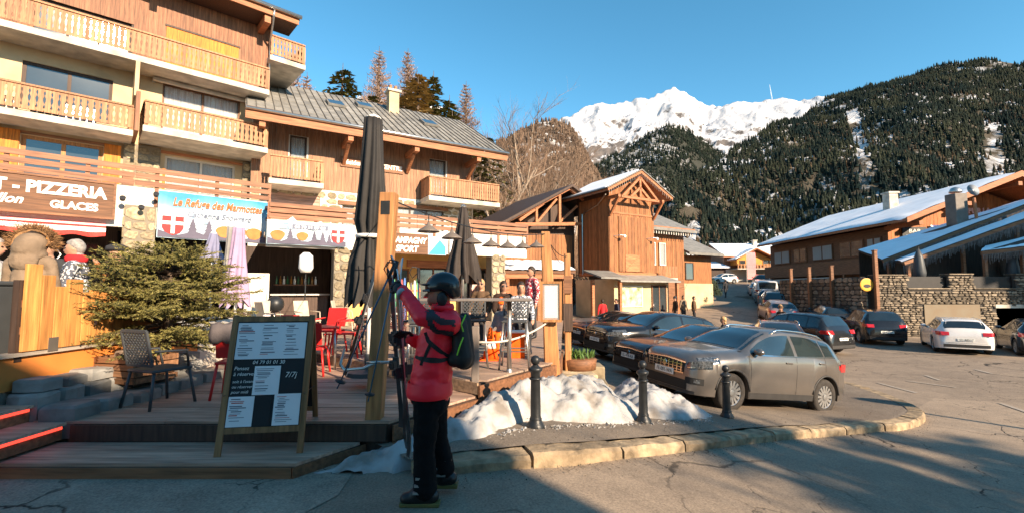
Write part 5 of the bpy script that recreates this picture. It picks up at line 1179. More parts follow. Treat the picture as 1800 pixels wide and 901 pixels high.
yb = 0; hs_ = [.98, .86, .73, .82, .66, .69, .66, .72, .68, .7, .66, .7, .68, .66]; wd = [.175, .15, .165, .19, .12, .17, .17, .17, .16, .18, .17, .17, .17, .17]
for hgt, w in zip(hs_, wd):
    MB().box(-.02, .02 + rng.uniform(-.008, .008), yb + .003, yb + w - .003, .01, hgt).build('fence_plank', W_FENCE, fence, bevel=.006); yb += w
for z in (.2, .5): MB().box(-.055, -.024, 0, yb, z, z + .08).build('rail', W_BROWN, fence)
MB().box(-.10, -.026, -.03, .05, -.1, .8).build('end_post', W_DARK, fence)
br = MB().box(.021, .03, .28, .40, -.02, .14).build('metal_plate', STEEL, fence)
MB().box(.022, .028, .86, .90, .25, .40).build('latch', STEEL, fence)

# ------------------------------------------------------------------ bushy fir in a planter
pl_ = thing('planter_box', 'square slatted wooden planter under the bushy fir', 'planter', (-5.02, 6.3, .50), R(-14))
for k in range(4):
    z = .02 + k * .085
    for a in ((-.34, .34, -.30, -.27), (-.34, .34, .27, .30), (-.34, -.31, -.265, .265), (.31, .34, -.265, .265)): MB().box(*a, z, z + .072).build('slat', wood('planter_wood', (.20, .10, .05), axis='x', rnd=.2), pl_, bevel=.004)
MB().box(-.31, .31, -.27, .27, .0, .30).build('soil', M('soil', (.05, .035, .025), .95, .4, 20, .6), pl_)
lg = MB().tube([(-.2, -.05, .36), (.15, .02, .38)], .07, 10).build('cut_log', BARK, None, smooth=True); lg.parent = None; lg.location = (-4.95, 6.18, .50); tag(lg, 'short cut log lying on the soil of the planter', 'log')
fir = thing('potted_fir', 'wide bushy fir tree with sunlit yellow-green needles growing in the planter', 'tree', (-5.0, 6.75, .84)); fir.scale = (1.13, 1.13, 1.08)
NB = M('near_needles', (.085, .09, .026), .7, .35, 2.0, rnd=.5, col2=(.26, .22, .065), spec=.3)
rr = random.Random(5); tkm = MB(); tkm.tube([(0, 0, -.1), (.03, 0, .7), (.02, .02, 1.36)], [.06, .04, .012], 8); brm = MB(); ndl = MB()
def sprig(p, d, L):
    d = d.normalized(); n = int(L / .011); o = d.orthogonal().normalized()
    for i in range(n):
        q = p + d * (L * i / n); a = rr.uniform(0, 6.28); e = o.copy(); e.rotate(Quaternion(d, a)); t = (e * .8 + d * .75).normalized() * rr.uniform(.03, .052) * (1.0 - .3 * i / n); w = d.cross(e).normalized() * .007
        ndl.add([q - w, q + w, q + t], [(0, 1, 2)])
for w in range(250):
        z = rr.uniform(.08, 1.28); Lmax = 1.0 * math.sqrt(max(.04, 1 - ((z - .48) / .92) ** 2))
        a = rr.uniform(0, 6.283); L = Lmax * rr.uniform(.62, 1.08); d0 = Vector((math.cos(a), math.sin(a), rr.uniform(-.15, .35)))
        pts = [Vector((0, 0, z)) + Vector((d0.x * L * t, d0.y * L * t, L * (d0.z * t - .16 * t * t + .10 * t ** 3))) for t in np.linspace(0, 1, 6)]
        brm.tube(pts, [.012, .010, .008, .006, .005, .003], 4, False)
        for i in range(int(17 * L) + 6):
            t = .22 + .78 * (i + rr.random()) / (int(17 * L) + 6); q = pts[min(int(t * 5), 4)].lerp(pts[min(int(t * 5) + 1, 5)], t * 5 - int(t * 5)) if t < 1 else pts[5]
            dd = (pts[5] - pts[0]).normalized(); sd = Vector((-dd.y, dd.x, 0)) * (1 if i % 2 else -1); dr = dd * .75 + sd * rr.uniform(.5, 1.0) + Vector((0, 0, rr.uniform(-.25, .25))); sprig(q, dr, rr.uniform(.12, .24) * (1.25 - .5 * t))
        sprig(pts[4], pts[5] - pts[4], .2)
for k in range(50): sprig(Vector((rr.uniform(-.3, .3), rr.uniform(-.3, .3), rr.uniform(1.15, 1.32))), Vector((rr.gauss(0, .6), rr.gauss(0, .6), .6)), .22)
tkm.build('trunk', BARKD, fir, smooth=True); brm.build('branches', BARKD, fir); ndl.build('crown', NB, fir, kind='stuff')

# ------------------------------------------------------------------ menu A-board
ab = thing('menu_board', 'wooden A-frame chalkboard covered with printed menus on the entrance platform', 'menu board', (-2.43, 4.58, .13), R(9))
FR = wood('frame_wood', (.24, .115, .045), rnd=.05); ln = math.radians(13)
fr_ = MB(); hb, wb_ = 1.34, .37
for sx in (-1, 1): fr_.box(sx * wb_ - .028, sx * wb_ + .028, -.014, .014, 0, hb)
for z0, z1 in ((.20, .255), (hb - .055, hb)): fr_.box(-wb_ + .029, wb_ - .029, -.0135, .0135, z0, z1)
fp = fr_.build('front_frame', FR, ab); fp.rotation_euler.x = -ln
MB().box(-wb_ + .029, wb_ - .029, -.004, .006, .256, hb - .056).build('chalk_panel', CHALK, fp)
bf_ = MB()
for sx in (-1, 1): bf_.box(sx * (wb_ - .0) - .026, sx * wb_ + .026, -.013, .013, 0, hb * .985)
for z0 in (.25, .75): bf_.box(-wb_ + .027, wb_ - .027, -.0125, .0125, z0, z0 + .05)
bo = bf_.build('back_frame', FR, ab); bo.location = (0, .60, .03); bo.rotation_euler.x = ln - .0
MB().box(-wb_ + .03, wb_ - .03, -.004, .004, .30, hb - .05).build('back_panel', CHALK, bo)
for k in range(2): MB().beam((-.37 + .74 * k, .08, .55), (-.37 + .74 * k, .52, .55), .006, .006).build('stay_cord', IRON, ab)
def sheet(x0, x1, z0, z1, seed, cols=1, red=True):
    p = MB().box(x0, x1, -.0085, -.0055, z0, z1).build('menu_sheet', PAPER, fp); r_ = random.Random(seed); a = MB(); b = MB()
    cw = (x1 - x0) / cols
    for c in range(cols):
        z = z1 - .03
        while z > z0 + .03:
            xa = x0 + c * cw + .012; L = cw * r_.uniform(.35, .8); (b if red and r_.random() < .22 else a).box(xa + (cw - L) * .25 * r_.random(), xa + L * .9, -.0105, -.0088, z, z + r_.choice((.005, .006, .01))); z -= r_.choice((.016, .018, .03))
    a.build('printed_lines', PRINT, p, kind='stuff')
    if b.v: b.build('printed_headings', PRINT_R, p, kind='stuff')
sheet(-.335, .33, .905, 1.272, 1, 3, True); sheet(-.13, .115, .555, .835, 2, 1); sheet(-.335, -.10, .262, .545, 3, 1); sheet(.085, .332, .262, .56, 4, 1)
CH = M('chalk_mark', (.72, .70, .66), .9, .1, 5)
for s_, x, z, h in (('04 79 01 01 30', -.16, .856, .05), ('7/7j', .16, .72, .075), ('Pensez', -.325, .80, .05), ('à réserver', -.325, .745, .05), ('soit à l\'avance', -.325, .675, .04), ('ou réserver', -.325, .625, .04), ('pour midi', -.325, .575, .04)):
    text('chalk_writing', s_, h, CH, fp, (x, -.006, z), depth=.0008, shear=.2)
bt = MB().box(-.055, .06, -.0085, -.0055, .262, .54).build('dark_poster', CHALK, fp)

# ------------------------------------------------------------------ posts, rack, rail
def post(name, label, x, y, z0, z1, w, lean=(0, 0), taper=None, mat=None):
    t = thing(name, label, 'post', (x, y, z0)); h = z1 - z0; a, b = w / 2, (taper or w) / 2
    mb = MB(); mb.v = [(-a, -a, 0), (a, -a, 0), (a, a, 0), (-a, a, 0)] + [(lean[0] + sx * b, lean[1] + sy * b, h) for sx, sy in ((-1, -1), (1, -1), (1, 1), (-1, 1))]; mb.f = [(0, 3, 2, 1), (4, 5, 6, 7), (0, 1, 5, 4), (1, 2, 6, 5), (2, 3, 7, 6), (3, 0, 4, 7)]; mb.m = [0] * 6
    mb.build('shaft', mat or W_POST, t, bevel=.012); return t
pA = post('timber_post', 'thick timber post carrying the light cables behind the raised skis', -1.50, 5.12, -.02, 2.78, .165, (.13, 0), .175)
MB().box(.06, .16, -.09, .07, 2.55, 2.7).build('cable_hook', IRON, pA)
pB = post('timber_post', 'squared timber post with flared foot holding the framed menu case', .70, 8.05, .0, 2.72, .27, (-.12, 0), .15)
pC = post('timber_post', 'thin timber post with dark boards standing behind the menu case', 1.12, 9.4, -.1, 2.45, .12, (0, 0), .12)
MB().box(-.09, .09, -.1, -.062, 1.0, 1.55).build('dark_board', W_DARK, pC); MB().box(-.08, .08, -.1, -.062, 1.75, 2.1).build('dark_board', W_BROWN, pC)
pD = post('metal_post', 'short grey square railing post at the front edge of the deck', -.50, 6.42, -.05, 1.22, .10, mat=M('grey_post', (.16, .13, .11), .6, .2, 4))
mc_ = thing('menu_case', 'framed menu case with white sheet fixed to the flared timber post', 'menu case', (.66, 7.86, 1.52), R(-6))
MB().box(-.16, .16, -.02, .02, -.32, .32).build('back', W_POST, mc_); 
for a in ((-.18, -.14, -.34, .34), (.14, .18, -.34, .34), (-.14, .14, .30, .34), (-.14, .14, -.34, -.30)): MB().box(a[0], a[1], -.05, .0, a[2], a[3]).build('frame', W_POST, mc_)
MB().box(-.11, .11, -.026, -.022, -.27, .27).build('sheet', PAPER, mc_); MB().box(-.139, .139, -.04, -.037, -.299, .299).build('pane', GLASS_T, mc_)
# steel rope rails
rope = thing('rail_rope', 'pale rope handrail sagging between the metal post and the flared post', 'rope', (0, 0, 0)); P0 = Vector((-.45, 6.42, 1.0)); P1 = Vector((.62, 7.95, 1.18))
MB().tube([P0.lerp(P1, t) + Vector((0, 0, -.22 * 4 * t * (1 - t) * .5)) for t in np.linspace(0, 1, 9)], .016, 6).build('rope', M('rope', (.55, .5, .42), .9, .15, 20), rope, smooth=True)
rk = thing('ski_rack', 'bent steel tube ski rack fixed across the timber post', 'ski rack', (-1.5, 4.98, .95)); 
MB().tube([(-.32, .1, .12), (-.30, -.05, -.02), (-.22, -.14, -.06), (-.02, -.16, -.04), (.12, -.15, .02), (.34, -.14, .02)], .016, 8).build('bar', STEEL, rk, smooth=True); MB().tube([(-.02, -.16, -.04), (.0, -.09, -.02)], .016, 8).build('bracket', STEEL, rk); MB().tube([(.10, -.15, .02), (.06, -.3, .04), (.2, -.34, .05)], .014, 8).build('hook', STEEL, rk, smooth=True)

# ------------------------------------------------------------------ parasols
def parasol(label, x, y, z0, ztop, zbot, r0, r1, mat, polem, tie=True, folds=9):
    t = thing('folded_parasol', label, 'parasol', (x, y, z0)); H = ztop - z0; hb = zbot - z0
    MB().tube([(0, 0, 0), (0, 0, H * .98)], .03, 10).build('pole', polem, t, smooth=True)
    cn = MB(); NV = 14; NU = folds * 6; zs = [hb + (H - hb) * j / NV for j in range(NV + 1)]; tz = hb + (H - hb) * .33
    for j, z in enumerate(zs):
        v = j / NV; r_ = r0 + (r1 - r0) * v; r_ *= 1 - (.42 * math.exp(-((z - tz) / .12) ** 2) if tie else 0)
        for i in range(NU):
            a = 2 * math.pi * i / NU; k = 1 + (.26 * (1 - .6 * v)) * math.sin(folds * a + 1.2 * math.sin(v * 5)) + .07 * math.sin(2 * a + v * 6); cn.v.append((r_ * k * math.cos(a), r_ * k * math.sin(a), z - (.10 * math.sin(folds * a) if j == 0 else 0)))
    for j in range(NV):
        for i in range(NU): cn.f.append((j * NU + i, j * NU + (i + 1) % NU, (j + 1) * NU + (i + 1) % NU, (j + 1) * NU + i)); cn.m.append(0)
    cn.f.append(tuple(NV * NU + i for i in range(NU))); cn.m.append(0); cn.build('canopy', mat, t, smooth=True)
    if tie: MB().lathe([(r0 * .78, 0), (r0 * .8, .03), (r0 * .78, .05)], 18, (0, 0, tz + .02)).build('tie_strap', LETTER, t, smooth=True)
    MB().lathe([(r1 * .9, 0), (r1 * .95, .02), (.02, .07)], 14, (0, 0, H)).build('top_cap', polem, t)
    MB().lathe([(.3, 0), (.3, .06), (.05, .1), (.05, .3)], 16).build('base', GREY_PL, t); return t
BLK_F = M('black_canvas', (.018, .016, .015), .75, .3, 3, .2, 12); BRN_F = M('dark_brown_canvas', (.03, .022, .018), .75, .3, 3, .2, 12); PUR = M('mauve_canvas', (.36, .25, .37), .8, .12, 3, .2, 12)
parasol('tall black folded parasol tied with a white strap behind the timber post', -2.07, 6.75, .5, 4.25, 1.55, .27, .12, BLK_F, LETTER)
parasol('smaller dark folded parasol right of the skier under the lamp cable', -1.06, 10.0, .5, 3.50, 1.95, .33, .07, BRN_F, STEEL, False)
parasol('mauve folded parasol beside the bushy fir', -6.05, 10.2, .5, 3.08, 1.42, .24, .10, PUR, LETTER, False, 7)
parasol('small blue-grey folded parasol between the fir and the mauve parasol', -7.9, 12.2, .5, 3.2, 2.5, .24, .08, M('bluegrey_canvas', (.2, .2, .3), .8, .15, 3), LETTER, False, 7)
parasol('narrow grey folded parasol leaning beside the mauve one', -7.1, 11.6, .5, 3.3, 2.0, .10, .06, M('grey_canvas', (.22, .21, .2), .8, .15, 3), LETTER, False, 7)

# ------------------------------------------------------------------ cables and pendant lamps
cab = thing('light_cable', 'black cable slung between the timber posts carrying the pendant lamps', 'cable', (0, 0, 0))
def sag(a, b, s_, n=12): a = Vector(a); b = Vector(b); return [a.lerp(b, t) + Vector((0, 0, -4 * s_ * t * (1 - t))) for t in np.linspace(0, 1, n)]
c1 = sag((-1.32, 5.15, 2.70), (.58, 8.0, 2.68), .14); MB().tube(c1, .008, 5).build('cable', IRON, cab); MB().tube(sag((.58, 8.0, 2.66), (1.12, 9.4, 2.40), .12), .008, 5).build('cable', IRON, cab); MB().tube(sag((-1.32, 5.15, 2.66), (-4.3, 12.5, 3.6), .25), .008, 5).build('cable', IRON, cab); MB().tube(sag((.62, 8.0, 2.6), (2.0, 17, 2.8), .25), .008, 5).build('cable', IRON, cab)
lamps = [(727, 395, 6.0), (770, 405, 6.4), (805, 412, 6.9), (835, 420, 7.2), (868, 425, 7.4), (898, 424, 7.6), (922, 425, 7.75)]
LSH = M('tin_shade', (.26, .21, .17), .5, .2, 5, metal=.5)
for k in range(7):
    t = .16 + k * .125; p = Vector((-1.32, 5.15, 2.70)).lerp(Vector((.58, 8.0, 2.68)), t) + Vector((0, 0, -.56 * t * (1 - t)))
    L = thing('pendant_lamp', 'flat conical tin pendant lamp on the cable, ' + ['nearest the post behind the skis', 'second from the post behind the skis', 'third from the post behind the skis', 'in the middle of the seven', 'third from the menu case post', 'second from the menu case post', 'nearest the menu case post'][k], 'lamp', tuple(p), 0, 'pendant lamps on the cable'); MB().tube([(0, 0, 0), (0, 0, -.10)], .006, 5).build('cord', IRON, L); MB().lathe([(.012, -.09), (.025, -.13), (.05, -.145), (.135, -.205), (.137, -.212), (.05, -.16), (.01, -.15)], 18).build('shade', LSH, L, smooth=True); MB().sphere((0, 0, -.195), .028, 8, 6).build('bulb', LETTER, L, smooth=True)
# ------------------------------------------------------------------ people
SKIN = M('skin', (.40, .215, .14), .55, .08, 6, spec=.4); EYE = M('eye_dark', (.02, .015, .012), .2, .1); LIP = M('lips', (.42, .16, .13), .5, .05)
def cmat(name, col, rough=.85): return M('cloth_' + name, col, rough, .22, 6, .6, 14, spec=.2)
def remeshed(mb, voxel, smooth=6):
    me = mb.mesh('tmp', SKIN); o = bpy.data.objects.new('tmp', me)
    r_ = o.modifiers.new('r', 'REMESH'); r_.mode = 'VOXEL'; r_.voxel_size = voxel; r_.use_smooth_shade = True
    s_ = o.modifiers.new('s', 'SMOOTH'); s_.iterations = smooth; s_.factor = .5
    m2 = eval_mesh(o); bpy.data.objects.remove(o); return m2
def capsule(mb, a, b, ra, rb, sx=1.0):
    a, b = Vector(a), Vector(b); n = 6; d = b - a; L = max(d.length, 1e-4); u = d / L; pts = []; rs = []
    for i in range(4): t = math.pi / 2 * (1 - i / 3); pts.append(a - u * ra * math.sin(t) * .999); rs.append(max(.002, ra * math.cos(t)))
    for i in range(1, 4): t = math.pi / 2 * i / 3; pts.append(b + u * rb * math.sin(t) * .999) if i else None; rs.append(max(.002, rb * math.cos(t)))
    pts.insert(4, b); rs.insert(4, rb); mb.tube(pts, rs, 12)
def make_body(parent, segs, ells, mats, voxel=.018, smooth=5, name='body', wrinkle=0.0):
    """segs: (a, b, ra, rb, zone); ells: (centre, (rx, ry, rz), zone); mats: zone -> material"""
    mb = MB()
    for a, b, ra, rb, z in segs: capsule(mb, a, b, ra, rb)
    for c, r_, z in ells: mb.sphere(c, 1, 14, 10, sc=r_)
    me = remeshed(mb, voxel, smooth); zones = list(mats); me.materials.clear()
    for z in zones: me.materials.append(mats[z])
    n = len(me.polygons); cen = np.empty(n * 3); me.polygons.foreach_get('center', cen); cen = cen.reshape(-1, 3); best = np.full(n, 1e9); idx = np.zeros(n, int)
    for a, b, ra, rb, z in segs:
        a, b = np.array(a, float), np.array(b, float); d = b - a; t = np.clip(((cen - a) @ d) / max(d @ d, 1e-9), 0, 1); q = np.linalg.norm(cen - (a + t[:, None] * d), axis=1) - (ra + (rb - ra) * t); k = q < best; best[k] = q[k]; idx[k] = zones.index(z)
    for c, r_, z in ells:
        q = (np.linalg.norm((cen - np.array(c, float)) / np.array(r_, float), axis=1) - 1) * min(r_); k = q < best; best[k] = q[k]; idx[k] = zones.index(z)
    me.polygons.foreach_set('material_index', idx.astype(np.int32)); me.polygons.foreach_set('use_smooth', [True] * n)
    if wrinkle:
        nv = len(me.vertices); co = np.empty(nv * 3); me.vertices.foreach_get('co', co); no = np.empty(nv * 3); me.vertex_normals.foreach_get('vector', no); co = co.reshape(-1, 3); no = no.reshape(-1, 3)
        w = np.array([noise.fractal(Vector((p[0] * 13, p[1] * 13, p[2] * 19)), .8, 2, 3) for p in co]); me.vertices.foreach_set('co', (co + no * (w * wrinkle)[:, None]).ravel()); me.update()
    return obj(name, me, parent)
def head_parts(body_parent, c, fwd, r_=.105, hair=None, hat=None, hatmat=None, glasses=False):
    """c = head centre, fwd = unit look direction; adds eyes, ears, hair and headgear as children"""
    fwd = Vector(fwd).normalized(); side = Vector((-fwd.y, fwd.x, 0)).normalized(); up = Vector((0, 0, 1)); mt = Matrix((side, fwd, up)).transposed().to_4x4(); mt.translation = Vector(c)
    e = MB()
    for s_ in (-1, 1): e.sphere((s_ * .035, r_ * .82, .012), .013, 8, 6)
    e.xf(mt).build('eyes', EYE, body_parent, smooth=True); m_ = MB().sphere((0, r_ * .84, -.052), .02, 8, 6, sc=(1.1, .4, .3)).xf(mt).build('mouth', LIP, body_parent, smooth=True)
    if glasses:
        g_ = MB()
        for s_ in (-1, 1): g_.sphere((s_ * .036, r_ * .86, .012), .03, 10, 6, sc=(1, .35, .8))
        g_.tube([(-.07, .05, .02), (-.05, r_ * .88, .018), (.05, r_ * .88, .018), (.07, .05, .02)], .005, 5); g_.xf(mt).build('sunglasses', BLACK, body_parent, smooth=True)
    if hair:
        h = MB(); hm, ln = hair; h.sphere((0, -.014, .022), 1, 16, 12, sc=(r_ * .86, r_ * 1.06, r_ * 1.16))
        if ln: h.sphere((0, -.045, -.09), 1, 12, 8, sc=(r_ * .82, r_ * .62, .13 * ln))
        me = h.mesh('hair', hm, True)
        for v in me.vertices:
            p = v.co
            line = .055 if p.y > .04 else (.055 - (.04 - p.y) * .75 if p.y > -.05 else -.10 - .12 * ln)
            if p.z < line: v.co = p * .62
            else: v.co += Vector((noise.noise(p * 40), noise.noise(p * 40 + Vector((9, 9, 9))), noise.noise(p * 37))) * .009
        me.transform(mt); obj('hair', me, body_parent)
    if hat == 'beanie':
        h = MB(); h.lathe([(r_ * 1.0, .02), (r_ * 1.06, .03), (r_ * 1.06, .07), (r_ * .98, .08), (r_ * .9, .12), (r_ * .6, .155), (.01, .17)], 16, (0, -.012, -.005), sy=1.1); h.xf(mt).build('beanie', hatmat, body_parent, smooth=True)
    if hat == 'cap':
        h = MB(); h.lathe([(r_ * 1.02, .035), (r_ * 1.12, .06), (r_ * 1.06, .1), (r_ * .6, .13), (.01, .138)], 16, (0, .0, 0), sy=1.18); h.lathe([(r_ * .6, .04), (r_ * .66, .045), (r_ * .6, .05)], 14, (0, r_ * .75, 0)); h.xf(mt).build('cap', hatmat, body_parent, smooth=True)
    return mt
def simple_hand(mb_list, wrist, d, zone):
    wrist, d = Vector(wrist), Vector(d).normalized(); s_ = d.orthogonal().normalized(); mb_list.append((wrist, wrist + d * .07, .03, .034, zone))
    for k in range(4): q = wrist + d * .08 + s_ * (.027 - .018 * k); mb_list.append((q, q + d * (.055 - .006 * abs(k - 1.3)) - Vector((0, 0, .012)), .011, .009, zone))
    q = wrist + d * .03 + s_ * .03; mb_list.append((q, q + d * .04 + s_ * .025, .012, .010, zone))
def person(label, loc, rz, pose, jacket, pants, hair=None, hat=None, hatmat=None, h=1.72, shoes=None, lean=0.0, voxel=.022, arms=None, glasses=False, group=None, wide=1.0, scarf=None, head_turn=0.0, seat=.46):
    """local frame: +y is the way the person faces"""
    t = thing('person', label, 'person', loc, rz, group); k = h / 1.72; S = []; E = []
    V = lambda x, y, z: (x * k, y * k, z * k)
    if pose == 'sit': hz, sh, hip_y = seat / k + .09, seat / k + .60, 0
    else: hz, sh, hip_y = .92, 1.43, 0
    ly = lean
    S += [(V(0, 0, hz), V(0, ly * .5, (hz + sh) / 2), .15 * k * wide, .155 * k * wide, 'j'), (V(0, ly * .5, (hz + sh) / 2), V(0, ly, sh - .06), .155 * k * wide, .13 * k * wide, 'j'), (V(-.15 * wide, ly, sh - .03), V(.15 * wide, ly, sh - .03), .085 * k, .085 * k, 'j'), (V(0, ly, sh), V(0, ly + .015, sh + .10), .062 * k, .055 * k, 's')]
    hc = V(0, ly + .03, sh + .205); E += [(hc, (.078 * k, .096 * k, .118 * k), 's'), ((hc[0], hc[1] + .03 * k, hc[2] - .055 * k), (.052 * k, .06 * k, .055 * k), 's')]
    ft = Vector((math.sin(head_turn), math.cos(head_turn), 0)); S += [(Vector(hc) + ft * .085 * k + Vector((0, 0, .01)), Vector(hc) + ft * .112 * k + Vector((0, 0, -.022)), .012 * k, .016 * k, 's')]
    for s_ in (-1, 1):
        sd = Vector((ft.y, -ft.x, 0)); ear = Vector(hc) + sd * s_ * .078 * k; S.append((ear, ear + Vector((0, 0, -.02)), .016 * k, .013 * k, 's'))
    if arms is None: arms = ([(.24, .06, sh - .32), (.22, .22, hz + .08)], [(-.24, .06, sh - .32), (-.22, .22, hz + .08)]) if pose == 'sit' else ([(.25, -.01, 1.13), (.26, .06, .88)], [(-.25, -.01, 1.13), (-.26, .06, .88)])
    for s_, (el, wr) in zip((1, -1), arms):
        a = V(.185 * s_ * wide, ly, sh - .045); e, w = V(*el), V(*wr); S += [(a, e, .068 * k, .056 * k, 'j'), (e, w, .055 * k, .042 * k, 'j')]; simple_hand(S, w, Vector(w) - Vector(e), 's')
    for s_ in (-1, 1):
        if pose == 'sit':
            kn = V(.11 * s_, .44, hz - .02); an = V(.12 * s_, .42, .09); S += [(V(.09 * s_, .02, hz - .02), kn, .09 * k, .068 * k, 'p'), (kn, an, .066 * k, .045 * k, 'p'), (an, V(.12 * s_, .58, .045), .05 * k, .042 * k, 'b')]
        else:
            st = .17 * s_ if pose == 'walk' else .02 * s_; kn = V(.095 * s_, st * .6 + .03, .5); an = V(.1 * s_, st, .09); S += [(V(.085 * s_, 0, hz - .06), kn, .098 * k, .07 * k, 'p'), (kn, an, .068 * k, .048 * k, 'p'), (an, V(.105 * s_, st + .15, .045), .05 * k, .04 * k, 'b')]
    body = make_body(t, S, E, {'j': jacket, 'p': pants, 's': SKIN, 'b': shoes or BLACK}, voxel, 4, wrinkle=.007)
    head_parts(t, hc, ft, .105 * k, hair, hat, hatmat, glasses)
    if scarf: MB().lathe([(.085, -.05), (.115, -.03), (.12, .02), (.09, .06)], 14, (0, ly * k, (sh + .07) * k), sy=1.05).build('scarf', scarf, t, smooth=True)
    return t, hc
H_GREY = M('grey_hair', (.27, .25, .235), .7, .3, 30, .4, 40); H_DK = M('dark_hair', (.03, .02, .014), .6, .3, 30, .4, 40); H_BLD = M('blond_hair', (.42, .26, .12), .6, .3, 30, .4, 40); FUR = M('fur', (.25, .135, .06), .9, .5, 30, .8, 40)
BEIGE = cmat('beige', (.20, .145, .10)); CRM = cmat('cream', (.42, .41, .40)); NAVY = cmat('navy', (.03, .035, .06)); CHAR = cmat('charcoal', (.035, .035, .038)); REDC = cmat('red', (.55, .025, .03)); ORG = cmat('orange', (.85, .12, .01)); TAN = cmat('tan', (.11, .066, .038)); PLAID = M('cloth_plaid', (.35, .02, .04), .8, .0, 26, .2, col2=(.75, .6, .58), contrast=(.52, .58)); CAMO = M('cloth_pattern', (.08, .09, .12), .8, 0, 30, .2, col2=(.7, .7, .72), contrast=(.5, .55)); GRYC = cmat('grey', (.2, .2, .2)); BRNC = cmat('brown', (.035, .02, .014)); MUST = cmat('mustard', (.70, .26, .02))

# left terrace guests
TZ = 1.0
t, hc = person('person seen from behind in a beige parka with a large fur-trimmed hood', (-5.86, 5.62, TZ), R(15), 'sit', BEIGE, CHAR, (H_DK, .3), None, None, 1.74, lean=.02, wide=1.05, seat=.47)
hd_ = MB(); hd_.sphere((0, -.04, -.02), 1, 18, 12, sc=(.158, .15, .14)); hd_.sphere((0, -.06, -.15), 1, 16, 10, sc=(.175, .14, .10)); hd_.sphere((0, -.10, -.08), 1, 16, 10, sc=(.15, .13, .14)); hd_.sphere((0, -.15, -.22), 1, 14, 8, sc=(.15, .07, .13)); hme_ = remeshed(hd_, .016, 3); hme_.materials.clear(); hme_.materials.append(BEIGE)
for v in hme_.vertices: p = v.co; p.y -= .007 * noise.noise(Vector((p.x * 9, p.y * 9, p.z * 22))) + .006 * noise.noise(Vector((p.x * 30, 0, p.z * 40)))
hme_.polygons.foreach_set('use_smooth', [True] * len(hme_.polygons)); obj('hood', hme_, t, hc)
MB().tube([(hc[0], hc[1] - .205 + .1 * abs(q), hc[2] + .10 - .3 * (q + .0) ** 2 - .22 * (1 - q) * .5) for q in np.linspace(-.2, 1, 7)], .006, 5).build('hood_seam', cmat('seam', (.06, .04, .025)), t)
fu = MB(); rr = random.Random(3)
for k in range(2600):
    a = rr.uniform(-.35, math.pi + .35); p = Vector((math.cos(a) * .19, .0, math.sin(a) * .165)); e = (p.normalized() * rr.uniform(.03, .09) + Vector((rr.gauss(0, .02), rr.gauss(0, .045), rr.gauss(0, .02)))); w = Vector((rr.gauss(0, 1), rr.gauss(0, 1), rr.gauss(0, 1))).normalized() * .006
    b0 = p + Vector((0, rr.uniform(-.05, .05), 0)); fu.add([b0 - w, b0 + w, b0 + e], [(0, 1, 2)])
fu.tube([(math.cos(a) * .185, 0, math.sin(a) * .16) for a in np.linspace(-.35, math.pi + .35, 16)], .035, 8); fu.xf(Matrix.Translation((hc[0], hc[1] - .02, hc[2] + .0)) @ Matrix.Rotation(R(-12), 4, 'X')).build('fur_trim', FUR, t)
person('seated person in a mustard knit beanie behind the fur hood', (-7.35, 7.35, TZ), R(190), 'sit', CHAR, CHAR, None, 'beanie', MUST, 1.82, seat=.52)
person('grey-haired man in a red scarf and patterned jacket at the left terrace table', (-5.98, 6.35, TZ), R(122), 'sit', CAMO, NAVY, (H_GREY, .5), None, None, 1.72, scarf=REDC, wide=1.1)
person('man in a dark flat cap and orange top beside the bushy fir', (-5.95, 7.0, TZ), R(120), 'sit', cmat('pale_orange', (.32, .12, .04)), CHAR, None, 'cap', CHAR, 1.72, arms=([(.3, .15, .8), (.18, .28, 1.1)], [(-.24, .06, .75), (-.2, .25, .6)]))
person('grey-haired guest in a white jacket at the left picture edge', (-6.75, 6.0, TZ), R(-70), 'sit', CRM, NAVY, (H_GREY, .8), None, None, 1.7)
lt_ = thing('cafe_table', 'pale wooden table between the guests on the left terrace', 'table', (-6.5, 6.7, TZ)); MB().box(-.4, .4, -.5, .5, .72, .75).build('table_top', W_FENCE, lt_, bevel=.01)
for a in (-.33, .33):
    for b in (-.42, .42): MB().box(a - .03, a + .03, b - .03, b + .03, 0, .72).build('leg', W_BROWN, lt_)
sc_ = MB().box(-.28, .28, -.02, .02, .35, 1.05).build('chair_panel', W_FENCE); sc_.name = 'wooden_screen'; sc_.location = (-6.15, 5.95, TZ); tag(sc_, 'pale wooden board standing behind the fur-hooded person', 'board')
gb = thing('waste_bin', 'tall dark grey bin at the left picture edge beside the plank fence', 'bin', (-5.95, 5.15, .84), R(4)); MB().prism([(-.2, 0), (.2, 0), (.26, .92), (-.26, .92)], -.25, .25).build('tub', GREY_PL, gb, bevel=.02); MB().box(-.28, .28, -.27, .27, .92, .97).build('lid', GREY_PL, gb, bevel=.015)

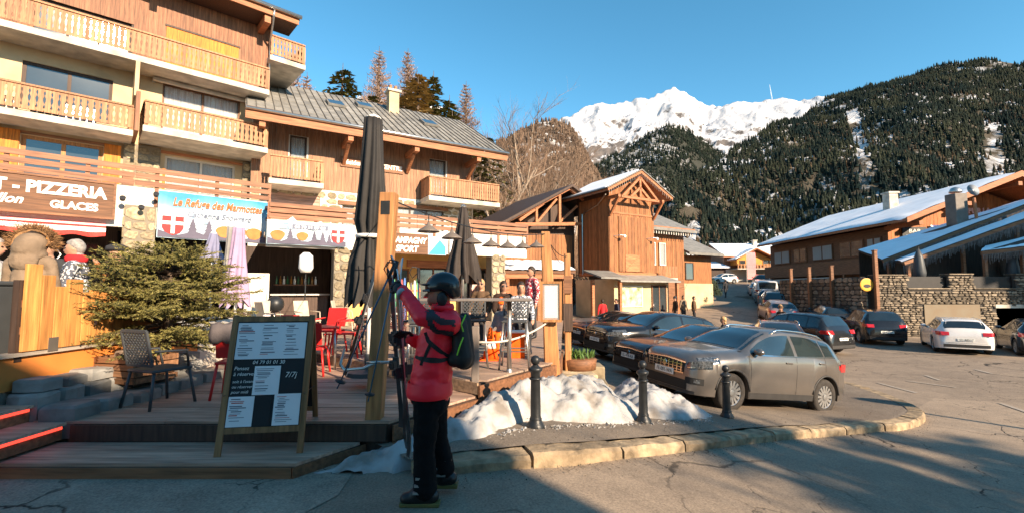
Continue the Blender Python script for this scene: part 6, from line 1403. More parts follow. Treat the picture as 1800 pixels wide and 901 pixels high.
# right terrace guests
person('standing person in a red and white patterned jacket and dark trousers on the terrace', (.50, 11.6, .5), R(120), 'stand', PLAID, CHAR, (H_DK, .3), None, None, 1.76)
person('seated woman with dark hair and sunglasses left of the patterned jacket', (-.20, 10.6, .5), R(200), 'sit', BRNC, NAVY, (H_DK, 1.0), None, None, 1.7, glasses=True, seat=.5)
person('seated woman with fair hair and sunglasses beside the stone pier', (-.72, 10.9, .5), R(170), 'sit', TAN, CHAR, (H_BLD, 1.0), None, None, 1.7, glasses=True, seat=.55)
person('child in a bright orange hat and grey jacket seated under the bar table', (-.18, 8.8, .5), R(150), 'sit', GRYC, ORG, None, 'beanie', ORG, 1.25, seat=.35)
person('seated guest in an orange beanie and red jacket behind the skier', (-1.75, 10.4, .5), R(160), 'sit', REDC, CHAR, (H_DK, .3), 'beanie', ORG, 1.72, seat=.5)
person('guest in a striped top with crossed arms beside the child in orange', (.18, 9.3, .5), R(185), 'sit', CAMO, CHAR, (H_DK, .7), None, None, 1.65, seat=.48)
# street walkers
def gp(x, y): return (x, y, ground_z(x, y))
person('far walker in dark clothes walking up the middle of the street', gp(21.6, 47), R(10), 'walk', CHAR, CHAR, (H_DK, .2), None, None, 1.78)
person('far walker in a grey-green jacket left of the dark walker', gp(20.6, 48), R(0), 'walk', GRYC, CHAR, (H_DK, .2), None, None, 1.72)
for k, (x, y, rz, j, lab) in enumerate(((10.35, 29.5, 100, BRNC, 'pedestrian in brown behind the parked cars, left of three'), (11.1, 30.2, 200, BEIGE, 'pedestrian in beige behind the parked cars, middle of three'), (11.55, 29.6, 250, TAN, 'pedestrian in tan behind the parked cars, right of three'))):
    person(lab, gp(x, y), R(rz), 'stand', j, CHAR, (H_DK, .4), 'beanie' if k == 0 else None, CHAR, 1.75)
person('fair-haired person behind the grey car roof', gp(7.35, 16.2), R(60), 'stand', CHAR, CHAR, (H_BLD, .5), None, None, 1.62)
person('person in dark clothes standing beside the open tailgate', gp(14.2, 24.6), R(120), 'stand', BRNC, CHAR, (H_DK, .2), 'beanie', TAN, 1.76)
person('person in a tan coat next to the row of parked cars', gp(15.1, 26.2), R(40), 'stand', TAN, CHAR, (H_BLD, .6), None, None, 1.7)
person('passer-by in dark clothes reading under the tower canopy', gp(6.2, 27.6), R(100), 'stand', NAVY, CHAR, (H_DK, .2), None, None, 1.74)
person('passer-by in red under the tower canopy', gp(5.3, 27.3), R(10), 'stand', REDC, CHAR, (H_DK, .2), None, None, 1.7)

# ------------------------------------------------------------------ the skier
sk = thing('person', 'skier in a red jacket, black trousers, black helmet and backpack reaching up to the skis', 'person', (-.645, 3.91, 0)); X = lambda px, py, d=0.0: Vector(((px - 900) / 815 * (3.75 + d) + .62, d, 1.7 - (py - 510) / 217.0))
JK = M('ski_jacket', (.94, .014, .034), .5, .08, 5, .2, 16, spec=.4); BK = M('ski_trousers', (.005, .005, .006), .85, .3, 5, .3, 14, spec=.15); BT = M('ski_boot', (.010, .010, .011), .4, .3, 5)
nk = X(779, 548); chest = X(770, 600); belly = X(762, 650); hem = X(757, 688); hip = X(757, 700); head = X(774, 512)
shL, shR = X(791, 566, -.19), X(772, 562, .17); elL, haL = X(742, 556, -.24), X(697, 505, -.05); elR, haR = X(752, 618, .20), X(716, 596, .06)
S = [(chest, belly, .165, .165, 'j'), (belly, hem, .17, .175, 'j'), (chest + Vector((.02, -.06, .08)), belly + Vector((.01, -.05, 0)), .12, .13, 'j'), (chest + Vector((0, .07, .08)), belly + Vector((.0, .06, 0)), .12, .13, 'j'), (hem + Vector((.01, -.06, .02)), hem + Vector((.0, .08, .02)), .145, .145, 'j'), (X(779, 600), X(783, 565), .15, .10, 'j'), (shL + Vector((0, .03, 0)), shR, .10, .09, 'j'), (nk + Vector((.01, 0, -.05)), nk + Vector((.0, 0, .045)), .085, .075, 'j'),
     (X(797, 560, -.03), X(795, 580, .03), .075, .075, 'j'),
     (shL, elL, .088, .070, 'j'), (elL, haL + Vector((.035, 0, -.02)), .070, .052, 'j'), (shR, elR, .085, .07, 'j'), (elR, haR + Vector((.03, .01, -.01)), .07, .052, 'j'), (nk, head + Vector((0, 0, -.05)), .06, .06, 's')]
knL, anL, toL = X(749, 786, -.09), X(752, 858, -.09), X(718, 878, -.09); knR, anR, toR = X(773, 784, .13), X(785, 842, .15), X(757, 862, .17)
S += [(hip + Vector((0, -.085, 0)), knL, .115, .088, 'p'), (knL, anL + Vector((0, 0, .03)), .088, .095, 'p'), (hip + Vector((.02, .09, 0)), knR, .112, .086, 'p'), (knR, anR + Vector((0, 0, .03)), .086, .092, 'p'), (hip + Vector((0, -.06, .02)), hip + Vector((0, .06, .02)), .14, .14, 'p'), (hip + Vector((.04, -.06, -.04)), hip + Vector((.05, .06, -.04)), .115, .115, 'p')]
E_ = [(head, (.098, .082, .115), 's'), (head + Vector((-.045, 0, -.06)), (.055, .052, .05), 's')]
S += [(head + Vector((-.09, 0, .0)), head + Vector((-.122, 0, -.03)), .012, .017, 's'), (head + Vector((-.085, 0, -.075)), head + Vector((-.075, 0, -.095)), .022, .025, 's')]
bd = make_body(sk, S, E_, {'j': JK, 'p': BK, 's': SKIN}, .013, 4, wrinkle=.007)
# jacket panels (charcoal yoke on the shoulder and sleeve)
PAN = M('jacket_panel', (.03, .022, .028), .6, .1, 5)
def shell(mesh_obj, test, off, name, mat, parent):
    bm = bmesh.new(); bm.from_mesh(mesh_obj.data); bm.normal_update(); dl = [f for f in bm.faces if not test(f.calc_center_median())]; bmesh.ops.delete(bm, geom=dl, context='FACES')
    for v in bm.verts: v.co += v.normal * off
    me = bpy.data.meshes.new(name); bm.to_mesh(me); bm.free(); me.materials.clear(); me.materials.append(mat); me.polygons.foreach_set('material_index', [0] * len(me.polygons)); return obj(name, me, parent)
def inpoly(x, z, P):
    c = False
    for (x1, z1), (x2, z2) in zip(P, P[1:] + P[:1]):
        if (z1 > z) != (z2 > z) and x < (x2 - x1) * (z - z1) / (z2 - z1) + x1: c = not c
    return c
def pxz(pts): return [(X(a, b, -.2).x, X(a, b, -.2).z) for a, b in pts]
P1 = pxz([(752, 541), (760, 541), (778, 556), (803, 560), (803, 569), (775, 566), (762, 556)]); P2 = pxz([(751, 545), (758, 545), (772, 574), (800, 578), (798, 587), (765, 584), (757, 566)])
shell(bd, lambda c: c.y < -.06 and inpoly(c.x, c.z, P1), .006, 'jacket_stripe', PAN, sk); shell(bd, lambda c: c.y < -.06 and inpoly(c.x, c.z, P2), .006, 'jacket_stripe', PAN, sk)
MB().lathe([(.178, -.062), (.187, -.05), (.188, -.01), (.178, .06)], 28, tuple(hem + Vector((.002, .005, .02))), sy=1.26, cap=False).build('jacket_hem', JK, sk, smooth=True)
# helmet
hm = MB(); hm.sphere((0, 0, 0), 1, 28, 20, sc=(.150, .118, .125)); hme = hm.mesh('helmet', M('helmet_shell', (.010, .011, .013), .3, .2, 5, coat=.3), True)
for v in hme.vertices:
    p = v.co
    if p.z < -.02: p.z = -.02 - (p.z + .02) * -.25
    if p.x > .0 and p.z <= -.02: p.z -= .075 * smoothstep(0, .08, p.x)
helm = obj('helmet', hme, sk, head + Vector((.022, 0, .045)), (0, R(-7), 0)); MB().sphere((0, 0, 0), 1, 20, 6, sc=(.07, .10, .012)).xf(Matrix.Translation(head + Vector((-.095, 0, .062)))).build('visor', BLACK, sk, smooth=True)
MB().tube([head + Vector((.01 + .149 * math.cos(a), .121 * math.sin(a), .012)) for a in np.linspace(2.2, 4.1, 10)], .010, 6).build('helmet_band', GRYC, sk, smooth=True)
MB().sphere(head + Vector((.03, -.088, -.055)), 1, 12, 8, sc=(.045, .02, .06)).build('ear_pad', BLACK, sk, smooth=True); MB().sphere(head + Vector((.03, .088, -.055)), 1, 12, 8, sc=(.045, .02, .06)).build('ear_pad', BLACK, sk, smooth=True)
MB().tube([head + Vector((.02, -.09, -.1)), head + Vector((-.04, -.07, -.128)), head + Vector((-.055, 0, -.135)), head + Vector((-.04, .07, -.128))], .008, 6).build('chin_strap', BLACK, sk)
ey = MB(); ey.sphere(head + Vector((-.088, -.036, .006)), .012, 8, 6); ey.sphere(head + Vector((-.088, .036, .006)), .012, 8, 6); ey.build('eyes', EYE, sk, smooth=True); MB().sphere(head + Vector((-.098, 0, -.065)), 1, 10, 6, sc=(.012, .024, .008)).build('mouth', LIP, sk, smooth=True)
MB().lathe([(.095, -.03), (.10, .0), (.088, .03)], 18, tuple(nk + Vector((.0, 0, .04)))).build('collar', JK, sk, smooth=True)
# gloves with bent fingers
GL = M('ski_glove', (.012, .012, .014), .6, .3, 6); GLW = M('glove_cuff', (.30, .31, .34), .6, .1, 6)
def glove(c, d, grip, axis, cuff=True):
    """c = palm centre, d = forearm direction, axis = direction of the bar held, grip = side on which the fingers close"""
    d, axis, grip = Vector(d).normalized(), Vector(axis).normalized(), Vector(grip).normalized(); mb = MB(); mb.sphere((0, 0, 0), 1, 14, 10, sc=(.05, .028, .048)); q = Matrix((d, grip, d.cross(grip))).transposed().to_4x4(); q.translation = c; mb.xf(q)
    sd = d.cross(grip).normalized()
    for k in range(4):
        o = sd * (.036 - .024 * k); L = (.85, 1.0, .95, .78)[k]; b0 = Vector(c) + d * .04 + o; p = [b0, b0 + d * .034 * L + grip * .012, b0 + d * .046 * L + grip * .042, b0 + d * .026 * L + grip * .064, b0 - d * .002 + grip * .062]; mb.tube(p, [.0125, .0125, .012, .0115, .009], 8)
    b0 = Vector(c) + sd * .045 - d * .01; mb.tube([b0, b0 + sd * .018 + d * .03 + grip * .015, b0 + d * .048 + grip * .045, b0 - sd * .018 + d * .05 + grip * .055], [.015, .014, .013, .010], 8)
    g_ = mb.build('glove', GL, sk, smooth=True)
    mb2 = MB().tube([Vector(c) - d * .09, Vector(c) - d * .045], [.052, .042], 12); mb2.build('cuff', GLW, g_, smooth=True); return g_
glove(haL, haL - elL, Vector((0, 1, -.3)), (0, 0, 1)); glove(haR, haR - elR, Vector((-.4, -.5, .2)), (0, 0, 1))
# boots
for an, to, sd in ((anL, toL, -1), (anR, toR, 1)):
    b_ = MB(); g0 = max(.0, an.z - .16); capsule(b_, (an.x, an.y, an.z + .10), (an.x - .01, an.y, .09 if sd < 0 else an.z - .05), .078, .07); zb = .055 if sd < 0 else to.z + .02
    capsule(b_, (an.x + .05, an.y, zb + .02), (to.x - .0, to.y, zb), .062, .05); capsule(b_, (an.x, an.y, zb + .08), (to.x + .07, to.y, zb + .03), .068, .055); me = remeshed(b_, .012, 3); me.materials.clear(); me.materials.append(BT); o = obj('ski_boot', me, sk)
    z0 = zb - .055
    MB().prism([(an.x + .115, z0), (to.x - .045, z0), (to.x - .05, z0 + .03), (an.x + .12, z0 + .035)], an.y - .045, an.y + .045).build('sole', M('boot_sole', (.11, .10, .03), .6, .1), o, bevel=.008)
    for k in range(3): zq = zb + .06 + k * .055; MB().box(an.x - .085 + k * .01, an.x + .02, an.y - .082, an.y - .06, zq, zq + .018).build('buckle', ALU, o)
# backpack
bp_ = thing('backpack', 'slim black backpack with lime green zips on the back of the skier', 'backpack', (-.645, 3.91, 0)); pk = MB(); a, b = X(818, 566, -.02), X(817, 628, -.02)
capsule(pk, a + Vector((-.03, -.07, 0)), b + Vector((.0, -.07, 0)), .062, .088); capsule(pk, a + Vector((-.03, .09, 0)), b + Vector((.0, .09, 0)), .062, .088); capsule(pk, a + Vector((.0, .01, .02)), b + Vector((.01, .01, -.02)), .06, .09); capsule(pk, b + Vector((-.06, -.06, -.01)), b + Vector((-.06, .08, -.01)), .07, .07)
me = remeshed(pk, .012, 4); me.materials.clear(); me.materials.append(M('pack_fabric', (.010, .010, .011), .6, .3, 8, .2, 30)); obj('pack_body', me, bp_)
LIME = M('lime_zip', (.25, .62, .03), .5, .05); ys_ = -.175
MB().tube([X(821, 552, ys_ + .06), X(813, 568, ys_), X(817, 580, ys_ - .01)], .0065, 6).build('zip', LIME, bp_); MB().tube([X(817, 590, ys_), X(811, 604, ys_ - .02), X(806, 620, ys_ - .01)], .0065, 6).build('zip', LIME, bp_)
STR = M('strap_web', (.012, .012, .013), .7, .2, 9)
def on_body(pts, w, name):
    """lay a webbing band over the near side of the jacket"""
    from mathutils.bvhtree import BVHTree
    bm = bmesh.new(); bm.from_mesh(bd.data); tree = BVHTree.FromBMesh(bm); bm.free(); Q = []
    for (x0, y0), (x1, y1) in zip(pts, pts[1:]):
        for k in range(8):
            t = k / 8; p = X(x0 + (x1 - x0) * t, y0 + (y1 - y0) * t, -.2); h = tree.ray_cast(Vector((p.x, -1, p.z)), Vector((0, 1, 0))); Q.append(Vector((p.x, (h[0].y if h[0] else -.1) - .008, p.z)))
    mb = MB(); n = len(Q)
    for i, q in enumerate(Q): d = (Q[min(i + 1, n - 1)] - Q[max(i - 1, 0)]).normalized(); s_ = Vector((-d.z, 0, d.x)) * w / 2; mb.v += [tuple(q + s_), tuple(q - s_), tuple(q - s_ + Vector((0, .02, 0))), tuple(q + s_ + Vector((0, .02, 0)))]
    for i in range(n - 1): mb.f += [(4 * i + k, 4 * i + (k + 1) % 4, 4 * i + 4 + (k + 1) % 4, 4 * i + 4 + k) for k in range(4)]; mb.m += [0] * 4
    mb.build(name, STR, bp_)
on_body([(724, 626), (745, 628), (775, 630), (800, 628)], .042, 'waist_strap'); on_body([(746, 582), (752, 596), (772, 612), (790, 626)], .034, 'shoulder_strap'); on_body([(757, 600), (750, 615), (743, 632)], .026, 'side_strap'); on_body([(742, 630), (739, 640)], .03, 'strap_end')
# ------------------------------------------------------------------ skis and poles at the rack
def W3(px, py, d): return Vector(((px - 900) / 815 * d, d, 1.7 - (py - 510) / 815 * d))
SKM = M('ski_topsheet', (.016, .016, .018), .3, .4, 6, coat=.4); SKE = M('ski_edge', (.5, .5, .52), .3, .1, metal=.8)
def ski(label, top, bot, w=.075, normal=(0, -1, 0)):
    top, bot = Vector(top), Vector(bot); d = (top - bot); L = d.length; u = d.normalized(); n = Vector(normal); n = (n - u * n.dot(u)).normalized(); s_ = u.cross(n); t = thing('ski', label, 'ski', tuple(bot)); mb = MB(); N = 22
    for i in range(N + 1):
        v = i / N; ww = w * (.36 + .14 * (2 * v - 1) ** 2) * (math.sqrt(max(0.02, 1 - ((v - .93) / .07) ** 2)) if v > .93 else 1); bend = .045 * max(0, (v - .86) / .14) ** 2 + .02 * max(0, (.06 - v) / .06); c = u * L * v + n * bend + n * .012 * math.sin(math.pi * v)
        mb.v += [tuple(c + s_ * ww), tuple(c - s_ * ww), tuple(c - s_ * ww - n * .012), tuple(c + s_ * ww - n * .012)]
    for i in range(N): mb.f += [(4 * i + k, 4 * i + (k + 1) % 4, 4 * i + 4 + (k + 1) % 4, 4 * i + 4 + k) for k in range(4)]; mb.m += [0, 1, 0, 1]
    mb.f += [(0, 3, 2, 1), tuple(4 * N + k for k in range(4))]; mb.m += [0, 0]; mb.build('board', [SKM, SKE], t)
    M4 = Matrix((s_, u, n)).transposed().to_4x4()
    for v, hgt in ((.56, .05), (.40, .075)):
        b_ = MB().box(-.034, .034, -.07, .07, .0, .025).box(-.03, .03, -.045, .045, .025, hgt).box(-.022, .022, -.02, .06 if v > .5 else .03, hgt, hgt + .02); q = M4.copy(); q.translation = u * L * v + n * .008; b_.xf(q).build('binding', BLACK, t, bevel=.004)
    return t
ski('black ski held upright by the skier, nearer of the pair', W3(694, 448, 4.25), W3(726, 792, 4.05), .085, (-.8, -.5, 0)); ski('black ski held upright by the skier, farther of the pair', W3(700, 452, 4.36), W3(719, 780, 4.22), .085, (.8, .5, 0))
ski('dark ski leaning on the rack left of the held pair', W3(686, 470, 4.6), W3(712, 742, 4.75), .075, (-.5, -.8, 0))
ski('pale grey ski leaning behind the timber post', W3(676, 420, 6.0), W3(612, 655, 6.05), .08, (-.6, -.7, 0))
def pole(label, top, bot, col):
    top, bot = Vector(top), Vector(bot); t = thing('ski_pole', label, 'ski pole', tuple(bot)); u = (top - bot); L = u.length; u.normalize()
    MB().tube([(0, 0, 0), u * L * .9], [.006, .009], 8).build('shaft', col, t, smooth=True); MB().tube([u * L * .88, u * L * .9, u * L], [.013, .016, .015], 8).build('grip', BLACK, t, smooth=True)
    q = u.to_track_quat('Z', 'Y').to_matrix().to_4x4(); q.translation = u * .07; MB().lathe([(.008, -.01), (.045, -.004), (.047, .004), (.01, .012)], 14).xf(q).build('basket', BLACK, t, smooth=True)
    c = u * L; MB().tube([c + Vector((0, 0, 0)), c + Vector((-.06, -.02, .01)), c + Vector((-.09, -.02, -.05)), c + Vector((-.06, -.01, -.11)), c + u * -.05], .006, 6).build('wrist_strap', BLACK, t); return t
BLU = M('blue_pole', (.03, .09, .15), .35, .2, 4); DKP = M('dark_pole', (.02, .022, .025), .35, .3, 4)
pole('dark blue ski pole slanting down to the left from the raised glove', W3(694, 462, 4.05), W3(598, 678, 4.15), BLU); pole('blue ski pole hanging beside the timber post from the raised glove', W3(698, 458, 4.2), W3(652, 700, 4.35), M('blue_pole_light', (.05, .16, .26), .35, .2, 4))
pole('grey ski pole with black grip leaning on the rack top', W3(735, 470, 5.0), W3(742, 690, 4.9), ALU)

# ------------------------------------------------------------------ furniture
def tube_legs(t, P, r_, mat, name='leg'):
    for a, b in P: MB().tube([a, b], r_, 8).build(name, mat, t, smooth=True)
def lattice_back(w, h, n, m_, th=.012):
    mb = MB()
    for i in range(-m_, n + m_):
        for s_ in (1, -1):
            x0 = i / n * w - w / 2; pts = []
            for k in range(m_ + 1):
                x = x0 + s_ * k * w / n * .9; z = h * k / m_
                if -w / 2 <= x <= w / 2: pts.append((x, 0, z))
            if len(pts) > 1: mb.beam(pts[0], pts[-1], .014, th, (0, 1, 0))
    mb.box(-w / 2 - .015, -w / 2 + .01, -.012, .012, 0, h).box(w / 2 - .01, w / 2 + .015, -.012, .012, 0, h).box(-w / 2, w / 2, -.011, .011, h - .02, h + .012).box(-w / 2, w / 2, -.011, .011, -.01, .015); return mb
def chair(label, loc, rz, mat, lattice=True, group=None, seat_h=.45, back=.45, w=.46):
    t = thing('chair', label, 'chair', loc, rz, group); st = MB().box(-w / 2, w / 2, -w / 2, w / 2, seat_h - .035, seat_h).build('seat', mat, t, bevel=.015)
    b_ = (lattice_back(w - .04, back - .05, 8, 8) if lattice else MB().box(-w / 2 + .02, w / 2 - .02, -.012, .012, 0, back - .05)).build('backrest', mat, t, bevel=0 if lattice else .012); b_.location = (0, -w / 2 + .0, seat_h + .05); b_.rotation_euler.x = R(12)
    tube_legs(t, [((sx * (w / 2 - .03), sy * (w / 2 - .03), seat_h - .03), (sx * (w / 2 + .02), sy * (w / 2 + .03), 0)) for sx in (-1, 1) for sy in (-1, 1)], .017, mat)
    for sx in (-1, 1): MB().tube([(sx * (w / 2), w / 2 - .06, seat_h), (sx * (w / 2 + .02), w / 2 - .1, seat_h + .2), (sx * (w / 2 + .01), -w / 2, seat_h + .22)], .015, 6).build('armrest', mat, t, smooth=True)
    return t
def stool(label, loc, rz, mat, h=.75, group=None, back=True):
    t = thing('bar_stool', label, 'stool', loc, rz, group); MB().box(-.2, .2, -.2, .2, h - .03, h).build('seat', mat, t, bevel=.015)
    tube_legs(t, [((sx * .17, sy * .17, h - .02), (sx * .23, sy * .23, 0)) for sx in (-1, 1) for sy in (-1, 1)], .015, STEEL); MB().tube([(-.2, -.2, .28), (.2, -.2, .28), (.2, .2, .28), (-.2, .2, .28), (-.2, -.2, .28)], .011, 6).build('foot_ring', STEEL, t)
    if back: b_ = lattice_back(.38, .28, 7, 5).build('backrest', mat, t); b_.location = (0, -.19, h + .03); b_.rotation_euler.x = R(8)
    return t
chair('dark grey plastic chair with pierced back on the lower deck beside the planter', (-4.27, 5.72, .33), R(-20), GREY_PL, True, None, .45, .47, .47)
rc = chair('red plastic chair with a grey fleece over its back beside the menu board', (-3.62, 6.2, .33), R(15), RED_PL, False, None, .47, .42, .42)
fl_ = MB()
for i in range(11):
    for j in range(9):
        v = j / 8; a = math.pi * v; fl_.v.append((-.25 + .05 * i, .075 * math.cos(a) * (1 + .25 * math.sin(i * 1.7)) , -.24 * abs(2 * v - 1) ** 1.2 + .02 * math.sin(i * 2.1 + j)))
for i in range(10):
    for j in range(8): fl_.f.append((i * 9 + j, i * 9 + 9 + j, i * 9 + 10 + j, i * 9 + j + 1)); fl_.m.append(0)
fb = fl_.build('fleece_blanket', cmat('fleece', (.10, .085, .085), .95), None, smooth=True); fb.modifiers.new('s', 'SOLIDIFY').thickness = .03; fb.location = (-3.545, 5.93, 1.30); fb.rotation_euler = (R(10), 0, R(15)); tag(fb, 'grey fleece blanket folded over the back of the red chair', 'blanket')
def table(label, loc, rz, w, d, h, mat, legm, top_name='table_top', group=None):
    t = thing('table', label, 'table', loc, rz, group); MB().box(-w / 2, w / 2, -d / 2, d / 2, h - .03, h).build(top_name, mat, t, bevel=.008); tube_legs(t, [((sx * (w / 2 - .08), sy * (d / 2 - .08), h - .03), (sx * (w / 2 - .06), sy * (d / 2 - .06), 0)) for sx in (-1, 1) for sy in (-1, 1)], .02, legm); return t
REDT = M('red_cloth', (.60, .025, .02), .7, .15, 5)
table('red-topped table left of the menu board', (-3.75, 8.3, .33), R(20), 1.3, .75, .74, RED_PL, STEEL)
gl = thing('menu_holder', 'white paper menu roll standing on the red table', 'menu', (-4.05, 7.7, .33)); MB().box(-.25, .25, -.25, .25, .70, .73).build('side_table_top', RED_PL, gl); MB().lathe([(.05, .73), (.06, .98), (.05, .98)], 12).build('roll', PAPER, gl); MB().tube([(0, 0, 0), (0, 0, .7)], .03, 8).build('stem', STEEL, gl)
for k, (x, y, rz) in enumerate(((-4.35, 8.9, 200), (-3.55, 9.1, 170), (-3.3, 7.75, 10), (-3.05, 8.6, 100), (-4.7, 9.6, 180))):
    chair(['red plastic chair at the far left of the red table', 'red plastic chair behind the middle of the red table', 'red plastic chair in front of the red table, nearest the menu board', 'red plastic chair at the right end of the red table', 'red plastic chair farther back by the mauve parasol'][k], (x, y, .33 if x < xstep(y) else .5), R(rz), RED_PL, False, None, .45, .42, .44)
for k, (x, y, rz, sz) in enumerate(((-3.05, 10.2, 190, .5), (-2.5, 10.0, 20, .5), (-2.9, 9.3, 120, .5))):
    chair(['dark wicker chair with red seat left of the tall parasol', 'dark wicker chair directly behind the tall black parasol', 'dark wicker chair nearest the step edge'][k], (x, y, sz), R(rz), M('wicker', (.10, .035, .03), .7, .3, 20, .4), True, None, .45, .42, .44)
table('small pale table with dark blankets behind the tall parasol', (-2.75, 9.75, .5), R(10), .75, .7, .75, M('pale_top', (.55, .5, .44), .6, .1), IRON)
for k, (x, y) in enumerate(((-6.3, 11.6), (-5.2, 11.9), (-4.4, 12.3), (-5.6, 10.9))):
    chair(['cream canvas chair in front of the white fridge', 'cream canvas chair before the bar counter', 'cream canvas chair at the right end of the bar', 'cream canvas chair beside the mauve parasol'][k], (x, y, .5), R(200 + 40 * k), M('cream_canvas', (.5, .42, .32), .8, .15, 6), False, None, .46, .5, .46)
ls = thing('floor_lamp', 'floor lamp with white lantern shade standing under the small banner', 'lamp', (-5.65, 12.7, .5)); MB().tube([(0, 0, 0), (0, 0, 1.75)], .018, 8).build('stand', IRON, ls); MB().lathe([(.13, 1.7), (.19, 1.82), (.17, 2.15), (.08, 2.24)], 14).build('lamp_shade', LETTER, ls, smooth=True); MB().lathe([(.16, 0), (.16, .03), (.02, .04)], 14).build('base', IRON, ls)
ps = thing('paper_parasol', 'small woven hat-shaped lampshade hanging in the bar', 'lamp', (-4.4, 13.0, 2.3)); MB().lathe([(.34, 0), (.30, .03), (.12, .13), (.05, .2)], 16).build('shade', M('straw', (.55, .38, .2), .8, .2, 20), ps, smooth=True); MB().tube([(0, 0, .2), (0, 0, .9)], .006, 5).build('cord', IRON, ps)
bq = thing('barbecue', 'round black kettle barbecue in front of the white fridge', 'barbecue', (-6.3, 12.4, .5)); MB().sphere((0, 0, .85), .22, 16, 10).build('kettle', IRON, bq, smooth=True); tube_legs(bq, [((.12 * math.cos(a), .12 * math.sin(a), .7), (.25 * math.cos(a), .25 * math.sin(a), 0)) for a in (0, 2.1, 4.2)], .012, STEEL)
# long bar table on the upper deck with its stools
lt2 = thing('bar_table', 'long high bar table with grey top and round steel legs behind the skier', 'table', (-.72, 6.95, .5), R(3)); MB().box(-1.0, 1.0, -.28, .28, 1.05, 1.09).build('table_top', M('grey_laminate', (.16, .14, .13), .4, .15, 5), lt2, bevel=.01)
tube_legs(lt2, [((x, 0, 1.05), (x, 0, .03)) for x in (-.75, .68)], .035, STEEL)
for x in (-.75, .68): MB().lathe([(.05, 0), (.045, .03), (.035, .05)], 12, (x, 0, 0)).build('foot', STEEL, lt2)
for k, (x, y, rz) in enumerate(((.05, 7.35, 175), (-.62, 7.5, 185), (-1.5, 7.45, 170), (-1.25, 6.6, 10))):
    stool(['steel bar stool with grey lattice seat at the right end of the bar table', 'steel bar stool behind the middle of the bar table', 'steel bar stool behind the left end of the bar table', 'steel bar stool in front of the left end of the bar table'][k], (x, y, .5), R(rz), GREY_PL, .74, 'bar stools')
cn_ = thing('traffic_cone', 'orange and white striped cone on the terrace under the bar table', 'cone', (-.38, 8.25, .5)); MB().lathe([(.14, .02), (.03, .55), (.02, .56)], 16).build('cone', ORG, cn_, smooth=True); MB().box(-.18, .18, -.18, .18, 0, .025).build('base', ORG, cn_); MB().lathe([(.103, .2), (.082, .3), (.08, .3)], 16).build('stripe', LETTER, cn_, smooth=True)
bx_ = thing('orange_crate', 'orange box standing right of the cone on the terrace', 'box', (.1, 8.5, .5)); MB().box(-.13, .13, -.12, .12, 0, .45).build('box', ORG, bx_, bevel=.01); MB().box(-.14, .14, -.13, .13, .45, .48).build('lid', LETTER, bx_)
# flower trough and masonry at the deck end
ft_ = thing('flower_trough', 'round wooden trough with green plants on the stone corner of the deck', 'planter', (1.35, 9.6, .12)); MB().lathe([(.36, 0), (.38, .2), (.34, .22)], 18).build('tub', W_BROWN, ft_, smooth=True)
lf = MB(); rr = random.Random(8)
for k in range(160): a = rr.uniform(0, 6.3); r_ = rr.uniform(0, .3); p = Vector((r_ * math.cos(a), r_ * math.sin(a), .2)); e = Vector((rr.gauss(0, .08), rr.gauss(0, .08), rr.uniform(.08, .22))); w = Vector((rr.gauss(0, 1), rr.gauss(0, 1), 0)).normalized() * .02; lf.add([p, p + e * .6 + w, p + e, p + e * .6 - w], [(0, 1, 2, 3)])
lf.build('leaves', M('leaf_green', (.06, .12, .02), .7, .3, 4, rnd=.3), ft_)
ms = thing('stone_steps', 'pale stone block steps curving down beside the flared timber post', 'steps', (0, 0, 0))
for k, (x, y, w, d, z, h, rz) in enumerate(((1.05, 8.05, .55, .6, -.35, .42, 10), (1.35, 8.55, .6, .5, -.45, .5, 0), (1.2, 9.2, .8, .7, -.5, .62, 5), (1.62, 9.15, .45, .8, -.55, .5, -5), (.98, 7.55, .4, .5, -.3, .32, 20), (1.5, 9.9, .8, .6, -.5, .66, 0), (1.35, 8.05, .3, .35, -.45, .3, 25))):
    b_ = MB().box(-w / 2, w / 2, -d / 2, d / 2, 0, h).build('stone_block', STONE, ms, bevel=.03); b_.location = (x, y, z); b_.rotation_euler.z = R(rz)
st_face = [(1.0, 9.0), (1.75, 9.3)]

# ------------------------------------------------------------------ bollards and snow
bol = None
for k, (x, y) in enumerate(((.28, 5.62), (1.83, 6.60), (3.50, 7.72))):
    z = ground_z(x, y) + .02; lab = ['black iron bollard with ball top nearest the skier', 'black iron bollard with ball top, middle of the three', 'black iron bollard with ball top in front of the grey car wheel'][k]
    if bol is None:
        bol = thing('bollard', lab, 'bollard', (x, y, z), 0, 'iron bollards along the kerb')
        MB().lathe([(.13, -.1), (.13, .04), (.105, .055), (.11, .10), (.095, .13), (.075, .16), (.062, .22), (.056, .72), (.07, .735), (.085, .75), (.085, .775), (.06, .79), (.04, .80), (.035, .815)], 16).build('column', IRON, bol, smooth=True); MB().sphere((0, 0, .868), .058, 16, 10).build('ball', IRON, bol, smooth=True)
        for zz in (.13, .60): MB().lathe([(.07, 0), (.076, .012), (.07, .024)], 16, (0, 0, zz + .04)).build('collar', IRON, bol, smooth=True)
        smooth_angle(bol.children[0], 40)
    else: copy_tree(bol, None, (x, y, z), k * .4, lab)
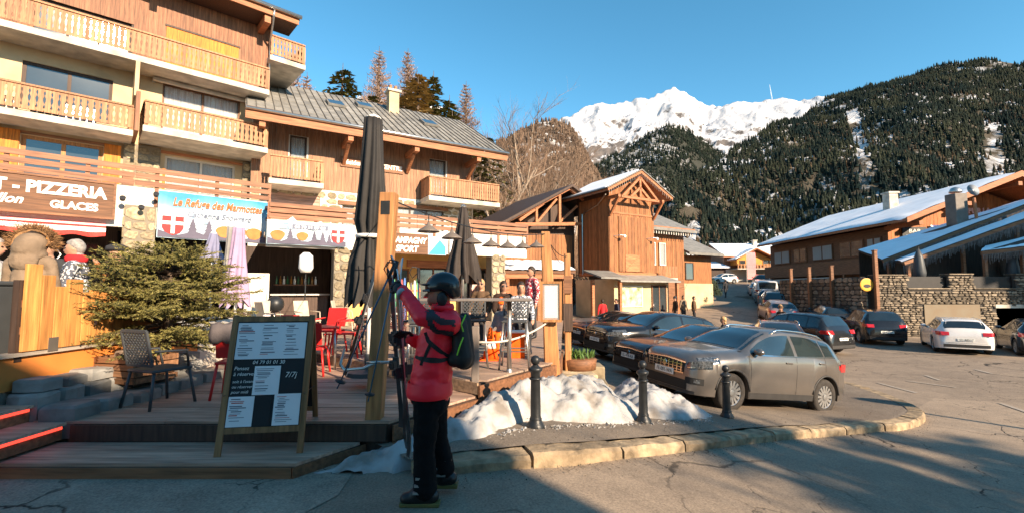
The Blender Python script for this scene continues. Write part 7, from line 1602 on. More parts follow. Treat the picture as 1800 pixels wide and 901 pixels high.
def snow_pile(label, P, hmax, seed, res=.035):
    """P = outline polygon; height grows with distance from the outline"""
    xs_ = [p[0] for p in P]; ys_ = [p[1] for p in P]; nx_ = int((max(xs_) - min(xs_)) / res) + 1; ny_ = int((max(ys_) - min(ys_)) / res) + 1; mb = MB(); ids = {}
    def dist(x, y):
        m_ = 9
        for (x1, y1), (x2, y2) in zip(P, P[1:] + P[:1]):
            t = min(1, max(0, ((x - x1) * (x2 - x1) + (y - y1) * (y2 - y1)) / ((x2 - x1) ** 2 + (y2 - y1) ** 2 + 1e-9))); m_ = min(m_, math.hypot(x - x1 - t * (x2 - x1), y - y1 - t * (y2 - y1)))
        return m_ if inpoly(x, y, P) else -m_
    for i in range(nx_):
        for j in range(ny_):
            x, y = min(xs_) + i * res, min(ys_) + j * res; d = dist(x, y) + .10 * noise.fractal(Vector((x * 2.2, y * 2.2, seed)), .8, 2, 4)
            if d > -.08:
                hz = hmax(x, y) * (1 - math.exp(-max(0, d) / .28)) + .10 * noise.fractal(Vector((x * 3.0, y * 3.0, seed + 3)), .7, 2.2, 5) * min(1, max(0, d) * 4) + .045 * abs(noise.noise(Vector((x * 5, y * 5, seed)))) + .014 * noise.noise(Vector((x * 15, y * 15, seed))) * min(1, max(0, d) * 5)
                ids[(i, j)] = len(mb.v); mb.v.append((x, y, ground_z(x, y) + .08 * smoothstep(-.8, -.2, x) + hz - (.10 if d < .0 else 0)))
    for (i, j), a in ids.items():
        if (i + 1, j) in ids and (i, j + 1) in ids and (i + 1, j + 1) in ids: mb.f.append((a, ids[(i + 1, j)], ids[(i + 1, j + 1)], ids[(i, j + 1)])); mb.m.append(0)
    return mb.build('snow_pile', SNOW_DIRTY, None, smooth=True, label=label, cat='snow')
SNOW_DIRTY = M('dirty_snow', (.37, .365, .36), .7, .0, 3.4, .9, 12, col2=(.20, .175, .15), contrast=(.46, .70), spec=.35)
snow_pile('long heap of dirty snow along the deck beside the first bollard', [(-1.85, 4.45), (-1.1, 4.45), (-.3, 5.2), (.1, 5.8), (.7, 6.1), (1.5, 6.25), (2.0, 6.9), (1.6, 8.4), (1.05, 8.3), (.6, 7.7), (-.1, 6.7), (-1.0, 5.5), (-1.5, 5.0)], lambda x, y: .10 + .29 * smoothstep(-1.2, .5, x) * (1 - smoothstep(1.0, 2.2, x)) + .17 * smoothstep(-1.8, -1.0, x) * (1 - .6 * smoothstep(-.2, .8, x)), 3)
snow_pile('lower heap of snow between the second bollard and the grey car', [(1.75, 6.75), (2.4, 6.95), (3.0, 7.3), (3.25, 7.6), (3.1, 8.0), (2.7, 8.6), (2.0, 8.9), (1.6, 8.1)], lambda x, y: .24 * (1 - smoothstep(2.3, 3.7, x)) + .10, 8)

# grit and crumbs nobody could count
gv = MB(); rr = random.Random(31)
def crumb(mb, p, r_):
    o = [Vector((rr.gauss(0, 1), rr.gauss(0, 1), rr.gauss(0, 1))).normalized() * r_ * rr.uniform(.6, 1.2) for _ in range(4)]
    mb.add([p + q for q in o], [(0, 1, 2), (0, 2, 3), (0, 3, 1), (1, 3, 2)])
for k in range(2600):
    i = rr.randrange(0, len(KL) - 1); nrm = norm_at(KL, i); q = KL[i] - nrm * abs(rr.gauss(0, .16)) if rr.random() < .6 else KL[i] + nrm * (.3 + abs(rr.gauss(0, .35))); z = ground_z(q.x, q.y) + (.125 if (q - KL[i]).dot(nrm) > 0 else .004); crumb(gv, Vector((q.x, q.y, z)), rr.uniform(.004, .013))
gv.build('gravel', M('grit', (.16, .13, .10), .95, .4, 30, rnd=.4), label='loose grit gathered along the kerb stones', cat='gravel', kind='stuff')
sv_ = MB()
for k in range(420):
    t = rr.random(); x = -.3 + 3.4 * t; y = 5.15 + 2.1 * t - abs(rr.gauss(0, .12)) + .1; crumb(sv_, Vector((x, y, ground_z(x, y) + .11)), rr.uniform(.008, .035))
sv_.build('snow_crumbs', SNOW_DIRTY, label='small lumps of snow scattered at the edge of the heaps', cat='snow', kind='stuff')
# skis standing for hire in front of the sport shop
cols = [(.5, .03, .03), (.03, .12, .4), (.6, .55, .1), (.05, .05, .06), (.6, .6, .58), (.05, .3, .12), (.5, .2, .03)]
rkk = thing('hire_rack', 'wooden rack of coloured hire skis standing under the sport shop sign', 'ski rack', loc1(F2, -5.3, -4.4, .52), R(F2[1])); MB().box(-.9, .9, -.03, .03, .25, .33).box(-.9, .9, -.03, .03, 1.15, 1.23).build('rails', W_BEAM, rkk)
for x in (-.86, .86): MB().box(x - .04, x + .04, .03, .10, 0, 1.3).build('upright', W_BEAM, rkk)
for k in range(13):
    x = -.78 + k * .13; hgt = rr.uniform(1.5, 1.75); c = cols[k % 7]
    s_ = MB().prism([(-.038, 0), (.038, 0), (.03, hgt * .5), (.042, hgt - .12), (.02, hgt), (-.02, hgt), (-.042, hgt - .12), (-.03, hgt * .5)], -.012, .012).build('hire_ski', M('hire_ski_%d' % (k % 7), c, .35, .15, 6, coat=.4), rkk); s_.location = (x, -.07 - .04 * (k % 2), 0); s_.rotation_euler.x = R(-3)
for k, (x, z, c) in enumerate(((-3.1, 1.9, (.6, .45, .12)), (-1.6, 1.6, (.45, .08, .06)), (-.9, 2.1, (.1, .25, .45)))):
    p_ = MB().box(-.28, .28, -.02, .02, -.38, .38).build('shop_poster', M('poster_%d' % k, c, .6, .4, 5, col2=(.7, .66, .6)), None, loc=loc1(F2, x, -3.68, z), rot=(0, 0, R(F2[1])), label=['ochre poster on the sport shop wall left of the pier', 'red poster on the sport shop wall right of the pier', 'blue poster at the right end of the sport shop wall'][k], cat='poster')
# ------------------------------------------------------------------ cars
def paint(name, col, metal=.6, rough=.28): return M('paint_' + name, col, rough, .06, 3, metal=metal, spec=.5, coat=.5)
CGL = M('car_glass', (.012, .018, .022), .04, .2, 2, spec=.8, coat=.5); CGL_S = M('car_side_glass', (.018, .028, .032), .05, .25, 1.5, spec=.9, coat=.6); TYRE = M('tyre', (.035, .030, .026), .85, .3, 10, .3, 40); RIM = M('alloy', (.45, .44, .43), .35, .15, 4, metal=.8); RIMB = M('rim_dark', (.04, .04, .042), .5, .2, 4); CPL = M('car_plastic', (.03, .028, .027), .6, .2, 6); CHR = M('chrome', (.75, .74, .72), .15, .05, 3, metal=1.0); LAMP = M('headlamp', (.10, .11, .12), .06, .8, 30, spec=.9, coat=.9, metal=.3); TAIL = M('tail_lamp', (.42, .012, .012), .2, .2, 6, coat=.8); PLT = M('number_plate', (.72, .71, .66), .5, .05, 4); GRAP = M('carbody_line', (.012, .012, .012), .7, .1)
WHEELS = {}
def wheel(parent, loc, r_, side, spokes=10, rim=None):
    key = (round(r_, 3), spokes, side, rim.name if rim else '')
    if key not in WHEELS:
        w = .205; ty = MB(); prof = [(r_ * .66, -w / 2 + .01), (r_ * .8, -w / 2), (r_ * .95, -w / 2 + .012), (r_, -w / 2 + .045), (r_, w / 2 - .045), (r_ * .95, w / 2 - .012), (r_ * .8, w / 2), (r_ * .66, w / 2 - .01)]
        ty.lathe(prof, 32, cap=False); rm = MB(); rm.lathe([(r_ * .66, w / 2 - .02), (r_ * .64, w / 2 - .012), (r_ * .60, w / 2 - .03)], 32, cap=False); bk = MB(); bk.lathe([(.02, w / 2 - .07), (r_ * .64, w / 2 - .07), (r_ * .64, w / 2 - .06)], 24)
        for k in range(spokes):
            a = 2 * math.pi * k / spokes; o = len(rm.v); rm.prism([(r_ * .08, -.018), (r_ * .62, -.026), (r_ * .62, .026), (r_ * .08, .018)], w / 2 - .05, w / 2 - .018, 'xy'); rm.xf(Matrix.Rotation(a, 4, 'Z'), o)
        rm.lathe([(.055, w / 2 - .05), (.055, w / 2 - .008), (.02, w / 2 - .004)], 14); mt = Matrix.Rotation(R(-90 * side), 4, 'X')
        WHEELS[key] = (ty.xf(mt).mesh('tyre', TYRE, True), rm.xf(mt).mesh('rim', rim or RIM), bk.xf(mt).mesh('brake', RIMB))
    ty, rm, bk = WHEELS[key]; o = obj('wheel', ty, parent, loc); obj('rim', rm, o); obj('brake_disc', bk, o); return o
SHAPES = {
 'crossover': dict(L=4.16, W=1.76, fo=.83, wb=2.54, r=.335, sill=.25, top=[(0, .74), (.05, .86), (.16, .935), (.45, 1.0), (1.12, 1.085), (1.30, 1.17), (1.60, 1.34), (1.95, 1.475), (2.3, 1.525), (2.9, 1.53), (3.35, 1.49), (3.62, 1.445), (3.80, 1.33), (3.98, 1.10), (4.08, .98), (4.14, .80), (4.16, .62)], belt=[(0, .66), (.16, .80), (.45, .90), (1.2, 1.0), (2.6, 1.035), (3.6, 1.085), (3.95, 1.02), (4.16, .60)], cowl=1.16, roof=1.90, rw=(3.62, 4.0), win=[(1.32, 2.44), (2.53, 3.30), (3.34, 3.66)], doors=[1.24, 2.48, 3.30], hw=.60),
 'hatch': dict(L=4.28, W=1.80, fo=.86, wb=2.63, r=.325, sill=.20, top=[(0, .64), (.05, .76), (.2, .84), (.5, .90), (1.25, .985), (1.5, 1.10), (1.85, 1.30), (2.15, 1.42), (2.5, 1.455), (3.0, 1.44), (3.5, 1.40), (3.75, 1.33), (4.0, 1.10), (4.15, .98), (4.24, .78), (4.28, .55)], belt=[(0, .58), (.2, .72), (.5, .82), (1.3, .92), (2.6, .95), (3.7, 1.02), (4.05, .96), (4.28, .52)], cowl=1.29, roof=2.12, rw=(3.74, 4.05), win=[(1.48, 2.58), (2.66, 3.50), (3.54, 3.8)], doors=[1.36, 2.62, 3.45], hw=.58),
 'suv': dict(L=4.50, W=1.86, fo=.90, wb=2.70, r=.36, sill=.27, top=[(0, .80), (.05, .94), (.2, 1.03), (.6, 1.10), (1.25, 1.17), (1.45, 1.26), (1.8, 1.48), (2.1, 1.61), (2.5, 1.67), (3.2, 1.665), (3.8, 1.62), (4.05, 1.54), (4.25, 1.22), (4.38, 1.05), (4.47, .85), (4.50, .62)], belt=[(0, .70), (.2, .86), (.6, .98), (1.3, 1.08), (2.8, 1.12), (3.9, 1.16), (4.25, 1.1), (4.50, .6)], cowl=1.30, roof=2.06, rw=(4.02, 4.28), win=[(1.46, 2.62), (2.70, 3.55), (3.60, 4.05)], doors=[1.35, 2.66, 3.50], hw=.63),
 'wagon': dict(L=4.66, W=1.83, fo=.82, wb=2.83, r=.335, sill=.20, top=[(0, .62), (.05, .76), (.2, .85), (.6, .92), (1.45, .99), (1.7, 1.10), (2.05, 1.30), (2.35, 1.42), (2.8, 1.45), (3.5, 1.44), (4.0, 1.41), (4.22, 1.35), (4.46, 1.10), (4.56, .98), (4.63, .80), (4.66, .55)], belt=[(0, .56), (.2, .72), (.6, .84), (1.5, .92), (3.0, .95), (4.1, .99), (4.4, .96), (4.66, .5)], cowl=1.48, roof=2.32, rw=(4.20, 4.48), win=[(1.72, 2.75), (2.83, 3.66), (3.70, 4.25)], doors=[1.56, 2.79, 3.6], hw=.60),
 'mpv': dict(L=4.47, W=1.83, fo=.88, wb=2.73, r=.335, sill=.22, top=[(0, .66), (.05, .80), (.2, .92), (.5, 1.0), (.95, 1.08), (1.2, 1.19), (1.7, 1.45), (2.1, 1.60), (2.6, 1.665), (3.3, 1.65), (3.8, 1.60), (4.0, 1.54), (4.22, 1.22), (4.33, 1.06), (4.44, .85), (4.47, .58)], belt=[(0, .6), (.2, .78), (.5, .92), (1.1, 1.02), (2.8, 1.05), (3.9, 1.1), (4.2, 1.05), (4.47, .54)], cowl=1.0, roof=2.05, rw=(3.97, 4.25), win=[(1.25, 2.55), (2.63, 3.5), (3.55, 4.02)], doors=[1.3, 2.59, 3.48], hw=.62),
 'van': dict(L=4.9, W=1.95, fo=.95, wb=3.0, r=.34, sill=.25, top=[(0, .8), (.05, 1.0), (.2, 1.1), (.7, 1.22), (.9, 1.3), (1.3, 1.7), (1.6, 1.95), (1.9, 2.0), (4.6, 2.0), (4.8, 1.95), (4.85, 1.6), (4.88, 1.1), (4.9, .6)], belt=[(0, .7), (.2, .95), (.8, 1.15), (4.7, 1.2), (4.9, .6)], cowl=.88, roof=1.6, rw=(4.78, 4.87), win=[(1.05, 2.0)], doors=[1.0, 2.1, 3.3], hw=.78),
}
def car(label, x, y, rz, shape, body, detail=1, rim=None, spokes=10, plastic=True, rails=None, plate=None, reverse_lit=False, sides=(1, -1), grille='mesh', group=None):
    s_ = SHAPES[shape]; L, Wd = s_['L'], s_['W']; hw = Wd / 2; xf_ = s_['fo']; xr_ = s_['fo'] + s_['wb']; rw = s_['r']; ra = rw + .055
    TX, TZ_ = zip(*s_['top']); BX, BZ = zip(*s_['belt'])
    plan_x = [0, .03, .10, .22, .45, .9, L - .9, L - .45, L - .16, L - .05, L]; plan_w = [.62, .74, .84, .915, .97, 1, 1, .985, .93, .86, .74]
    ztop = lambda q: float(np.interp(q, TX, TZ_)); zbelt = lambda q: min(float(np.interp(q, BX, BZ)), ztop(q) - .03); pw = lambda q: hw * float(np.interp(q, plan_x, plan_w))
    def zbot(q):
        z = s_['sill'] + (.05 if q > L - .5 else 0) * (q - L + .5) / .5
        for c in (xf_, xr_):
            if abs(q - c) < ra: z = max(z, rw + math.sqrt(max(0, ra * ra - (q - c) ** 2)))
        return z
    def ring(q):
        w, zb, zt, zl = pw(q), zbot(q), ztop(q), zbelt(q); zb = min(zb, zl - .06); g_ = min(1, max(0, (zt - zl - .06) / .36)); wt = (w * .86) * (1 - g_) + s_['hw'] * g_ * min(1, w / hw + .06); wt = min(wt, w * .93); dz = .035 + .03 * g_; arch = any(abs(q - c) < ra + .06 for c in (xf_, xr_)); fl_ = .012 if arch else 0
        zm = zl - zb
        return [(w - .14, zb), (w - .02 + fl_, zb), (w + fl_, zb + zm * .28), (w * 1.0 + fl_ * .6, zb + zm * .62), (w * .985, zb + zm * .86), (w * .955, zl), (w * .955 + (wt - w * .955) * .5 + .012 * g_, zl + (zt - dz - zl) * .5), (wt, zt - dz), (wt * .82, zt - dz * .28), (wt * .4, zt - .004), (0, zt)]
    st = set(np.round(np.linspace(0, L, 44), 4)) | {.015, .03, .06, .1, L - .015, L - .03, L - .06, L - .1}
    for c in (xf_, xr_):
        for a in np.linspace(0, math.pi, 13): st.add(round(c + ra * math.cos(a), 4))
        st |= {round(c - ra - .004, 4), round(c + ra + .004, 4)}
    st = sorted(q for q in st if 0 <= q <= L); n = 11; mb = MB()
    for q in st:
        r_ = ring(q); pts = [(L / 2 - q, w, z) for w, z in r_] + [(L / 2 - q, -w, z) for w, z in reversed(r_[:-1])]; mb.v += pts
    m_ = 2 * n - 1
    for i in range(len(st) - 1):
        for k in range(m_ - 1): mb.f.append((i * m_ + k, i * m_ + k + 1, (i + 1) * m_ + k + 1, (i + 1) * m_ + k)); mb.m.append(0)
        mb.f.append((i * m_ + m_ - 1, i * m_, (i + 1) * m_, (i + 1) * m_ + m_ - 1)); mb.m.append(1)
    mb.f.append(tuple(range(m_))); mb.f.append(tuple((len(st) - 1) * m_ + k for k in range(m_ - 1, -1, -1))); mb.m += [0, 0]
    # root oriented to the ground under its wheels
    c_, sn_ = math.cos(rz), math.sin(rz)
    def gw(px, py): return ground_z(x + px * c_ - py * sn_, y + px * sn_ + py * c_)
    fx, rx = L / 2 - xf_, L / 2 - xr_; zf = (gw(fx, hw - .1) + gw(fx, -hw + .1)) / 2; zr = (gw(rx, hw - .1) + gw(rx, -hw + .1)) / 2; zl_ = (gw(fx, hw - .1) + gw(rx, hw - .1)) / 2; zr_ = (gw(fx, -hw + .1) + gw(rx, -hw + .1)) / 2
    t = thing('parked_car' if shape != 'van' else 'parked_van', label, 'car' if shape != 'van' else 'van', (0, 0, 0), 0, group)
    pitch = math.atan2(zf - zr, s_['wb']); roll = math.atan2(zl_ - zr_, Wd - .2); mid = (zf + zr) / 2 - (fx + rx) / 2 * math.tan(pitch)
    t.matrix_world = Matrix.Translation((x, y, mid + .012)) @ Matrix.Rotation(rz, 4, 'Z') @ Matrix.Rotation(-pitch, 4, 'Y') @ Matrix.Rotation(roll, 4, 'X')
    bo_ = mb.build('body', [body, CPL], t); smooth_angle(bo_, 32)
    def yside(q, z):
        r_ = ring(q); zz = [p[1] for p in r_[1:8]]; ww = [p[0] for p in r_[1:8]]; return float(np.interp(z, zz, ww))
    def side_patch(name, q0, q1, lo, hi, mat, off=.004, N=12, K=3, sds=(1, -1), parent=None):
        for sd in sds:
            p = MB()
            for i in range(N + 1):
                q = q0 + (q1 - q0) * i / N; a, b = lo(q), hi(q); b = max(b, a + .004)
                for k in range(K + 1): z = a + (b - a) * k / K; p.v.append((L / 2 - q, sd * (yside(q, z) + off), z))
            for i in range(N):
                for k in range(K): p.f.append((i * (K + 1) + k, (i + 1) * (K + 1) + k, (i + 1) * (K + 1) + k + 1, i * (K + 1) + k + 1)); p.m.append(0)
            p.build(name, mat, parent or t, smooth=True)
    def ztopw(q, yy):
        r_ = ring(q); P = sorted([(w, z) for w, z in r_[7:]]); return float(np.interp(abs(yy), [a for a, _ in P], [b for _, b in P]))
    def top_patch(name, q0, q1, ins, mat, off=.005, N=8, K=8):
        p = MB()
        for i in range(N + 1):
            q = q0 + (q1 - q0) * i / N; w = ring(q)[7][0] - ins
            for k in range(K + 1): yy = -w + 2 * w * k / K; p.v.append((L / 2 - q + (off if q < L / 2 else -off), yy, ztopw(q, yy) + off))
        for i in range(N):
            for k in range(K): p.f.append((i * (K + 1) + k, (i + 1) * (K + 1) + k, (i + 1) * (K + 1) + k + 1, i * (K + 1) + k + 1)); p.m.append(0)
        return p.build(name, mat, t, smooth=True)
    top_patch('windscreen', s_['cowl'], s_['roof'], .035, CGL); top_patch('rear_window', s_['rw'][0] + .03, s_['rw'][1], .05, CGL)
    for a, b in s_['win']: side_patch('side_window', a, b, lambda q: zbelt(q) + .03, lambda q: ring(q)[7][1] - .04, CGL_S)
    def fx_of(yy, z, front):
        px_, pw_ = (plan_x[:5], plan_w[:5]) if front else ([L - v for v in reversed(plan_x[7:])], list(reversed(plan_w[7:]))); d = float(np.interp(abs(yy) / hw, pw_, px_)) if abs(yy) / hw > pw_[0] else 0
        tq = [(v, z_) for v, z_ in (s_['top'][:5] if front else [(L - v, z_) for v, z_ in reversed(s_['top'][-6:])])]; d2 = float(np.interp(z, [b for _, b in tq], [a for a, _ in tq])) if z > tq[0][1] else 0; return max(d, d2)
    def end_patch(name, y0, y1, lo, hi, mat, front=True, off=.008, N=10, K=3, parent=None):
        p = MB()
        for i in range(N + 1):
            yy = y0 + (y1 - y0) * i / N; a, b = lo(yy), hi(yy)
            for k in range(K + 1): z = a + (b - a) * k / K; d = fx_of(yy, z, front) - off; p.v.append(((L / 2 - d) if front else (-L / 2 + d), yy, z))
        for i in range(N):
            for k in range(K): p.f.append((i * (K + 1) + k, (i + 1) * (K + 1) + k, (i + 1) * (K + 1) + k + 1, i * (K + 1) + k + 1)); p.m.append(0)
        return p.build(name, mat, parent or t, smooth=True)
    zh = s_['top'][0][1]
    # front end
    gr_ = end_patch('grille', -.50, .50, lambda v: zh - .16 + .03 * abs(v), lambda v: zh + .045 - .05 * abs(v), GRAP, True, .010)
    if detail:
        end_patch('grille_trim', -.53, .53, lambda v: zh + .045 - .05 * abs(v), lambda v: zh + .065 - .05 * abs(v), CHR, True, .013); end_patch('grille_trim', -.50, .50, lambda v: zh - .185 + .03 * abs(v), lambda v: zh - .163 + .03 * abs(v), CHR, True, .013)
        for k in range(9 if grille == 'mesh' else 3):
            yy = -.44 + k * .11 if grille == 'mesh' else -.3 + .3 * k; MB().box(L / 2 - fx_of(yy, zh - .05, True) + .006, L / 2 - fx_of(yy, zh - .05, True) + .018, yy - .012, yy + .012, zh - .15, zh + .02).build('grille_bar', CHR if grille == 'mesh' else GRAP, gr_)
        for k in range(3): end_patch('grille_bar', -.47, .47, lambda v, k=k: zh - .125 + k * .05, lambda v, k=k: zh - .115 + k * .05, CHR, True, .014, parent=gr_)
        MB().lathe([(.055, 0), (.05, .012)], 14).xf(Matrix.Translation((L / 2 + .012, 0, zh - .05)) @ Matrix.Rotation(R(90), 4, 'Y')).build('emblem', CHR, t)
    for sd in (1, -1):
        a, b = (.56, hw - .045) if sd > 0 else (-hw + .045, -.56); hl = end_patch('headlamp', a, b, lambda v: zh - .075 + .16 * (abs(v) - .56), lambda v: zh + .035 + .28 * (abs(v) - .56), LAMP, True, .012)
        if detail: end_patch('lamp_chrome', a + .03 * (sd > 0), b - .03 * (sd < 0), lambda v: zh - .06 + .16 * (abs(v) - .56), lambda v: zh - .045 + .16 * (abs(v) - .56), CHR, True, .018, parent=hl)
        if detail: fg = end_patch('fog_lamp_surround', *( (.55, .80) if sd > 0 else (-.80, -.55)), lambda v: .42, lambda v: .53, GRAP, True, .010); end_patch('fog_lamp', *((.70, .77) if sd > 0 else (-.77, -.70)), lambda v: .45, lambda v: .51, LAMP, True, .016, parent=fg)
        a, b = (.50, hw - .03) if sd > 0 else (-hw + .03, -.50); zt_ = s_['belt'][-2][1] - .05
        end_patch('tail_lamp', a, b, lambda v: zt_ - .14, lambda v: zt_ + .03 * (abs(v) - .4), TAIL, False, .012)
        side_patch('tail_lamp_side', L - .40, L - .17, lambda q: zt_ - .10, lambda q: zt_ - .02, TAIL, .006, 5, 2, (sd,))
        if detail:
            side_patch('headlamp_side', .135, .50, lambda q: zh + .045 + .09 * q, lambda q: zh + .115 + .16 * q, LAMP, .007, 8, 2, (sd,)); side_patch('lamp_edge', .135, .50, lambda q: zh + .03 + .09 * q, lambda q: zh + .046 + .09 * q, CHR, .009, 8, 1, (sd,))
            if plastic:
                for cx_ in (xf_, xr_):
                    tr_ = MB(); pts = []
                    for a in np.linspace(.12, math.pi - .12, 15):
                        q, z = cx_ + (ra + .015) * math.cos(a), rw + (ra + .015) * math.sin(a); pts.append((L / 2 - q, sd * (yside(min(max(q, 0), L), z) + .004), z))
                    tr_.tube(pts, .02, 6).build('arch_trim', CPL, t, smooth=True)
    if detail: top_patch('bonnet_gap', s_['cowl'] - .10, s_['cowl'] - .03, .0, CPL, .003, 2, 8); end_patch('bumper_lip', -.72, .72, lambda v: s_['sill'] + .005, lambda v: s_['sill'] + .055, CPL, True, .014); end_patch('tailgate_gap', -.62, .62, lambda v: zh - .15, lambda v: zh - .142, GRAP, False, .004)
    end_patch('lower_grille', -.58, .58, lambda v: s_['sill'] + .06, lambda v: s_['sill'] + .22, GRAP, True, .009)
    for front in (True, False):
        zp = (s_['sill'] + .255) if front else zh - .06; p_ = end_patch('number_plate', -.26, .26, lambda v: zp, lambda v: zp + .11, PLT, front, .02, 4, 1)
        if detail or not front:
            q = p_; tx = text('plate_lettering', plate or 'FE-001-WX', .095, GRAP, t, ((L / 2 + .022 - fx_of(0, zp, True)) if front else (-L / 2 - .022), -.21 if front else .21, zp + .022), (R(90), 0, R(90) if front else R(-90)), depth=.001, width=.42)
    end_patch('rear_bumper_trim', -.7, .7, lambda v: .30, lambda v: .42, CPL, False, .010)
    # sides
    if plastic: side_patch('sill_cladding', xf_ + ra + .01, xr_ - ra - .01, lambda q: zbot(q) + .005, lambda q: zbot(q) + .11, CPL, .007, 10, 2)
    if detail:
        for q in s_['doors']: side_patch('door_gap', q - .004, q + .004, lambda v: zbot(v) + .10, lambda v: zbelt(v) + .01, GRAP, .0025, 1, 8)
        side_patch('window_trim', s_['win'][0][0], s_['win'][-1][1], lambda q: zbelt(q) + .008, lambda q: zbelt(q) + .026, CHR, .006, 24, 1)
        for k, q in enumerate((s_['doors'][1] - .22, s_['doors'][1] + .72)):
            for sd in sides: zq = zbelt(q) - .10; MB().box(-.085, .085, -.012, .022, -.014, .014).xf(Matrix.Translation((L / 2 - q, sd * yside(q, zq), zq)) @ Matrix.Rotation(0 if sd > 0 else math.pi, 4, 'Z')).build('door_handle', body, t, bevel=.006)
    for sd in sides:
        q = s_['win'][0][0] + .06; zq = zbelt(q) + .06; MB().sphere((0, 0, 0), 1, 14, 10, sc=(.075, .105, .065)).xf(Matrix.Translation((L / 2 - q, sd * (yside(q, zq) + .11), zq + .02))).build('wing_mirror', body if detail < 2 else CPL, t, smooth=True)
        MB().box(L / 2 - q - .02, L / 2 - q + .02, min(sd * yside(q, zq), sd * (yside(q, zq) + .08)), max(sd * yside(q, zq), sd * (yside(q, zq) + .08)), zq - .03, zq).build('mirror_arm', CPL, t)
    if rails:
        for sd in (1, -1):
            P = []
            for i in range(9):
                q = s_['roof'] + .1 + (s_['rw'][0] - .15 - s_['roof']) * i / 8; r_ = ring(q)[7]; P.append((L / 2 - q, sd * (r_[0] - .02), r_[1] + (.055 if 0 < i < 8 else .0)))
            MB().tube(P, .017, 8).build('roof_rail', rails, t, smooth=True)
    for cx_ in (xf_, xr_):
        for sd in (1, -1): wheel(t, (L / 2 - cx_, sd * (hw - .11), rw), rw, sd, spokes, rim)
    MB().box(-L / 2 + .35, L / 2 - .35, -hw + .25, hw - .25, .2, .5).build('underbody', GRAP, t)
    return t
P_GREY = paint('warm_grey', (.21, .185, .165), .7, .28); P_BLACK = paint('black', (.010, .010, .011), .15, .25); P_BRN = paint('dark_brown', (.010, .010, .011), .15, .3); P_BLUE = paint('blue', (.012, .03, .07), .5, .2); P_SIL = paint('silver', (.40, .41, .42), .8, .3); P_WHT = paint('white', (.70, .67, .64), .1, .25); P_DGR = paint('dark_grey', (.05, .052, .056), .6, .2); P_PINK = paint('champagne', (.38, .27, .24), .6, .3)
HD = R(202.6); h_ = Vector((math.cos(HD), math.sin(HD))); rgt = Vector((h_.y, -h_.x))
fw = Vector((3.93, 8.68)); mid_ = fw - h_ * (2.54 / 2); cen = mid_ + rgt * (.88 - .11) - h_ * ((.79 - .83) / 2)
gcar = car('metallic warm grey crossover car with chequered chrome grille parked behind the bollards', cen.x, cen.y, HD, 'crossover', P_GREY, 1, RIM, 14, True, CHR, 'FE-001-WA', sides=(1, -1)); gcar.scale.z = 1.045
car('dark hatchback with chrome-ringed grille parked next to the grey crossover', 4.75, 12.3, HD, 'hatch', P_BRN, 1, RIM, 10, False, None, 'EL-418-RA', grille='plain')
car('black SUV with chrome lower lip, third in the parked row', 4.55, 15.3, HD, 'suv', P_BLACK, 1, RIM, 10, True, None, 'FA-207-KC', grille='plain')
car('dark blue car, fourth in the parked row', 4.35, 18.4, HD, 'hatch', P_BLUE, 1, RIM, 10, False, None, 'DK-552-PV', grille='plain')
car('silver car at the far end of the parked row', 4.6, 21.4, HD, 'hatch', P_SIL, 0, RIM, 10, False)
car('brown car with roof rails parked just behind the grey crossover', 9.25, 16.2, R(245), 'crossover', paint('copper', (.16, .075, .045), .7, .25), 0, RIM, 10, True, CHR)
car('black estate car parked across the lane beyond the brown car', 12.5, 20.9, R(112), 'mpv', P_BLACK, 0, RIM, 10, False)
car('black people carrier seen from behind beside the stone wall', 18.6, 24.4, R(71), 'mpv', P_BLACK, 1, RIM, 10, False, None, 'AB-613-CM')
car('white estate car seen from behind, parked nose to the stone wall', 19.75, 20.95, R(56), 'wagon', P_WHT, 1, RIM, 10, False, P_WHT, 'GC-840-LT')
car('small dark car at the right picture edge beside the white estate', 22.0, 19.75, R(56), 'hatch', P_DGR, 1, RIM, 10, False, None, 'BX-377-QS')
car('champagne car with bright tail lamps in the street row', 17.7, 31.2, R(72), 'hatch', P_PINK, 0)
car('dark estate car beside the champagne car', 19.6, 28.9, R(70), 'wagon', P_DGR, 0)
far_cars = [(20.2, 36.0, 'suv', P_DGR, 'dark SUV up the street behind the champagne car'), (22.2, 40.5, 'hatch', P_BLUE, 'blue hatchback parked up the street'), (24.3, 45.0, 'wagon', P_BLACK, 'black estate parked farther up the street'), (26.4, 50.0, 'hatch', P_SIL, 'silver hatchback near the top of the parked row'), (33.2, 62.0, 'suv', P_BLACK, 'dark SUV before the far chalet')]
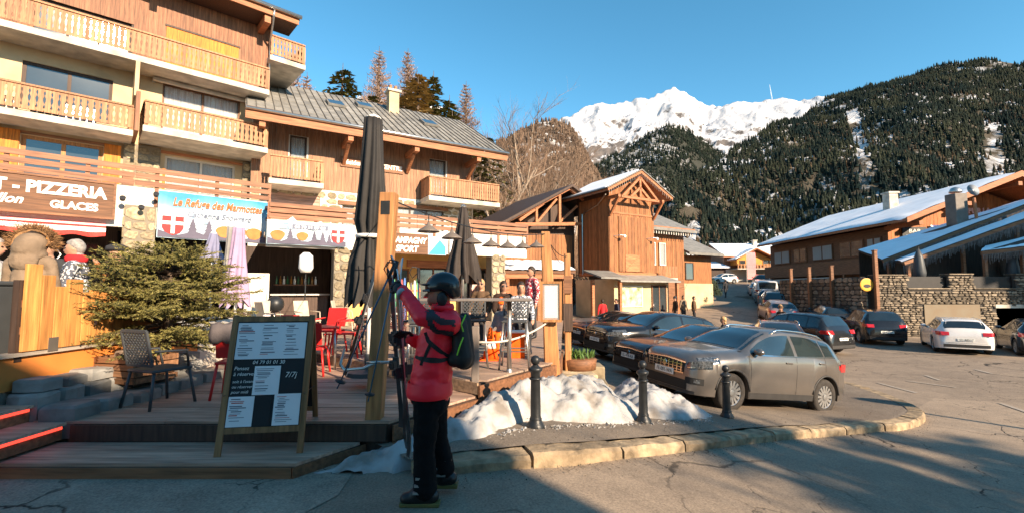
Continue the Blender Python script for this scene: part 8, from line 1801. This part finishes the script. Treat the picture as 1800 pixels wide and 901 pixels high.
for x, y, sh_, p_, lb in far_cars: car(lb, x, y, R(66), sh_, p_, 0)
car('white van parked among the cars up the street', 24.0, 41.2 + 3, R(66), 'van', P_WHT, 0, plastic=False); car('pale car in front of the far chalet', 31.0, 68.5, R(190), 'hatch', P_WHT, 0)
# overhead street cable shadow line and slim lamp post by the car park
lp = thing('lamp_post', 'slim dark lamp post with round lantern standing off to the right by the car park', 'lamp post', (13.6, 4.6, ground_z(13.6, 4.6))); MB().tube([(0, 0, 0), (0, 0, 3.4)], [.07, .05], 10).build('pole', IRON, lp, smooth=True); MB().sphere((0, 0, 3.65), .26, 16, 12).build('lantern', LETTER, lp, smooth=True); MB().lathe([(.1, 3.38), (.12, 3.44), (.06, 3.46)], 12).build('collar', IRON, lp)

# evergreen hedge left of the street, its foliage colour darkened to paint in shade
for k, (x, y, sx, sy, sz) in enumerate(((17.0, 42, 1.5, 2.6, 2.3), (18.9, 47.5, 1.4, 2.6, 2.9), (15.9, 40, .8, 1.2, 1.2))):
    hg = thing('street_hedge', ['dark evergreen bush on the left of the street, middle of three', 'tall dark evergreen bush farthest up the left of the street', 'low dark evergreen bush nearest the timber wing'][k], 'bush', (x, y, ground_z(x, y))); rr = random.Random(60 + k); lv = MB()
    for i in range(2600):
        a, b = rr.uniform(0, 6.283), math.acos(rr.uniform(-.3, 1)); q = rr.uniform(.72, 1.04) + .12 * noise.noise(Vector((a * 1.5, b * 2, k))); p = Vector((sx * q * math.cos(a) * math.sin(b), sy * q * math.sin(a) * math.sin(b), sz * .45 + sz * .55 * q * math.cos(b))); e = Vector((rr.gauss(0, 1), rr.gauss(0, 1), rr.gauss(0, 1))).normalized() * .16; w = e.orthogonal().normalized() * .07; lv.add([p - w, p + e, p + w], [(0, 1, 2)])
    lv.build('foliage', M('shaded_foliage', (.022, .032, .013), .8, .4, 2, rnd=.4), hg); MB().tube([(0, 0, -.2), (0, 0, sz * .7)], [.12, .05], 6).build('trunk', BARKD, hg)

if 'scratch' in bpy.data.scenes: bpy.data.scenes.remove(bpy.data.scenes['scratch'])
